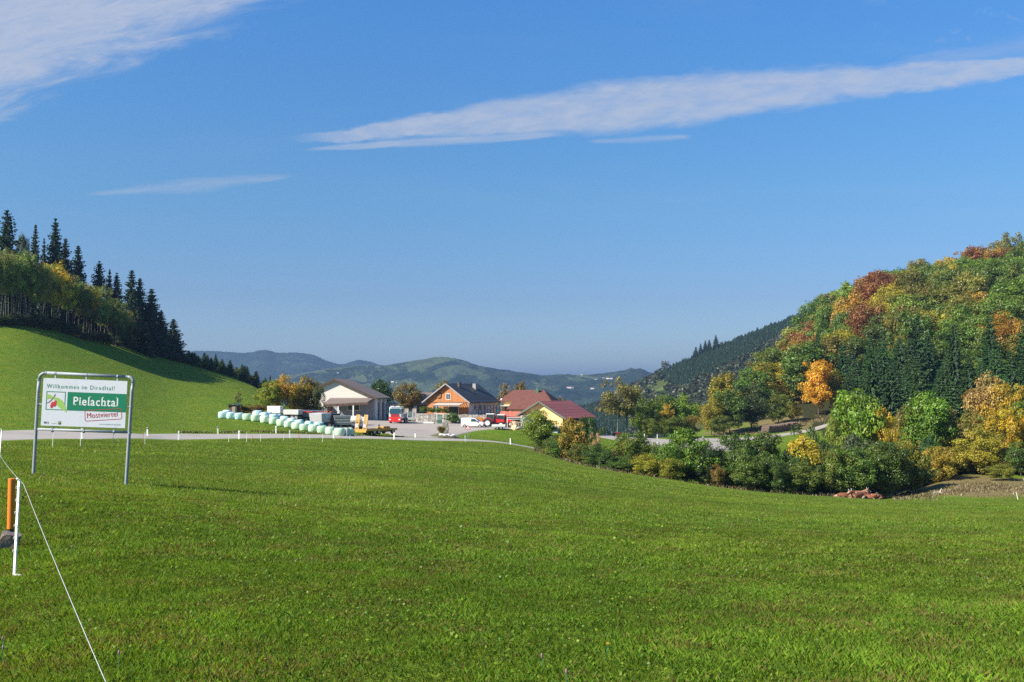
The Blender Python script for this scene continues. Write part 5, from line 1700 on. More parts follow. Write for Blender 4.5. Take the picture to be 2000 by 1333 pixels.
# white frame shelter with root stump and timber
wf = empty('frame_shelter', G(1006, 190, 0), R(2), 'white open frame shelter over pale timber beside the second tractor', 'shelter')
b = MB()
for x in (-1.5, 1.35):
    for y in (-.8, .8): b.box(x, y, -.2, .09, .09, 2.2)
b.box(-.1, 0, 1.98, 3.0, 1.8, .08)
b.bar((-1.5, -.8, 1.75), (1.35, -.8, 1.75), .09)
b.build('frame', M_whitep, wf)
st = empty('tree_stump', G(1007, 188.5, 0), 0, 'big pale upturned root stump under the white frame shelter', 'stump')
g_ = random.Random(5)
b = MB().tube([(0, 0, .1), (.05, -.1, .8), (.1, 0, 1.35)], [.75, .62, .7], 11)
for i in range(12):
    a = i * .52
    b.tube([(.4 * math.cos(a), .4 * math.sin(a), 1.0), (1.0 * math.cos(a + .2), .8 * math.sin(a), .9 + g_.uniform(-.6, .6)), (1.15 * math.cos(a), .9 * math.sin(a), .7 + g_.uniform(-.6, .7))], [.16, .1, .03], 5)
b.build('root_wood', pmat('pale_wood', (.42, .33, .22), .9, .3, 2.5, bmp=.8, dirt=(.20, .15, .10)), st)
sl = empty('timber_slab', G(1001, 185.5, 0), R(-30), 'light tan slab of wood leaning in front of the stump', 'slab')
MB().add([(-.45, 0, 0), (.5, 0, -.1), (.6, .45, .85), (-.4, .45, .8), (-.4, .12, 0), (.55, .12, -.1), (.65, .57, .85), (-.35, .57, .8)],
         [(0, 3, 2, 1), (4, 5, 6, 7), (0, 1, 5, 4), (1, 2, 6, 5), (2, 3, 7, 6), (3, 0, 4, 7)]).build('wood', pmat('fresh_wood', (.60, .38, .22), .8, .12), sl)
bo = MB().tube([(-.5, 0, .1), (-.2, 0, .35), (.2, 0, .4), (.5, 0, .1)], [.12, .34, .3, .1], 9).build('boulder', M_stone, None, G(1013, 185.5, .0)); tag(bo, 'pale round boulder beside the tan slab', 'boulder')

# machines between the bales and the barn
def tipper(name, loc, rz, label, mat, L_=3.6, h=1.3, w_=2.2, ribs=True, taper=.86):
    e = empty(name, loc, rz, label, 'trailer')
    b = MB().box(0, 0, .95, L_ * taper, w_ * .9, h, top=1 / taper, topy=1.08)
    b.build('body', mat, e, bevel=.03)
    if ribs:
        r_ = MB()
        for k_ in range(3): r_.box(0, 0, 1.2 + k_ * h * .33, L_ * (taper + .04 + k_ * .045) + .05, w_ * (.93 + k_ * .03) + .05, .09)
        r_.box(0, 0, .93 + h, L_ + .12, w_ * 1.0, .1)
        r_.build('ribs', mat, e)
    MB().box(-.2, 0, .55, L_ * .95, .8, .35).bar((-L_ * .5, 0, .6), (-L_ * .5 - 1.4, 0, .5), .12).build('chassis', M_chassis, e)
    for x in (L_ * .12, L_ * .36):
        for s_ in (-1, 1): wheel(e, x, s_ * w_ * .42, .46, .46, .3)
    return e


M_tarp = pmat('pale_dirty_sheet', (.62, .60, .62), .6, .1, 1.5, dirt=(.45, .42, .40))
tipper('tipper_trailer', G(626, 161, .0), R(-104), 'pale rear end of a rounded tipper trailer behind the bales', M_tarp, 3.8, 1.5, 2.25, False, .8)
tipper('tipper_trailer', G(669, 162, .0), R(-168), 'grey ribbed tipper trailer left of the yellow ramps', M_greymetal, 2.7, 1.35, 2.1)
tipper('tipper_trailer', G(646, 168, .0), R(-160), 'dark grey tipper trailer between the pale one and the ribbed one', M_chassis, 3.0, 1.4, 2.1)
tipper('box_trailer', G(572, 166, .15), R(-12), 'white and red flat trailer behind the middle of the bale row', M_dirtywhite, 2.9, .8, 2.0, False, .97)
rr_ = tipper('box_trailer', G(592, 168, .2), R(-8), 'red-railed grey trailer to the right of the white one', M_greymetal, 2.6, .75, 2.0, False, .97)
MB().box(0, -1.06, 1.62, 2.8, .08, .16).box(0, 1.06, 1.62, 2.8, .08, .16).build('rail', M_red, rr_)
hw_ = empty('hay_wagon', G(606, 176, .3), R(-6), 'long blue-grey wagon behind the trailers', 'wagon')
b = MB().box(0, 0, .95, 5.2, 2.1, .12)
for i in range(9): b.box(-2.5 + i * .62, -1.02, 1.0, .07, .06, .95).box(-2.5 + i * .62, 1.02, 1.0, .07, .06, .95)
for z in (1.2, 1.5, 1.9): b.bar((-2.6, -1.03, z), (2.6, -1.03, z), .05, .12).bar((-2.6, 1.03, z), (2.6, 1.03, z), .05, .12)
b.build('rack', M_bluegrey, hw_)
MB().box(0, 0, .98, 4.9, 1.9, .6).build('load', M_bluegrey, hw_)
for x in (-1.7, 1.7):
    for s_ in (-1, 1): wheel(hw_, x, s_ * .85, .42, .42, .26)
te = empty('hay_tedder', G(618, 178.5, .75), R(-4), 'orange-red hay machine with folded arms on top behind the wagon', 'farm machine')
b = MB()
g_ = random.Random(9)
for i in range(16):
    x = -2.6 + i * .34
    b.bar((x, g_.uniform(-.4, .4), 1.15 + g_.uniform(-.1, .1)), (x + g_.uniform(.3, .8), g_.uniform(-.4, .4), 1.35 + g_.uniform(-.15, .3)), .09)
b.bar((-2.7, 0, 1.2), (2.8, 0, 1.45), .14).bar((-2.4, .3, 1.05), (2.6, .3, 1.2), .1)
b.build('arm', M_orangered, te)
MB().bar((0, 0, -.7), (0, 0, 1.3), .2).bar((-2.2, 0, -.7), (-2.2, 0, 1.2), .14).bar((2.2, 0, -.7), (2.2, 0, 1.4), .14).build('stand', M_chassis, te)
gm = empty('green_machine', G(654, 174, .35), R(-5), 'pale green machine housing with a dark cab behind the grey tippers', 'farm machine')
MB().box(.3, 0, 1.0, 2.2, 1.5, .85).build('housing', M_green, gm, bevel=.08)
MB().box(-1.25, 0, 1.0, .8, 1.3, .8).build('cab', M_cabglass, gm)
b = MB()
for i in range(6): b.box(-.5 + i * .34, -.6, 1.85, .1, .1, .12)
b.build('fittings', M_dirtywhite, gm)
for x in (-1.0, .9):
    for s_ in (-1, 1): wheel(gm, x, s_ * .6, .5, .5, .3)
MB().box(0, 0, .45, 2.8, .9, .5).build('chassis', M_chassis, gm)
wt_ = empty('slurry_tanker', G(694, 168, 0), R(-7), 'off-white tank trailer behind the yellow raised ramps', 'tank trailer')
MB().tube([(-1.4, 0, 1.75), (-1.2, 0, 1.75), (1.2, 0, 1.75), (1.4, 0, 1.75)], [.35, .62, .62, .35], 16).build('tank', pmat('cream_paint', (.62, .62, .52), .5, .1), wt_, smooth=True)
MB().box(-1.9, 0, 1.35, .7, .8, .8).box(1.55, -.3, 1.5, .3, .5, .7).build('fittings', M_dirtywhite, wt_)
MB().box(0, 0, .6, 3.2, .9, .5).box(-.2, 0, 1.05, 2.4, .5, .2).build('chassis', M_bluegrey, wt_)
for x in (-.6, .6):
    for s_ in (-1, 1): wheel(wt_, x, s_ * .75, .5, .5, .3)
wb = empty('covered_trailer', G(538, 160, .15), R(-4), 'small white covered trailer in front of the yellow maples', 'trailer')
MB().box(0, 0, .75, 2.15, 1.6, 1.15).build('cover', M_whitep, wb, bevel=.04)
MB().box(0, 0, .45, 2.2, 1.5, .26).build('chassis', M_chassis, wb)
for s_ in (-1, 1): wheel(wb, .1, s_ * .78, .32, .32, .2)
# red implement at the lane
ri = empty('field_rake', G(1206, 206, .0), R(10), 'dark red farm implement parked under the wispy birch by the lane', 'farm machine')
b = MB().bar((-1.1, 0, .55), (1.1, 0, .6), .14).bar((-1.1, -.5, .4), (1.1, -.5, .4), .1).bar((-1.0, .3, .5), (-1.0, -.6, .6), .1).bar((1.0, .3, .5), (1.0, -.6, .6), .1).box(0, 0, .6, .9, .6, .28).box(-.75, 0, .5, .5, .5, .3)
b.build('frame', M_darkred, ri)
for x in (-.8, .8):
    for s_ in (-1, 1): wheel(ri, x, s_ * .45, .26, .26, .14, rim=M_darkred)

# yard furniture
cb_ = empty('utility_cabinet', G(859, 200.5, 0), R(0), 'tall dark green cabinet standing in front of the stone wall', 'cabinet')
MB().box(0, 0, 0.75, .95, .5, 1.0).build('door', pmat('grey_green_paint', (.16, .24, .20), .5), cb_, bevel=.02)
MB().box(0, .06, -.2, .98, .5, .93).box(0, .02, 1.77, 1.04, .6, .07).build('case', M_dgreen, cb_)
lp = empty('felled_log', G(838, 199.5, .2), 0, 'white felled log lying at the foot of the stone wall', 'log')
MB().tube([(-1.1, 0, .02), (.95, 0, .0)], [.2, .17], 12).build('stem', M_dirtywhite, lp)
MB().tube([(.95, 0, 0), (.97, 0, 0)], [.17, .17], 12).tube([(1.05, -.1, .1), (1.15, -.1, -.18)], .06, 6).build('cut_end', M_darkwood, lp)
sm = empty('street_lamp', G(979.5, 205, 0), 0, 'thin lamp post with a white globe in front of the farmhouse', 'street lamp')
MB().tube([(0, 0, -.2), (0, 0, 5.0)], .05, 8).build('pole', M_greymetal, sm)
bm = bmesh.new(); bmesh.ops.create_uvsphere(bm, u_segments=14, v_segments=8, radius=.2); me = bpy.data.meshes.new('globe'); bm.to_mesh(me); bm.free(); me.materials.append(M_postwhite)
link_mesh(me, 'globe', sm, (0, 0, 5.2))

# mound with standing stone, ornamental grass and white stones
mo = MB()
cx, cy = gxy(868, 163.5)
ns, nr_ = 28, 7
V = [(cx, cy, float(gz(cx, cy)) + .75)]
for r_ in range(1, nr_ + 1):
    for k_ in range(ns):
        a = 2 * math.pi * k_ / ns
        q = r_ / nr_
        x, y = cx + 3.0 * q * math.cos(a), cy + 4.2 * q * math.sin(a)
        V.append((x, y, float(gz(x, y)) + .8 * (math.cos(q * math.pi) * .5 + .5) - .05 * (q > .95) + random.uniform(-.03, .03)))
Fm = [(0, 1 + k_, 1 + (k_ + 1) % ns) for k_ in range(ns)]
for r_ in range(nr_ - 1):
    for k_ in range(ns):
        a, b_ = 1 + r_ * ns + k_, 1 + r_ * ns + (k_ + 1) % ns
        Fm.append((a, a + ns, b_ + ns, b_))
mo.add(V, Fm)
o = mo.build('flower_bed_mound', pmat('dry_ground_cover', (.085, .085, .035), .95, .4, 2.5, bmp=1, dirt=(.16, .12, .07)), None, smooth=True); tag(o, kind='structure')
ss = MB().add([(-.55, 0, -.3), (.6, 0, -.3), (.72, 0, .9), (.45, 0, 1.7), (.1, 0, 2.05), (-.3, 0, 1.5), (-.62, 0, .7)], [(0, 1, 2, 3, 4, 5, 6)])
o = ss.build('standing_stone', M_stone, None, Vector((at(868, 840, 163).x, 163, float(gz(cx, cy)) + .75)), solid=.35, bevel=.06); tag(o, 'upright pointed standing stone on the mound at the yard entrance', 'standing stone')


def tuft(name, loc, n, h, sp, color, label, cat, blade=.03, seed=1):
    g = np.random.default_rng(seed)
    a = g.uniform(0, 6.28, n); r_ = sp * np.sqrt(g.random(n)) * .4
    bx_, by_ = np.cos(a) * r_, np.sin(a) * r_
    hh = h * g.uniform(.55, 1.1, n); out = g.uniform(.2, 1, n) * sp
    tx, ty = bx_ + np.cos(a) * out, by_ + np.sin(a) * out
    wx, wy = -np.sin(a) * blade, np.cos(a) * blade
    mx, my, mz = bx_ * .5 + tx * .5 * .7, by_ * .5 + ty * .5 * .7, hh * .75
    V = np.stack([np.stack([bx_ - wx, by_ - wy, np.zeros(n)], 1), np.stack([bx_ + wx, by_ + wy, np.zeros(n)], 1), np.stack([mx + wx, my + wy, mz], 1), np.stack([mx - wx, my - wy, mz], 1)], 1).reshape(-1, 3)
    V2 = np.stack([np.stack([mx - wx, my - wy, mz], 1), np.stack([mx + wx, my + wy, mz], 1), np.stack([tx, ty, hh], 1), np.stack([tx, ty, hh], 1) + [[.005, 0, 0]]], 1).reshape(-1, 3)
    V = np.vstack([V, V2])
    o = link_mesh(np_mesh(name, V, np.arange(len(V)).reshape(-1, 4), M_leaf, attr={'v': ('FACE', g.uniform(.2, .8, 2 * n)), 'h': ('FACE', g.uniform(.3, .7, 2 * n))}), name, None, loc)
    o.color = (*color, 1)
    return tag(o, label, cat)


tuft('ornamental_grass', Vector((at(862, 845, 161.5).x, 161.5, float(gz(*gxy(862, 161.5))) + .5)), 900, 1.25, .75, (.24, .20, .06), 'big clump of yellowish ornamental grass on the mound', 'grass clump', .03)
g_ = random.Random(12)
for i in range(16):
    u = 861 + 26 * (i / 15) + g_.uniform(-1, 1)
    x, y = gxy(u, 159.6 + g_.uniform(-.4, .4))
    s_ = g_.uniform(.16, .32)
    o = MB().tube([(-s_, 0, 0), (-s_ * .6, .02, s_ * .5), (s_ * .5, 0, s_ * .55), (s_, 0, .02)], [s_ * .2, s_ * .7, s_ * .6, s_ * .15], 7).build('white_stone', pmat('white_stone', (.6, .6, .58), .8, .15) if i == 0 else bpy.data.materials['white_stone'], None, Vector((x, y, float(gz(x, y)) + .42)))
    tag(o, 'white edging stone on the front of the mound, %s from the left' % nth(i + 1), 'stone', 'white stones round the mound')
# triangular warning sign
ws = empty('warning_sign', G(914, 156, 0), 0, 'red-edged triangular warning sign on a thin post by the road', 'road sign')
MB().tube([(0, .03, -.2), (0, .03, 2.35)], .03, 8).build('post', M_steel, ws)
tri = lambda s_, y0, y1: MB().prism([(-.45 * s_, 2.05 - .26 * s_), (.45 * s_, 2.05 - .26 * s_), (0, 2.05 + .52 * s_)], y0, y1)
pl = tri(1, -.03, 0).build('sign_plate', M_red, ws)
tri(.68, -.036, -.031).build('sign_face', M_whitep, pl)
MB().box(0, -.04, 1.98, .07, .004, .2).box(0, -.04, 1.91, .07, .004, .05).build('symbol', M_black, pl)

# ------------------------------------------------------------------ wrapped silage bales
def bale_mat(name, c):
    m, n, out = new_mat(name)
    tcd = n.node('ShaderNodeTexCoord'); oi = n.node('ShaderNodeObjectInfo')
    mp = n.node('ShaderNodeMapping'); n.link(tcd.outputs['Object'], mp.inputs[0]); mp.inputs['Scale'].default_value = (1, 1, .35)
    wn = n.noise(mp.outputs[0], 7, 5, .7, .8)
    p = n.node('ShaderNodeBsdfPrincipled')
    cc = n.mix(n.m('MULTIPLY', wn, .8), c, tuple(x * .8 for x in c))
    cc = n.mix(n.m('MULTIPLY', oi.outputs['Random'], .3), cc, (.72, .78, .72))
    n.link(cc, p.inputs[0]); p.inputs['Roughness'].default_value = .32
    n.link(bump(n, wn, .9, .05), p.inputs['Normal'])
    n.link(p.outputs[0], out.inputs[0])
    return m


M_baleg = bale_mat('pale_green_film', (.46, .66, .44))
M_baleb = bale_mat('pale_blue_film', (.44, .68, .66))


def bale_mesh(seed, mat):
    g = random.Random(seed)
    prof = [(0, 0), (.50, 0), (.62, .06), (.67, .25), (.69, .6), (.67, .98), (.61, 1.15), (.45, 1.23), (0, 1.26)]
    n = 28
    V, Fc = [], []
    ph = g.uniform(0, 6)
    for r_, z in prof[1:-1]:
        for k_ in range(n):
            a = 2 * math.pi * k_ / n
            w_ = 1 + .035 * math.sin(3 * a + ph) + .02 * math.sin(7 * a + ph * 2 + z * 4) + g.uniform(-.012, .012)
            V.append((r_ * w_ * math.cos(a), r_ * w_ * math.sin(a), z + g.uniform(-.012, .012)))
    m_ = len(prof) - 2
    for i in range(m_ - 1):
        for k_ in range(n):
            a, b_ = i * n + k_, i * n + (k_ + 1) % n
            Fc.append((a, b_, b_ + n, a + n))
    V += [(0, 0, 0), (.03, 0, 1.24)]
    c0, c1_ = len(V) - 2, len(V) - 1
    Fc += [((k_ + 1) % n, k_, c0) for k_ in range(n)] + [((m_ - 1) * n + k_, (m_ - 1) * n + (k_ + 1) % n, c1_) for k_ in range(n)]
    me = bpy.data.meshes.new('silage_bale'); me.from_pydata(V, [], Fc)
    for p in me.polygons: p.use_smooth = True
    me.materials.append(mat)
    return me


bg_ = [bale_mesh(i, M_baleg) for i in range(4)]
bb_ = [bale_mesh(10 + i, M_baleb) for i in range(4)]
ORD = ['leftmost', 'second', 'third', 'fourth', 'fifth', 'sixth', 'seventh', 'eighth', 'ninth', 'tenth', 'eleventh', 'twelfth', 'thirteenth', 'fourteenth', 'fifteenth', 'sixteenth']
bots = [436, 452, 468.5, 483.6, 500, 518, 534.5, 550, 564, 579.5, 595, 612.5, 630, 646, 664]
dist = lambda u: float(np.interp(u, [436, 500, 580, 664], [151.5, 150, 146.5, 141.2]))
random.seed(4)
for i, u in enumerate(bots):
    d = dist(u)
    p = G(u, d)
    o = link_mesh((bb_ if i < 3 else bg_)[i % 4], 'silage_bale', None, p)
    o.rotation_euler = (random.uniform(-.05, .05), random.uniform(-.05, .05), random.uniform(0, 6))
    k_ = 1.02 if i < 11 else 1.1
    o.scale = (k_, k_, .86 if i < 11 else .92)
    tag(o, ('%s wrapped bale from the hut in the front ground row, %s film' % (ORD[i] if i else 'outermost', 'pale blue' if i < 3 else 'pale green')), 'silage bale', 'wrapped bales in the row beside the road')
for i, u in enumerate([674, 683]):
    o = link_mesh(bg_[i + 1], 'silage_bale', None, G(u, 142.6 + i * .8)); o.scale = (1, 1, .9)
    tag(o, ['shaded green bale squeezed behind the last front bale', 'rightmost green bale next to the yellow low-loader'][i], 'silage bale', 'wrapped bales in the row beside the road')
tops = [497, 514.5, 532, 551.5, 568, 583, 600, 617]
for i, u in enumerate(tops):
    d = dist(u) + .9
    p = G(u, d - .9)
    o = link_mesh(bb_[(i + 1) % 4], 'silage_bale', None, Vector((p.x, p.y + 1.25, float(gz(p.x, p.y + 1.25)) - .03)))
    o.rotation_euler = (random.uniform(-.14, .02), random.uniform(-.16, .16), random.uniform(0, 6)); o.scale = (1.04, 1.04, 1.22)
    tag(o, '%s turquoise bale from the left in the higher rear line of bales' % ['first', 'second', 'third', 'fourth, tilted', 'fifth', 'sixth', 'seventh', 'eighth and last'][i], 'silage bale', 'wrapped bales stacked on top of the row')
for i, u in enumerate([444, 505, 524, 543, 625]):
    d = dist(u) + 2.75
    o = link_mesh(bb_[i % 4], 'silage_bale', None, G(u, d, -.03)); o.scale = (1, 1, 1.22 if i else .95)
    if i == 0: lab = 'turquoise bale showing only its top behind the outermost bale'
    else: lab = ['', 'pale bale behind the first and second turquoise bales', 'pale bale behind the second and third turquoise bales', 'pale bale behind the third and fourth turquoise bales', 'shaded turquoise bale behind the last rear one'][i]
    tag(o, lab, 'silage bale', 'bales of the hidden back row')

# ------------------------------------------------------------------ road delineators, stakes and electric fence
def delineator(u, d, label, black=True, h=1.0, group='white delineator posts along the road'):
    e = empty('delineator_post', G(u, d), random.uniform(-.3, .3), label, 'delineator', group)
    e.rotation_euler = (random.uniform(-.04, .04), random.uniform(-.06, .04), e.rotation_euler.z)
    MB().prism([(-.075, -.05), (.075, -.05), (.06, .05), (-.06, .05)], -.2, h, 'z').build('post', M_postwhite, e)
    if black:
        MB().box(0, 0, h - .18, .16, .11, .13).box(0, 0, h, .13, .09, .02).build('black_band', M_black, e)
    MB().box(0, -.058, h - .30, .05, .012, .08).build('reflector', M_steel, e)
    return e


dl = [(162, 95.5, 'white delineator behind the welcome sign', 0), (290, 113.5, 'delineator with black cap on the far roadside right of the welcome sign', 1), (350, 112.0, 'white delineator on the near roadside between sign and bales', 0),
      (427, 128.5, 'delineator with black cap on the far roadside below the first bales', 1), (468, 119.5, 'white delineator on the near roadside below the third bale', 0), (540, 136.5, 'white delineator on the far roadside below the middle of the bale row', 0),
      (567, 127.0, 'tilted white delineator on the near roadside below the bale row', 0), (652, 133.0, 'white delineator on the near roadside in front of the last big bales', 0), (678, 141.0, 'short white delineator in front of the rightmost bales', 0),
      (770, 143.0, 'white delineator on the near roadside below the yellow low-loader', 0), (811.5, 154.5, 'delineator with dark top at the mouth of the yard', 1), (909, 152.0, 'small white delineator left of the warning sign', 0),
      (997, 161.0, 'last white delineator before the road disappears behind the thicket', 0)]
for u, d, lb, bk in dl: delineator(u, d, lb, bool(bk))
for u, d, lb in [(1185, 203.5, 'leftmost tiny delineator by the red implement on the lane'), (1194, 204, 'second tiny delineator by the red implement on the lane'), (1258, 205, 'tiny delineator on the far side of the lane, left of the brighter one'),
                 (1283, 206.5, 'bright delineator on the far side of the lane'), (1283, 187.5, 'bright delineator on the near side of the lane')]:
    delineator(u, d, lb, False, .9, 'tiny delineators along the lane')


def stake(name, u, d, h, w_, mat, label, tilt=0.0, cat='fence post', group=None, clip=False):
    e = empty(name, G(u, d), 0, label, cat, group)
    e.rotation_euler = (0, tilt, 0)
    MB().tube([(0, 0, -.15), (0, 0, h)], [w_ / 2, w_ / 2 * .8], 7).build('shaft', mat, e)
    if clip:
        MB().box(0, -w_ * .5, h - .12, w_ * 1.5, w_ * .6, .05).box(.06, 0, .08, .14, .03, .03).build('clip', mat, e)
    return e


M_brownstake = pmat('brown_stake', (.36, .17, .09), .8, .2, 3)
M_orangestake = pmat('orange_stake', (.62, .20, .05), .7, .15, 3)
M_bluestake = pmat('blue_stake', (.05, .10, .24), .6, .15, 3)
for u, d, h, w_, mt, lb, ti in [
    (105, 57, 1.0, .035, M_postwhite, 'white fence stake under the left part of the welcome sign', .05), (159, 60, 1.0, .035, M_postwhite, 'white fence stake under the middle of the welcome sign', .04),
    (222, 75, 1.0, .035, M_bluestake, 'dark blue fence stake under the right part of the welcome sign', .06), (281, 75, 1.0, .03, M_brownstake, 'brown and white pair of stakes right of the sign, left one', .02),
    (285, 75, .95, .03, M_postwhite, 'pale stake of the pair right of the welcome sign', 0), (448, 105, .8, .05, M_postwhite, 'short pale fence stake left of the orange one', .05), (483, 104, .95, .05, M_postwhite, 'white fence stake left of the third near delineator', .03),
    (493, 110, .6, .07, M_orangestake, 'little orange stake in the grass by the road', .1), (510, 108, .8, .05, M_postwhite, 'pale fence stake below the middle bales', .03), (555, 116, .75, .04, M_postwhite, 'thin pale fence stake beside the tilted delineator', .03),
    (583, 113, .75, .05, M_orangestake, 'orange-brown stake of a pair by the road', .05), (586, 113, .7, .05, M_brownstake, 'brown stake of a pair by the road', -.06), (606, 120, .6, .04, M_postwhite, 'faint pale stake right of the brown pair', .02),
    (631, 112, 1.0, .045, M_postwhite, 'tall white fence stake in front of the last bales', .03), (653.5, 126, .7, .04, M_postwhite, 'pale stake right below the delineator by the last bales', 0), (667, 122, .7, .05, M_orangestake, 'little orange stake below the last bale', .08),
    (684, 128, .7, .04, M_postwhite, 'pale stake below the yellow ramps', .02), (1983, 112, .9, .07, M_postwhite, 'leaning white stake on the right edge of the bank', -.2)]:
    stake('fence_stake', u, d, h, w_, mt, lb, ti)

# nearest electric fence: white plastic posts and a white rope
def step_post(u, d, h, label, tilt):
    e = empty('electric_fence_post', G(u, d), R(20), label, 'fence post')
    e.rotation_euler = (0, tilt, R(-28))
    b = MB()
    b.box(0, .01, -.15, .008, .022, h + .15).box(0, 0, -.15, .034, .008, h + .15).box(-.009, .008, .1, .005, .008, h - .1)
    b.build('shaft', M_postwhite, e)
    b = MB()
    for i in range(6):
        z = .28 + i * .13
        b.tube([(.0, -.008, z), (.0, -.028, z + .006), (.0, -.03, z + .024), (.0, -.018, z + .028)], .003, 6)
    b.tube([(0, -.01, h), (.0, -.03, h + .02), (.02, -.03, h + .015)], .007, 6)
    b.build('rope_hooks', M_postwhite, e)
    MB().box(.05, 0, .04, .11, .03, .015).build('foot_tread', M_postwhite, e)
    return e


step_post(36, 10.4, 1.02, 'white plastic electric fence post in front, beside the orange pipe', R(2.5))
step_post(1, 27, 1.05, 'white plastic electric fence post at the left edge beyond the orange pipe', R(5))


def rope(pts, sag, label, r_=.005):
    P = []
    for i in range(len(pts) - 1):
        a, b = Vector(pts[i]), Vector(pts[i + 1])
        for k_ in range(24):
            t = k_ / 24
            q = a.lerp(b, t); q.z -= sag[i] * 4 * t * (1 - t)
            P.append(q)
    P.append(Vector(pts[-1]))
    o = MB().tube(P, r_, 6).build('fence_rope', M_rope, None, smooth=True)
    return tag(o, label, 'rope')


M_rope = pmat('white_rope', (.40, .43, .45), .7, .3, 60)
top1 = at(46, 946, 10.38)
rope([at(215, 1352, 5.6), top1, at(-3, 884, 25.5)], [.02, .04], 'white electric fence rope running from the bottom edge to the front post', .0025)

# orange pipe with black foot on its stone and bare patch
pp = empty('marker_pipe', G(27.5, 13.0), 0, 'orange plastic pipe with a black foot standing on a grey stone at the left', 'marker pipe')
zb = float(pp.location.z)
zt = at(24, 935, 13.0).z - zb; zm = at(24, 1033, 13.0).z - zb
MB().tube([(0, 0, zm), (0, 0, zt - .005), (0, 0, zt)], [.045, .045, .038], 20).build('pipe', M_orange, pp, smooth=False)
MB().tube([(0.005, 0, -.05), (0.003, 0, zm + .01)], .035, 16).build('foot', M_black, pp)
bm = bmesh.new(); bmesh.ops.create_icosphere(bm, subdivisions=4, radius=.5)
for v_ in bm.verts:
    c = v_.co
    c.x = max(-.36, min(.36, c.x)); c.y = max(-.34, min(.34, c.y)); c.z = max(-.38, min(.30, c.z))
    n_ = .03 * math.sin(c.x * 11 + c.y * 5) * math.cos(c.z * 9 + 1) + random.uniform(-.008, .008)
    v_.co = c * (1 + n_)
me = bpy.data.meshes.new('stone'); bm.to_mesh(me); bm.free()
me.materials.append(pmat('rough_stone', (.24, .19, .16), .95, .25, 8, bmp=1, dirt=(.13, .10, .08)))
o = link_mesh(me, 'stone', None, G(25, 12.75, .08)); o.scale = (.32, .30, .40); o.rotation_euler = (.1, R(14), .4)
tag(o, 'squarish grey-brown stone at the foot of the orange pipe', 'stone')

# ------------------------------------------------------------------ welcome sign
def text_geo(s, size, bold=0.0, xs=1.0, spacing=1.0):
    cu_ = bpy.data.curves.new('t', 'FONT'); cu_.body = s; cu_.size = size; cu_.offset = bold; cu_.space_character = spacing; cu_.resolution_u = 6
    ob = bpy.data.objects.new('t', cu_); col.objects.link(ob)
    dg = bpy.context.evaluated_depsgraph_get(); dg.update()
    me = bpy.data.meshes.new_from_object(ob.evaluated_get(dg))
    vs = [(v.co.x * xs, v.co.y) for v in me.vertices]; fs = [tuple(p.vertices) for p in me.polygons]
    bpy.data.objects.remove(ob); bpy.data.curves.remove(cu_); bpy.data.meshes.remove(me)
    x0 = min(v[0] for v in vs); x1 = max(v[0] for v in vs)
    return [(x - x0, y) for x, y in vs], fs, x1 - x0


D_S = 26.0
sg = empty('welcome_sign', (0, 0, 0), 0, 'tube-framed welcome sign with white and green board in the meadow', 'sign board')
# the sign leans a little to its left side; its plane faces the camera side of the meadow
pxm = D_S / F


def SP(u, v, off=0.0):
    q = at(u, v, D_S - off)
    return (q.x * D_S / (D_S - off), D_S - off, q.z * D_S / (D_S - off))


rtube = .042
def tb(pts, r_=rtube): return MB().tube(pts, r_, 16)
zl = G(65, D_S).z - .3
pl_ = SP(65.5, 925); pr_ = SP(246, 950)
tb([(pl_[0] - .015, D_S, pl_[2] - .35), SP(65.5, 925), SP(74.5, 765), SP(77, 741)]).tube([SP(77, 741), SP(78.5, 734), SP(84, 730), SP(92, 728.8)], rtube, 16).build('frame_tube', M_steel, sg, smooth=True)
tb([(pr_[0] - .015, D_S, pr_[2] - .35), SP(246, 950), SP(257.5, 765), SP(259.5, 751)]).tube([SP(259.5, 751), SP(260, 742), SP(255, 737.5), SP(247, 736.5)], rtube, 16).build('frame_tube', M_steel, sg, smooth=True)
tb([SP(90, 728.8), SP(249, 736.7)]).build('top_rail', M_steel, sg, smooth=True)
tb([SP(71, 838.6), SP(253, 844.8)], .036).build('bottom_rail', M_steel, sg, smooth=True)
for (u, v, du) in ((90.5, 729, 0), (248, 736.6, 0)): MB().tube([SP(u - 1, v), SP(u + 1, v + .1)], rtube + .008, 14).build('clamp', M_steel, sg)
for (u, v) in ((76, 742.5), (260.2, 751), (74, 789.5), (256.6, 794.5), (71, 838), (253.5, 846)): MB().tube([SP(u, v - 1.6), SP(u - .15, v + 1.6)], rtube + .009, 14).build('clamp', M_steel, sg)
for (u, v) in ((109, 730), (169.5, 733), (230, 736), (102.5, 841), (163.5, 842.5), (223, 843.5)): MB().tube([SP(u - 1.5, v), SP(u + 1.5, v + .1)], rtube + .009, 14).build('clamp', M_steel, sg)
for (u, v, v2) in ((109, 733, 741), (169.5, 736, 744), (230, 739, 746)): MB().bar(SP(u, v, .01), SP(u, v2, .03), .035, .03).build('bracket', M_steel, sg)
for (u, v, v2) in ((103, 839, 831), (164, 841, 834), (223.5, 842, 836)): MB().bar(SP(u, v, .01), SP(u + .3, v2, .03), .035, .03).build('bracket', M_steel, sg)
MB().bar(SP(75, 789, .01), SP(84, 789.5, .03), .04, .03).build('bracket', M_steel, sg)
MB().bar(SP(256, 794.5, .01), SP(246, 794, .03), .04, .03).build('bracket', M_steel, sg)
# board corners (as sighted), then a 0..1 coordinate frame on it
c00, c10, c01, c11 = (Vector(SP(81.3, 831.4, .05)), Vector(SP(245.5, 836.6, .05)), Vector(SP(86.8, 738.5, .05)), Vector(SP(250.3, 745.0, .05)))


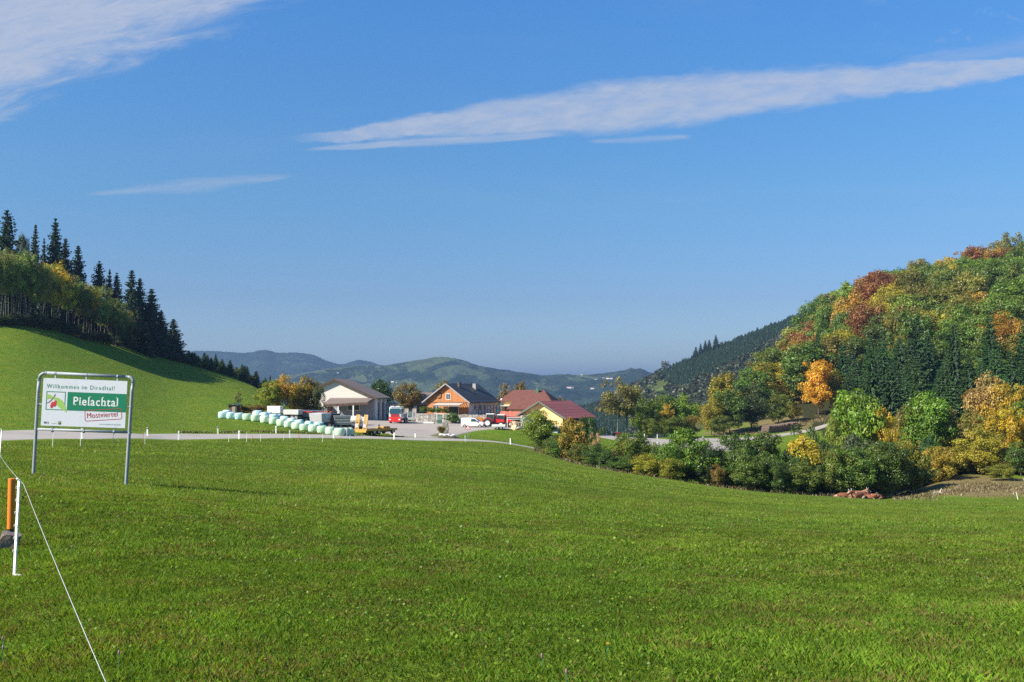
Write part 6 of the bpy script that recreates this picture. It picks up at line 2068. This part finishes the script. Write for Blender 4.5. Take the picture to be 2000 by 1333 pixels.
def BP(s_, t_, off=0.0):
    p = (c00 * (1 - s_) + c10 * s_) * (1 - t_) + (c01 * (1 - s_) + c11 * s_) * t_
    return Vector((p.x, p.y - off, p.z))


BW = (c10 - c00).length; BH = (c01 - c00).length
panel = MB().add([BP(0, 0), BP(1, 0), BP(1, 1), BP(0, 1), BP(0, 0, -.02), BP(1, 0, -.02), BP(1, 1, -.02), BP(0, 1, -.02)], [(0, 1, 2, 3), (7, 6, 5, 4), (4, 5, 1, 0), (5, 6, 2, 1), (6, 7, 3, 2), (7, 4, 0, 3)]).build(
    'board', pmat('sign_white', (.56, .59, .66), .45, .04, 2, dirt=(.47, .50, .56)), sg)


def flat_poly(name, pts, mat, off, par=panel):
    return MB().add([BP(x, y, off) for x, y in pts], [tuple(range(len(pts)))]).build(name, mat, par)


M_sgreen = pmat('sign_green', (.0, .165, .085), .45, .04)
M_tgreen = pmat('lettering_green', (.03, .20, .12), .5, .02)
M_sred = pmat('sign_red', (.45, .025, .035), .5, .03)
M_leafg = pmat('sign_leaf_green', (.27, .45, .10), .5, .03)
M_sbrown = pmat('sign_brown', (.16, .09, .10), .5, .05)
M_ink = pmat('sign_ink', (.05, .07, .12), .5, .02)
M_yel = pmat('sign_yellow', (.75, .62, .05), .5, .02)
flat_poly('green_band', [(.298, .335), (1.0, .335), (1.0, .725), (.298, .725)], M_sgreen, .003)
# picture square: leaf, twig, two red berries
fr = MB()
def ring(x0, y0, x1, y1, kx, ky, off):
    for (a, b_, c, d_) in ((x0, y0, x1, y0 + ky), (x0, y1 - ky, x1, y1), (x0, y0 + ky, x0 + kx, y1 - ky), (x1 - kx, y0 + ky, x1, y1 - ky)):
        fr.add([BP(a, b_, off), BP(c, b_, off), BP(c, d_, off), BP(a, d_, off)], [(0, 1, 2, 3)])
ring(.045, .335, .275, .725, .009, .016, .003)
fr.build('picture_border', M_tgreen, panel)
flat_poly('leaf_shape', [(.054, .56), (.054, .66), (.09, .655), (.14, .60), (.19, .595), (.235, .545), (.27, .46), (.288, .37), (.296, .292), (.25, .345), (.205, .39), (.175, .44), (.155, .52), (.135, .575), (.10, .575)], M_leafg, .0042)
tw = MB()
P_ = [(.058, .475), (.085, .50), (.11, .545), (.135, .60), (.152, .665)]
for (x0, y0), (x1, y1) in zip(P_[:-1], P_[1:]):
    dx, dy = x1 - x0, y1 - y0; l_ = math.hypot(dx, dy * .6); nx, ny = -dy * .6 / l_ * .0045, dx / l_ * .0075
    tw.add([BP(x0 - nx, y0 - ny, .0052), BP(x0 + nx, y0 + ny, .0052), BP(x1 + nx, y1 + ny, .0052), BP(x1 - nx, y1 - ny, .0052)], [(0, 1, 2, 3)])
tw.build('twig', M_sbrown, panel)
for cx_, cy_ in ((.121, .44), (.155, .472)):
    flat_poly('berry', [(cx_ + .019 * math.cos(a) + .008 * math.sin(a), cy_ + .068 * math.sin(a)) for a in np.linspace(0, 2 * math.pi, 20, endpoint=False)], M_sred, .0056 if cx_ < .13 else .0060)


def put_text(name, s, x0, y0, h, width, mat, off, bold=0.0, rot=0.0, serif=False, par=panel, spacing=1.0):
    """x0,y0 board fractions of the baseline start; h cap height as fraction of board height; width as fraction of the board width"""
    vs, fs, w0 = text_geo(s, 1.0, bold, 1.0, spacing)
    k = width * BW / w0
    ky = h * BH / .70
    b = MB()
    ca_, sa_ = math.cos(rot), math.sin(rot)
    def put(x, y):
        X, Y = x * k, y * ky
        X, Y = X * ca_ - Y * sa_, X * sa_ + Y * ca_
        return BP(x0 + X / BW, y0 + Y / BH, off)
    b.add([put(x, y) for x, y in vs], fs)
    if serif:
        # slab serifs at the feet and heads of the upright stems
        xs_ = sorted(set())
        for (sx, y, l_) in serif:
            b.add([put(sx * w0 - l_, y), put(sx * w0 + l_, y), put(sx * w0 + l_, y + .05), put(sx * w0 - l_, y + .05)], [(0, 1, 2, 3)])
    return b.build(name, mat, par)


put_text('lettering', 'Willkommen im Dirndltal!', .045, .792, .088, .805, M_tgreen, .003, .0, 0, spacing=1.22)
put_text('lettering', 'Pielachtal', .372, .455, .175, .53, pmat('lettering_white', (.66, .68, .70), .5, .02), .0046, .011, 0, spacing=1.12,
         serif=[(.035, 0, .13), (.035, .66, .10), (.165, 0, .10), (.382, 0, .10), (.672, 0, .10), (.735, 0, .05), (.975, 0, .09), (.370, .70, .06), (.66, .70, .06), (.965, .70, .06), (.155, .49, .06)])
put_text('lettering', 'Mostviertel', .545, .185, .115, .36, M_sred, .0062, -.004, R(5.5), spacing=1.05)
st_ = MB()
q = [(.525, .105), (.945, .175), (.925, .395), (.905, .398), (.53, .33), (.515, .29)]
q = [(.535, .125), (.945, .195), (.955, .215), (.945, .395), (.93, .41), (.52, .345), (.513, .32), (.522, .135)]
for i in range(len(q)):
    (x0, y0), (x1, y1) = q[i], q[(i + 1) % len(q)]
    dx, dy = (x1 - x0) * BW, (y1 - y0) * BH; l_ = math.hypot(dx, dy); nx, ny = -dy / l_ * .0055 / BW, dx / l_ * .0055 / BH
    st_.add([BP(x0 - nx, y0 - ny, .0062), BP(x0 + nx, y0 + ny, .0062), BP(x1 + nx, y1 + ny, .0062), BP(x1 - nx, y1 - ny, .0062)], [(0, 1, 2, 3)])
st_.build('stamp_border', M_sred, panel)
put_text('lettering', 'www.pielachtal.info', .69, .055, .035, .26, pmat('lettering_grey', (.30, .36, .36), .5, .02), .003, .0)
flat_poly('emblem', [(.035, .045), (.068, .045), (.068, .085), (.035, .085)], pmat('sign_blue', (.05, .04, .16), .5, .02), .003)
fs_ = MB()
for k_ in range(8):
    a = k_ * math.pi / 4
    x, y = .0515 + .009 * math.cos(a), .065 + .014 * math.sin(a)
    fs_.add([BP(x - .0015, y - .0025, .004), BP(x + .0015, y - .0025, .004), BP(x + .0015, y + .0025, .004), BP(x - .0015, y + .0025, .004)], [(0, 1, 2, 3)])
fs_.build('emblem_stars', M_yel, panel)
flat_poly('emblem', [(.078, .045), (.092, .045), (.092, .060), (.078, .060)], M_ink, .003)
flat_poly('emblem', [(.078, .066), (.092, .066), (.088, .085), (.078, .085)], M_ink, .003)
flat_poly('emblem', [(.125, .045), (.195, .045), (.195, .052), (.155, .063), (.125, .052)], pmat('emblem_grey', (.34, .38, .42), .5, .02), .003)
flat_poly('emblem', [(.207, .035), (.240, .035), (.240, .098), (.207, .098)], pmat('emblem_black', (.02, .025, .015), .5, .02), .003)
flat_poly('emblem_mark', [(.2135, .062), (.2335, .062), (.2335, .088), (.2135, .088)], pmat('emblem_olive', (.36, .40, .10), .5, .02), .0042)

# ------------------------------------------------------------------ cattle lying at the meadow edge
def cow_mat(name, c, w_, sc, th):
    m, n, out = new_mat(name)
    tcd = n.node('ShaderNodeTexCoord')
    f = n.noise(tcd.outputs['Object'], sc, 2, .5)
    cc = n.mix(n.sstep(f, th, th + .04), c, w_)
    sp = n.node('ShaderNodeSeparateXYZ'); n.link(tcd.outputs['Object'], sp.inputs[0])
    cc = n.mix(n.sstep(sp.outputs[0], -1.32, -1.42), cc, w_)
    p = n.node('ShaderNodeBsdfPrincipled'); n.link(cc, p.inputs[0]); p.inputs['Roughness'].default_value = .75
    n.link(p.outputs[0], out.inputs[0])
    return m


M_cow = [cow_mat('red_brown_coat', (.115, .030, .011), (.36, .27, .20), 1.6, .62), cow_mat('light_red_coat', (.19, .062, .024), (.38, .29, .22), 1.9, .56), cow_mat('cream_coat', (.27, .13, .065), (.40, .31, .23), 1.4, .52)]


def cow_mesh(mat, up=False):
    # chain along the back: rump -> shoulder -> neck -> head; lying on the brisket with folded legs
    V = [(.95, 0, .42, .30, .30), (.55, 0, .50, .40, .37), (.05, 0, .50, .44, .38), (-.45, 0, .52, .38, .36), (-.78, .02, .66, .24, .26), (-1.02, .06, .88, .17, .19), (-1.20, .10, .96, .155, .165), (-1.42, .12, .84, .105, .11), (-1.52, .13, .78, .085, .085)]
    E = [(i, i + 1) for i in range(8)]
    def leg(a, pts):
        k = a
        for p in pts:
            V.append(p); E.append((k, len(V) - 1)); k = len(V) - 1
    leg(3, [(-.62, -.26, .30, .13, .15), (-.88, -.34, .14, .07, .08), (-.60, -.42, .09, .055, .055)])
    leg(3, [(-.62, .26, .30, .13, .15), (-.95, .32, .12, .07, .08), (-.72, .40, .08, .055, .055)])
    leg(0, [(.62, -.42, .28, .18, .17), (.20, -.52, .16, .09, .09), (.55, -.60, .08, .06, .06), (.28, -.64, .07, .05, .05)])
    leg(0, [(.70, .38, .26, .16, .16), (.35, .46, .12, .08, .08)])
    leg(0, [(1.22, 0, .42, .05, .06), (1.30, .03, .12, .025, .03)])
    leg(6, [(-1.16, -.14, 1.02, .04, .05), (-1.14, -.26, .99, .045, .02)])
    leg(6, [(-1.14, .32, 1.02, .04, .05), (-1.12, .44, .99, .045, .02)])
    me = bpy.data.meshes.new('c'); me.from_pydata([v[:3] for v in V], E, [])
    ob = bpy.data.objects.new('c', me); col.objects.link(ob)
    md = ob.modifiers.new('s', 'SKIN'); md.use_smooth_shade = True
    for i, v in enumerate(V): me.skin_vertices[0].data[i].radius = (v[3], v[4])
    me.skin_vertices[0].data[2].use_root = True
    ob.modifiers.new('u', 'SUBSURF').levels = 1
    dg = bpy.context.evaluated_depsgraph_get(); dg.update()
    r_ = bpy.data.meshes.new_from_object(ob.evaluated_get(dg)); bpy.data.objects.remove(ob)
    r_.materials.clear(); r_.materials.append(mat); r_.name = 'cow'
    for p in r_.polygons: p.use_smooth = True
    return r_


for i, (u, d, rz, mi, s_, lb) in enumerate([(1643, 121.5, R(172), 1, .78, 'light red and white calf lying apart at the left of the herd'), (1672, 121.0, R(28), 1, 1.0, 'light red cow with a pale head lying in front facing left'),
                                            (1680, 122.6, R(-12), 0, 1.02, 'dark red-brown cow lying behind with its back to the right'), (1671, 123.8, R(184), 2, 1.05, 'cream-backed cow whose back shows above the front one'),
                                            (1694, 121.8, R(150), 1, .72, 'small light red calf between the big cows and the last one'), (1706, 122.6, R(8), 0, .86, 'dark red cow with white face lying at the right end')]):
    p = G(u, d, -.03 + (.12 if i == 3 else 0))
    e = empty('cow', p, rz, lb, 'cow'); e.scale = (s_, s_, s_)
    link_mesh(cow_mesh(M_cow[mi]), 'body', e)
    b = MB().tube([(-1.19, -.06, 1.10), (-1.20, -.16, 1.16), (-1.22, -.20, 1.26)], [.025, .02, .008], 6).tube([(-1.17, .24, 1.10), (-1.18, .34, 1.16), (-1.20, .38, 1.26)], [.025, .02, .008], 6)
    b.build('horns', M_dirtywhite, e)
    MB().box(-1.585, .13, .75, .05, .12, .09).build('muzzle', pmat('muzzle_pink', (.45, .28, .24), .6) if 'muzzle_pink' not in bpy.data.materials else bpy.data.materials['muzzle_pink'], e, bevel=.02)

# ------------------------------------------------------------------ log pile above the track
M_logbark = pmat('log_bark', (.13, .09, .07), .9, .35, 4, bmp=.6)
M_logend = pmat('log_end', (.27, .16, .12), .85, .3, 6)
lg = MB().tube([(0, -1.0, 0), (0, 1.0, 0)], .5, 11).build('log', M_logbark)
le = MB().tube([(0, -1.012, 0), (0, -1.001, 0)], .44, 11).build('cut_end', M_logend, lg)
lm, em = lg.data, le.data
bpy.data.objects.remove(le); bpy.data.objects.remove(lg)
A_ = Vector((*gxy(1491, 252), 0)); B_ = Vector((*gxy(1556, 262), 0))
g_ = random.Random(8)
dirv = (B_ - A_).normalized(); Lp = (B_ - A_).length
for row in range(5):
    nlog = int(Lp / .42) - row * 1
    for i in range(nlog):
        s_ = (i + .5 + row * .5) * .42 + g_.uniform(-.05, .05)
        if s_ > Lp: continue
        if row == 4 and g_.random() < .3: continue
        p = A_ + dirv * s_
        r_ = g_.uniform(.36, .46)
        o = bpy.data.objects.new('log', lm); col.objects.link(o)
        o.location = (p.x, p.y + g_.uniform(-.1, .1), float(gz(p.x, p.y)) + .2 + row * .37)
        o.scale = (r_, 1.1, r_); o.rotation_euler = (0, 0, math.atan2(dirv.y, dirv.x) + g_.uniform(-.03, .03))
        e = bpy.data.objects.new('cut_end', em); col.objects.link(e); e.parent = o
        tag(o, 'round log, %s from the left in the %s layer of the pile above the track' % (nth(i + 1), ('bottom', 'second', 'third', 'fourth', 'top')[row]), 'log', 'logs in the pile above the gravel track')

# rustic rail fence at the lane
fe = empty('rail_fence', (0, 0, 0), 0, 'rustic wooden rail fence along the lane before the gravel track', 'fence')
M_oldwood = pmat('weathered_wood', (.22, .19, .16), .9, .2, 3)
P_ = [(1352, 183.5), (1366, 182.5), (1380, 181), (1393, 180), (1406, 178), (1418, 176)]
pr_w = [G(u, d) for u, d in P_]
for i, p in enumerate(pr_w):
    MB().box(p.x, p.y, p.z - .2, .14, .14, 1.35).build('fence_post', M_oldwood, fe)
for z in (.35, .75, 1.05):
    for a, b_ in zip(pr_w[:-1], pr_w[1:]):
        MB().bar((a.x, a.y - .09, a.z + z + .04), (b_.x, b_.y - .09, b_.z + z - .04), .07, .11).build('rail', M_oldwood, fe)
# small bits beyond the meadow
gs = empty('gravestone_marker', G(1372, 214, 0), 0, 'small grey marker stone beside the gravel track', 'marker stone')
MB().box(0, 0, -.1, .5, .25, .55).box(0, 0, .45, .3, .2, .3).build('stone', M_stone, gs)
tr_ = MB().tube([(0, 0, 0), (.6, .1, .12), (1.5, .1, .1), (2.4, .3, .3)], [.1, .09, .08, .05], 8).tube([(.9, .1, .1), (1.2, .2, .6)], [.05, .03], 6).build('fallen_branch', M_dirtywhite, None, G(1818, 129, .03))
tag(tr_, 'bleached fallen branch lying on the bare bank', 'branch')

# ------------------------------------------------------------------ tiny distant farmsteads
random.seed(3)
GH = 'tiny white farmsteads on the hazy hills'
for i, (u, v, s_, lb) in enumerate([(1112, 758.5, 1.7, 'long low white farmstead in the hazy fields'), (1118, 758.2, 1.0, 'small white house right beside the long low farmstead'), (1157, 759.5, 1.3, 'white farmstead on the hazy slope left of the wispy birch'),
                                    (1165, 741.5, 1.0, 'lone white house just under the hazy skyline'), (1180, 739, 1.0, 'leftmost white house of the hazy hilltop hamlet'), (1187, 740.2, 1.2, 'largest white house of the hazy hilltop hamlet'),
                                    (1194, 740.3, 1.0, 'rightmost white house of the hazy hilltop hamlet'), (1096, 775.5, .7, 'tiny white house in the hazy valley above the red roof'), (1136, 732.5, .8, 'speck of a white house on the hazy ridge line'),
                                    (767, 746.5, 1.1, 'white farmstead in a hazy field behind the oak'), (776, 747.5, .8, 'smaller white house right of the farmstead behind the oak'), (660, 729, .7, 'tiny house high on the hazy left ridge')]):
    d0_ = 3300
    dg = bpy.context.evaluated_depsgraph_get()
    dirn = at(u, v, 1000).normalized()
    ok, loc, nrm, ix, hob, mtx = scene.ray_cast(dg, Vector((0, 0, 0)) + dirn * 1400, dirn)
    if not ok or loc.y < 1500: continue
    k_ = loc.y / 4300 * s_ * .55
    e = empty('farmstead', loc, random.uniform(-.5, .5), lb, 'farmhouse', GH)
    e.scale = (k_, k_, k_)
    MB().box(0, 0, -4, 22, 11, 9).build('wall', M_frame, e)
    MB().prism([(-6.5, 5), (6.5, 5), (0, 9.5)], -12, 12, 'x').build('roof', M_tile, e)

# ------------------------------------------------------------------ grass
def grass(name, d0, d1, dens, h, wb, seed, uw=1120, two=True, hill_=False):
    g = np.random.default_rng(seed)
    th = math.atan(uw / F)
    area = th * (d1 * d1 - d0 * d0)
    n = int(area * dens)
    r = np.sqrt(g.uniform(d0 * d0, d1 * d1, n)); t = g.uniform(-th, th, n)
    x, y = r * np.sin(t), r * np.cos(t)
    # clumping
    cl = fbm(x * 2.2, y * 2.2, 41, 3, .6); big = fbm(x / 2.8, y / 2.8, 43, 4, .6)
    keep = g.random(n) < np.clip(.25 + 1.5 * cl, .15, 1)
    U = 1000 + F * x / y
    if hill_:
        far_ = np.interp(U, [-100, 0, 100, 200, 250, 340, 520, 640, 700, 900, 905, 960, 1060, 1150, 1180, 1240, 1400, 1700, 1710], [200, 209, 221, 235, 250, 272, 292, 162, 160, 160, 174, 182, 186, 188, 205, 187, 183, 183, 100])
        keep &= (y > np.interp(U, [-200, 0, 100, 200, 350, 500, 620, 800, 900, 1000, 1060, 1100, 1200, 1400, 1700], [90, 103, 108, 112, 125, 135, 142, 156, 163, 170, 174, 140, 128, 128, 130])) & (y < far_)
    else:
        keep &= y < np.interp(U, [-100, 0, 200, 500, 800, 1000, 1060, 1100, 1200, 1400, 1700, 2100], [83, 84.5, 95, 121, 144, 161, 150, 138, 126, 124, 124, 120]) - .3
    gp = gxy(36, 10.4)
    keep &= ~((np.abs(U - 5) < 40) & (np.abs(y - 13.1) < .5) & (g.random(n) < .8))
    x, y, cl, big = x[keep], y[keep], cl[keep], big[keep]
    n = len(x)
    z = gz(x, y) - .01
    hh = h * g.uniform(.35, 1.15, n) * (.55 + .9 * cl) * (.8 + .5 * big)
    a = g.uniform(0, 6.283, n); ln = g.uniform(.1, .8, n) * hh
    la = g.uniform(0, 6.283, n)
    wx, wy = np.cos(a) * wb * g.uniform(.6, 1.3, n) / 2, np.sin(a) * wb * g.uniform(.6, 1.3, n) / 2
    tx, ty = x + np.cos(la) * ln, y + np.sin(la) * ln
    P0 = np.stack([x - wx, y - wy, z], 1); P1 = np.stack([x + wx, y + wy, z], 1)
    mx, my = x + np.cos(la) * ln * .35, y + np.sin(la) * ln * .35
    P2 = np.stack([mx + wx * .8, my + wy * .8, z + hh * .65], 1)
    T_ = np.stack([tx, ty, z + hh], 1)
    dry_ = fbm(x * 1.7, y * 1.7, 47, 4, .7)
    v = .20 + .46 * g.random(n) + .8 * (cl - .5) + .6 * (big - .5)
    hgen = fbm(x / 6, y / 6, 51, 3)
    hc = .45 + .35 * (hgen - .5) + .35 * (g.random(n) - .5)
    isdry = (g.random(n) < np.clip((dry_ - .44) * 2.4, .06, .5))
    dryv = np.where(isdry, g.uniform(.5, 1, n), 0)
    if two:
        V = np.stack([P0, P1, P2, T_], 1).reshape(-1, 3)
        Fc = np.arange(4 * n).reshape(-1, 4)
    else:
        V = np.stack([P0, P1, T_], 1).reshape(-1, 3)
        Fc = np.arange(3 * n).reshape(-1, 3)
    me = np_mesh(name, V, Fc, M_blade, attr={'v': ('FACE', np.clip(v, 0, 1)), 'h': ('FACE', np.clip(hc, 0, 1)), 'dryb': ('FACE', dryv)})
    o = link_mesh(me, name)
    o.color = (.066, .118, .010, 1)
    tag(o, kind='stuff')
    print(name, n)
    return o


def blade_mat():
    m, n, out = new_mat('grass_blades')
    at_ = n.node('ShaderNodeAttribute', attribute_name='v'); a2 = n.node('ShaderNodeAttribute', attribute_name='h'); a3 = n.node('ShaderNodeAttribute', attribute_name='dryb')
    c = n.ramp(a2.outputs['Fac'], [(0.15, (.070, .165, .022)), (.5, (.155, .250, .024)), (.85, (.265, .320, .044))])
    c = n.mix(a3.outputs['Fac'], c, (.20, .145, .055))
    hs_ = n.node('ShaderNodeHueSaturation'); n.link(c, hs_.inputs['Color']); n.link(n.m('MULTIPLY_ADD', at_.outputs['Fac'], 1.2, .40), hs_.inputs['Value'])
    d = n.node('ShaderNodeBsdfDiffuse'); t = n.node('ShaderNodeBsdfTranslucent'); gl = n.node('ShaderNodeBsdfGlossy'); gl.inputs['Roughness'].default_value = .4
    n.link(hs_.outputs[0], d.inputs[0]); n.link(n.mix(1.0, hs_.outputs[0], (1.3, 1.15, .5), 'MULTIPLY'), t.inputs[0])
    m1 = n.node('ShaderNodeMixShader'); m1.inputs[0].default_value = .42; n.link(d.outputs[0], m1.inputs[1]); n.link(t.outputs[0], m1.inputs[2])
    m2 = n.node('ShaderNodeMixShader'); m2.inputs[0].default_value = .012; n.link(m1.outputs[0], m2.inputs[1]); n.link(gl.outputs[0], m2.inputs[2])
    n.link(m2.outputs[0], out.inputs[0])
    return m


M_blade = blade_mat()
grass('grass', 2.6, 12, 6200, .050, .0042, 61, uw=2300)
grass('grass', 11.5, 24, 2300, .058, .0078, 62, uw=1800)
grass('grass', 23.5, 52, 520, .075, .018, 63, uw=1400, two=False)
grass('grass', 51, 160, 75, .085, .045, 64, uw=1250, two=False)


grass('grass', 88, 292, 26, .10, .075, 65, two=False, hill_=True)


def broad_leaves(d0, d1, dens, size, seed):
    """clover and plantain leaves lying among the blades"""
    g = np.random.default_rng(seed)
    th = math.atan(1120 / F)
    n = int(th * (d1 * d1 - d0 * d0) * dens)
    r = np.sqrt(g.uniform(d0 * d0, d1 * d1, n)); t = g.uniform(-th, th, n)
    x, y = r * np.sin(t), r * np.cos(t)
    k_ = g.random(n) < np.clip((fbm(x * 1.1, y * 1.1, 71, 3) - .42) * 4, .04, 1)
    x, y = x[k_], y[k_]; n = len(x)
    P = np.stack([x, y, gz(x, y) + g.uniform(.01, .065, n)], 1)
    N = np.tile([0., 0., 1.], (n, 1))
    A, B = frames(N, g)
    V = quads(P, A, B, size * g.uniform(.5, 1.4, n), .75)
    me = np_mesh('clover', V, np.arange(len(V)).reshape(-1, 4), M_blade, attr={'v': ('FACE', g.uniform(.2, .75, n)), 'h': ('FACE', g.uniform(0.0, .7, n)), 'dryb': ('FACE', np.where(g.random(n) < .06, .8, 0))})
    tag(link_mesh(me, 'clover'), kind='stuff')


broad_leaves(4.6, 14, 420, .013, 72)
broad_leaves(14, 34, 60, .026, 73)

# dry weeds along the lower meadow edge and at the wood's feet
def weeds(name, path, n, spread, h, c, seed, label):
    g = np.random.default_rng(seed)
    us = np.array([p[0] for p in path]); ds = np.array([p[1] for p in path])
    s = g.uniform(0, 1, n); U = us[0] + (us[-1] - us[0]) * s; D = np.interp(U, us, ds) + g.normal(size=n) * spread
    x, y = gxy(U, D)
    keep = g.random(n) < np.clip((fbm(x / 3, y / 3, seed, 3) - .3) * 3, .05, 1)
    x, y = x[keep], y[keep]; n = len(x)
    z = gz(x, y) - .05
    hh = h * g.uniform(.3, 1.2, n); a = g.uniform(0, 6.28, n); la = g.uniform(0, 6.28, n); w_ = .07
    P0 = np.stack([x - np.cos(a) * w_, y - np.sin(a) * w_, z], 1); P1 = np.stack([x + np.cos(a) * w_, y + np.sin(a) * w_, z], 1)
    T_ = np.stack([x + np.cos(la) * hh * .5, y + np.sin(la) * hh * .5, z + hh], 1)
    M_ = np.stack([x + np.cos(la) * hh * .2 + np.cos(a) * w_ * .8, y + np.sin(la) * hh * .2 + np.sin(a) * w_ * .8, z + hh * .6], 1)
    V = np.stack([P0, P1, M_, T_], 1).reshape(-1, 3)
    o = link_mesh(np_mesh(name, V, np.arange(len(V)).reshape(-1, 4), M_leaf, attr={'v': ('FACE', g.uniform(.1, .9, n)), 'h': ('FACE', g.uniform(0, 1, n))}), name)
    o.color = (*c, 1)
    tag(o, label, kind='stuff')


weeds('weeds', [(1045, 158), (1075, 149), (1110, 138.5), (1200, 128.5), (1300, 126.5), (1400, 127), (1560, 127), (1700, 128)], 9000, 1.3, .6, (.15, .115, .055), 81, 'dry brown weeds along the lower edge of the meadow')
weeds('weeds', [(1395, 246), (1450, 256), (1550, 272), (1640, 279)], 7000, 4, .5, (.22, .18, .08), 82, 'dry grass round the log pile')
weeds('weeds', [(1740, 127), (1830, 128), (1900, 132), (2060, 128)], 9000, 4, .35, (.19, .15, .07), 83, 'dry stubble on the bare bank')
weeds('weeds', [(350, 125), (500, 136), (640, 143), (690, 147), (760, 158)], 5000, .5, .3, (.13, .14, .03), 84, 'rough grass along the far roadside')

# scattered meadow flowers
g_ = random.Random(17)
M_fy = pmat('yellow_petals', (.75, .50, .02), .6); M_fp = pmat('pink_petals', (.30, .17, .22), .6, .2)
for u, v, mt, nm, lb in [(1186, 1259, M_fy, 'dandelion', 'single yellow dandelion in the near meadow at the lower middle'), (365, 1051, M_fy, 'dandelion', 'small yellow flower right of the welcome sign shadow'),
                         (1058, 1284, M_fp, 'clover_flower', 'pinkish clover head left below the dandelion'), (1106, 1315, M_fp, 'clover_flower', 'pinkish clover head near the bottom edge'), (5, 1250, M_fp, 'clover_flower', 'pink clover head at the lower left edge'),
                         (6, 1268, M_fp, 'clover_flower', 'second pink clover head at the lower left edge'), (232, 1278, M_fp, 'clover_flower', 'pink clover head right of the rope'), (140, 1070, M_fp, 'clover_flower', 'pale pink clover head near the front fence post')]:
    dirn = at(u, v, 10)
    lo_, hi_ = 3.0, 60.0
    for _ in range(40):
        md_ = (lo_ + hi_) / 2
        q = at(u, v, md_)
        if q.z > float(gz(q.x, q.y)) + .1: lo_ = md_
        else: hi_ = md_
    q = at(u, v, lo_)
    e = empty(nm, (q.x, q.y, float(gz(q.x, q.y))), 0, lb, 'flower')
    MB().tube([(0, 0, 0), (.005, 0, .1)], .002, 5).build('stem', M_tgreen, e)
    b = MB()
    r_ = .016 if mt is M_fy else .008
    for k_ in range(14):
        a = k_ * .449 * 2
        for zz, rr2 in ((.1, r_), (.108, r_ * .6)):
            b.add([(.2 * r_ * math.cos(a), .2 * r_ * math.sin(a), zz), (rr2 * math.cos(a - .2), rr2 * math.sin(a - .2), zz + .006), (rr2 * math.cos(a + .2), rr2 * math.sin(a + .2), zz + .006)], [(0, 1, 2)])
    if mt is M_fp: b.tube([(0, 0, .095), (0, 0, .105), (0, 0, .118), (0, 0, .125)], [.003, .006, .006, .002], 8)
    b.build('petals', mt, e)
